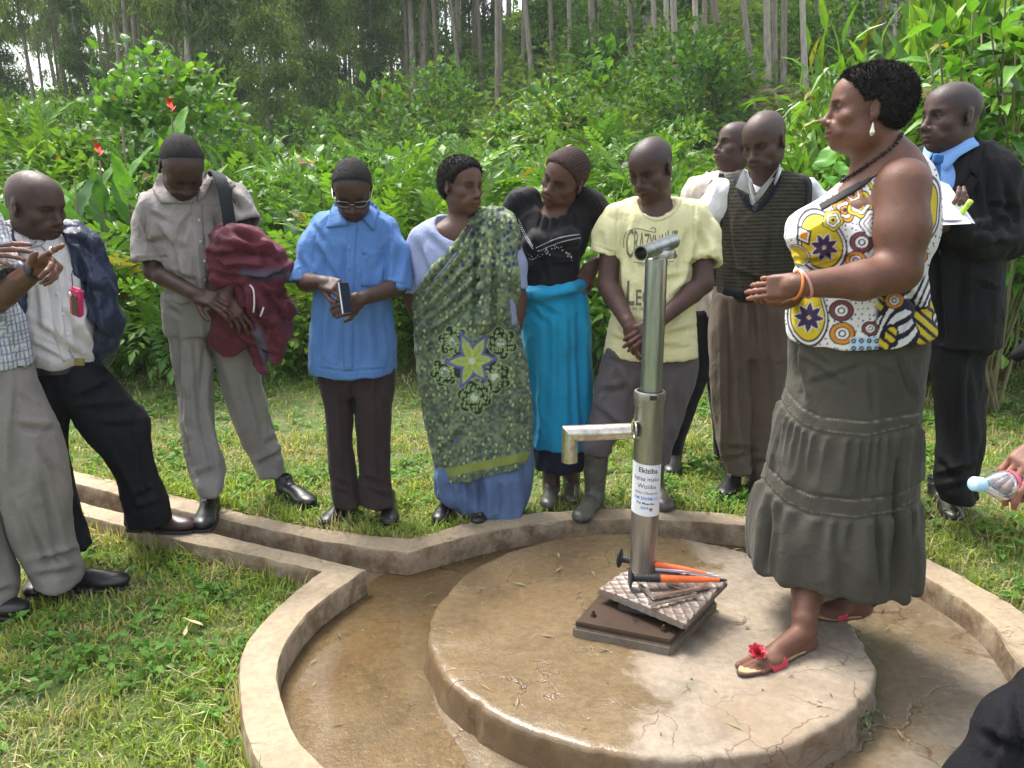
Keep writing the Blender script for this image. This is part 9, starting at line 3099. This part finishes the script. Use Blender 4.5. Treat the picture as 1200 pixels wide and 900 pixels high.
def man_suit():
 p = Person('tall man in a black suit, light blue shirt and blue tie holding papers', 3.16, (1118, 600), (0.060, 0.036, 0.030), z0=float(ground_z(1.75, 3.2)))
 P = p.P
 nb = P(1118, 184, .02)
 p.head(1114, 137, -.01, yaw=-48, pitch=2, roll=0, sc=1.06, neck_to=nb, neck_r=.055, eye_open=.45, gaze=(5, 0), cheeks=.95, nose=1.1)
 p.torso_body([P(1118, 210, .03), P(1125, 290, .03), P(1125, 380, .03)], [.11, .12, .12])
 shR, elR, wrR = P(1170, 212, .04), P(1184, 282, -.04), P(1122, 268, -.19)
 p.arm(shR, elR, wrR); p.arm(P(1080, 215, .05), P(1076, 285, .02), P(1092, 268, -.18))
 p.hand(wrR, P(1098, 270, -.20) - wrR, (.1, -.2, -1), 1, curl=(25, 28, 30, 34), sc=1.0); p.hand(P(1092, 268, -.18), P(1108, 258, -.22) - P(1092, 268, -.18), (-.2, -.5, -.8), -1, curl=(25, 28, 30, 34), sc=1.0)
 a = p.secs([(380, 1088, 1132, .03, .11), (418, 1091, 1136, .01, .10), (496, 1101, 1142, .0, .09), (540, 1100, 1140, -.02, .085), (568, 1099, 1136, -.03, .085), (586, 1106, 1140, -.03, .085)])
 b = p.secs([(380, 1112, 1166, .05, .11), (420, 1112, 1151, .05, .10), (480, 1114, 1151, .06, .09), (519, 1114, 1151, .07, .085), (559, 1112, 1142, .08, .08), (582, 1114, 1144, .09, .08)])
 p.legs_from(a, b); p.finish_body(shaved=(.066, .8, (.035, .03, .03)), fine=.004)
 # shirt and tie
 ms = mat_cloth('sky_blue_shirt_cloth', (.22, .42, .80), .75, .1, wr=.25)
 S = Sdf()
 S.loft(p.secs([(168, 1098, 1138, .03, .05), (180, 1086, 1150, .03, .075), (210, 1080, 1150, .02, .105), (260, 1082, 1150, .01, .115), (300, 1084, 1150, .01, .115)]), .02)
 S.ell(P(1112, 170, -.03), (.07, .09, .06), None, .01, 'sub')
 o, bvh = p.garment('shirt', S, ms, .007, wr=[((0, .1, 1), 10, 3, .004, 121)])
 p.collar(P(1115, 172, .01), .066, .070, h=.036, w=.034, tip=.022, yaw=-42, pitch=14, gap=13, mat=ms, spread=.35, bvh=bvh)
 # tie
 mt = mat_cloth('blue_tie_cloth', (.03, .13, .40), .6, .2)
 pts = [P(1098, 180, -.125), P(1099, 192, -.14), P(1098, 205, -.145), P(1096, 225, -.145), P(1093, 250, -.14)]
 w = [.020, .017, .020, .026, .030]
 V = []
 C_ = catmull(pts, 5); ww = np.interp(np.linspace(0, 1, len(C_)), np.linspace(0, 1, 5), w)
 for c, w_ in zip(C_, ww):
  for t in np.linspace(-1, 1, 7): V.append(c + np.array([t * w_ * .85, t * w_ * .3 - .008 * (1 - t * t), 0]))
 n = len(C_); I = (np.arange(n - 1)[:, None] * 7 + np.arange(6)[None, :]).ravel(); F = np.stack([I, I + 7, I + 8, I + 1], 1)
 V = np.array(V); V = np.concatenate([V, V + [0, .006, 0]])
 tie = p.part('tie', V, np.concatenate([F, F[:, ::-1] + n * 7]), mt)
 SK = Sdf(); SK.box(P(1099, 186, -.150), (.019, .012, .018), rot_y(rad(6)), .008, .01); V, F = SK.build(.004); p.part('tie_knot', V, F, mt, parent=tie)
 # jacket
 mj = mat_cloth('black_suit_cloth', (.012, .012, .013), .75, .25, wr=.3, sheen=.0, spec=.15)
 S = Sdf()
 body = p.secs([(168, 1090, 1160, .06, .07), (180, 1074, 1176, .05, .10), (200, 1068, 1186, .04, .13), (240, 1070, 1180, .03, .15), (300, 1074, 1172, .02, .155), (350, 1078, 1170, .02, .16), (394, 1084, 1168, .02, .16), (412, 1084, 1166, .02, .16)])
 S.loft(body, .02)
 S.chain([P(1168, 204, .04), P(1182, 240, .02), P(1186, 276, -.04)], [.072, .076, .068], .03)
 S.chain([P(1184, 280, -.04), P(1150, 280, -.15), P(1124, 270, -.21)], [.068, .060, .048], .03)
 S.chain([P(1080, 206, .05), P(1074, 250, .03), P(1076, 284, .0)], [.07, .07, .062], .03)
 S.chain([P(1076, 284, .0), P(1086, 274, -.13)], [.06, .045], .03)
 hem_hollow(p, S, [(394, 1084, 1168, .02, .16), (405, 1084, 1166, .02, .16)], 403, .012)
 # open front V
 for t in np.linspace(0, 1, 9):
  y = 262 - 96 * t
  S.ell(P(1096 + 16 * t, y, -.135 + .06 * t), (.010 + .050 * t, .10, .035), None, .006, 'sub')
 st = [(1178, 215, 1188, 270, 3, 7), (1160, 200, 1168, 290, 3, 8), (1150, 292, 1182, 286, 3, 7), (1140, 270, 1175, 262, 3, 8), (1160, 240, 1186, 246, 3, 5), (1100, 270, 1104, 400, 2.5, 8), (1130, 300, 1128, 395, 3, 5), (1140, 330, 1166, 340, 2, 5), (1120, 300, 1150, 310, 3, 5), (1165, 255, 1188, 275, 3, 6), (1142, 205, 1152, 260, 2.5, 5), (1150, 180, 1160, 205, 3, 4)]
 o, bvh = p.garment('suit_jacket', S, mj, .0070, wr=[((0, 0, 1), 10, 3, .007, 131)], strokes=st)
 p.patch('lapel', bvh, p.quadgrid([(1140, 168), (1136, 206), (1116, 232), (1130, 180)], 8, 8), mj, .002, .003, parent=o)
 p.patch('lapel', bvh, p.quadgrid([(1138, 206), (1147, 212), (1106, 268), (1108, 240)], 8, 8), mj, .003, .003, parent=o)
 p.patch('lapel', bvh, p.quadgrid([(1142, 160), (1154, 172), (1144, 208), (1134, 200)], 8, 8), mj, .004, .003, parent=o)
 p.patch('pocket_flap', bvh, p.quadgrid([(1134, 330), (1160, 326), (1161, 337), (1135, 341)], 6, 5), mj, .001, .003, parent=o)
 S = Sdf(); S.loft(a, .01); S.loft(b, .01); S.loft(p.secs([(376, 1090, 1166, .03, .13), (410, 1092, 1156, .03, .12)]), .03)
 leg_open(S, a); leg_open(S, b)
 st = [(1120, 420, 1122, 560, 2.5, 4), (1102, 560, 1138, 548, 3, 8), (1108, 575, 1136, 566, 3, 6), (1135, 430, 1138, 540, 3, 5), (1100, 540, 1120, 560, 3, 5)]
 p.garment('trousers', S, mj, .0072, wr=[((0, 0, 1), 10, 2, .006, 136)], strokes=st)
 gz = float(ground_z(1.75, 3.15))
 t1 = onz(1116, 611, gz); put_shoe(p, (t1[0] + .03, t1[1] + .21), (t1[0], t1[1]), gz, sc=1.05)
 put_shoe(p, (t1[0] + .075, t1[1] + .30), (t1[0] + .05, t1[1] + .09), gz, sc=1.05)
 # papers
 r = empty('papers', P(1115, 240, -.24), 'loose white sheets held up by the suited man', 'papers')
 og = np.array(r.location)
 mp = mat_plain('white_paper', (.72, .72, .76), .7)
 def sheet(q, ys, curl):
  V = []
  for i in range(8):
   for j in range(8):
    u, v = i / 7, j / 7
    px = (q[0][0] * (1 - u) + q[1][0] * u) * (1 - v) + (q[3][0] * (1 - u) + q[2][0] * u) * v; py = (q[0][1] * (1 - u) + q[1][1] * u) * (1 - v) + (q[3][1] * (1 - u) + q[2][1] * u) * v
    y = (ys[0] * (1 - u) + ys[1] * u) * (1 - v) + (ys[3] * (1 - u) + ys[2] * u) * v + curl * math.sin(u * 3.1)
    V.append(P(px, py, y) - og)
  V = np.array(V); I = (np.arange(7)[:, None] * 8 + np.arange(7)[None, :]).ravel(); F = np.stack([I, I + 8, I + 9, I + 1], 1)
  link('sheet', mesh_np('sheet', np.concatenate([V, V + [0, .002, -.001]]), np.concatenate([F, F[:, ::-1] + 64]), True), r, mp)
 sheet([(1088, 206), (1112, 216), (1143, 262), (1096, 254)], (-.17, -.19, -.33, -.34), .02)
 sheet([(1086, 222), (1106, 222), (1140, 258), (1094, 258)], (-.20, -.21, -.30, -.32), -.02)
 sheet([(1090, 240), (1120, 236), (1138, 262), (1098, 264)], (-.22, -.23, -.34, -.36), .012)
 hp = P(1132, 243, -.30)
 r = empty('highlighter_pen', hp, 'bright yellow-green highlighter lying on the papers of the suited man', 'pen')
 d = unit([.25, -.5, .85])
 u = unit(np.cross(d, [0, 0, 1])); w = np.cross(u, d); Mx = np.column_stack([u, w, d])
 link('barrel', MB().lathe([(0, -.03), (.009, -.03), (.009, .01), (0, .012)], (0, 0, 0), Mx, 14).mesh('barrel', True), r, mat_plain('lime_plastic', (.45, .75, .03), .35))
 link('cap', MB().lathe([(.0, .010), (.0098, .010), (.0096, .028), (0, .030)], (0, 0, 0), Mx, 14).mesh('cap', True), r, mat_plain('lime_cap', (.55, .8, .08), .35))
man_suit()

def person_edge():
 p = Person('person in dark clothes mostly outside the right edge, holding a water bottle', 1.75, (1330, 800), (0.16, 0.085, 0.062), z0=0.0)
 P = p.P
 nb = P(1395, 180, .15)
 p.head(1390, 110, .12, yaw=-60, pitch=15, sc=1.05, neck_to=nb, neck_r=.06, eye_open=.4)
 p.torso_body([P(1390, 230, .15), P(1380, 400, .15), P(1380, 520, .15)], [.13, .14, .14])
 sh, el, wr = P(1300, 270, .05), P(1275, 440, .02), P(1232, 520, -.02)
 p.arm(sh, el, wr, r=(.055, .05, .045, .03))
 p.hand(wr, P(1182, 556, -.05) - wr, (-.5, -.5, .75), -1, curl=((24, 34), (30, 40), (34, 42), (38, 44)), thumb=(30, 18), sc=1.02)
 p.arm(P(1480, 270, .1), P(1500, 400, .1), P(1450, 480, .0), r=(.055, .05, .045, .03))
 p.hand(P(1450, 480, .0), (-.6, -.3, -.3), (0, -.6, .8), 1)
 p.finish_body(step=.012, fine=.005)
 p.hair(.006, 'short', .07)
 mj = mat_cloth('black_sleeve_cloth', (.008, .008, .010), .85, .25, wr=.3, sheen=0, spec=.15)
 S = Sdf()
 S.loft(p.secs([(170, 1350, 1440, .15, .08), (200, 1310, 1480, .15, .13), (300, 1290, 1490, .15, .16), (520, 1280, 1480, .15, .17)]), .03)
 S.chain([P(1302, 250, .07), P(1282, 350, .04), P(1262, 432, .02)], [.075, .08, .075], .03)
 S.chain([P(1262, 400, .02), P(1232, 402, .02), P(1192, 418, .02)], [.06, .045, .012], .03)
 S.chain([P(1482, 250, .12), P(1500, 400, .12)], [.075, .07], .03)
 p.garment('jacket', S, mj, .010, wr=[((0, 0, 1), 10, 3, .008, 141)])
 # trousers; the near knee pushes into the picture at the lower right
 S = Sdf()
 S.loft(p.secs([(500, 1290, 1480, .15, .17), (560, 1285, 1490, .15, .18), (620, 1290, 1500, .12, .17)]), .04)
 S.chain([P(1400, 620, .1), P(1290, 800, -.22), P(1204, 862, -.30)], [.13, .11, .088], .04)
 S.chain([P(1204, 862, -.30), P(1160, 935, -.32), P(1120, 1010, -.34), P(1160, 1150, -.25)], [.088, .085, .075, .065], .04)
 S.chain([P(1440, 620, .1), P(1470, 900, .0), P(1480, 1100, .0)], [.12, .09, .07], .04)
 st = [(1190, 800, 1200, 900, 4, 8), (1150, 860, 1190, 880, 4, 8), (1170, 840, 1160, 900, 4, 6)]
 p.garment('trousers', S, mj, .011, wr=[((.3, 0, 1), 8, 3, .006, 146)], strokes=st, base_wr=.5)
 # bottle
 a = P(1140, 567, -.06); b = P(1225, 572, -.02)
 d = unit(b - a); L = np.linalg.norm(b - a); u = unit(np.cross(d, [0, 0, 1])); w = np.cross(u, d); Mx = np.column_stack([u, w, d])
 r = empty('water_bottle', a, 'clear plastic water bottle with a pale blue cap held at the right edge', 'bottle')
 gm, n_, l_, b_ = new_mat('clear_plastic'); b_.inputs['Base Color'].default_value = (.72, .85, .95, 1); b_.inputs['Transmission Weight'].default_value = .85; b_.inputs['Roughness'].default_value = .08; b_.inputs['IOR'].default_value = 1.3
 link('cap', MB().lathe([(0, -.002), (.014, -.002), (.0165, .002), (.0165, .024), (.015, .027), (0, .027)], (0, 0, 0), Mx, 26).mesh('cap', True), r, mat_plain('pale_blue_cap', (.42, .62, .82), .4))
 link('bottle_shell', MB().lathe([(.011, .026), (.013, .030), (.017, .038), (.028, .058), (.033, .075), (.0335, .085), (.031, .09), (.0335, .095), (.0335, .16), (.030, .20), (0, .20)], (0, 0, 0), Mx, 30).mesh('bottle_shell', True), r, gm)
 mpk = mat_plain('maroon_sleeve', (.36, .05, .10), .6);
 link('bottle_sleeve', MB().lathe([(.034, .090), (.0355, .091), (.036, .10), (.036, .20), (.034, .21)], (0, 0, 0), Mx, 30).mesh('bottle_sleeve', True), r, mpk)
 link('sleeve_trim', MB().lathe([(.036, .100), (.0372, .102), (.0372, .108), (.036, .110)], (0, 0, 0), Mx, 30).mesh('sleeve_trim', True), r, M_BLACKRUB)
person_edge()
# ================================================================ thin humid air
def haze():
 bm = bmesh.new(); bmesh.ops.create_cube(bm, size=1)
 for v in bm.verts: v.co = (v.co.x * 300, v.co.y * 300 + 95, -2 + (v.co.z + .5) * 70)
 me = bpy.data.meshes.new('haze'); bm.to_mesh(me); bm.free()
 m = bpy.data.materials.new('haze'); m.use_nodes = True
 nt = m.node_tree; nt.nodes.clear()
 out = nt.nodes.new('ShaderNodeOutputMaterial'); pv = nt.nodes.new('ShaderNodeVolumePrincipled')
 pv.inputs['Color'].default_value = (.9, .95, 1, 1); pv.inputs['Density'].default_value = 0.0010
 nt.links.new(pv.outputs[0], out.inputs['Volume'])
 tag(link('haze', me, None, m), 'thin pale haze in the air', kind='stuff')
haze()
# ================================================================ give look-alikes their place among each other
def tell_apart():
 by = {}
 for o in scene.objects:
  if o.parent is None and 'label' in o.keys() and o.get('category'):
   by.setdefault(o['label'], []).append(o)
 words = ['leftmost', 'second from left', 'third from left', 'fourth from left', 'fifth from left', 'sixth from left', 'seventh from left', 'eighth from left', 'ninth from left', 'tenth from left']
 tens = ['', '', 'twenty', 'thirty']; ones = ['th', '-first', '-second', '-third', '-fourth', '-fifth', '-sixth', '-seventh', '-eighth', '-ninth']
 words += [w + ' from left' for w in 'eleventh twelfth thirteenth fourteenth fifteenth sixteenth seventeenth eighteenth nineteenth'.split()] + ['twentieth from left'] + ['twenty' + o + ' from left' for o in ones[1:]] + ['thirtieth from left'] + ['thirty' + o + ' from left' for o in ones[1:]]
 for lab, L in by.items():
  if len(L) < 2: continue
  L.sort(key=lambda o: to_px(np.array(o.location))[0])
  n = len(L)
  for i, o in enumerate(L):
   w = 'rightmost' if i == n - 1 else words[min(i, len(words) - 1)]
   o['label'] = ' '.join((w + ' ' + lab).split()[:16])
tell_apart()
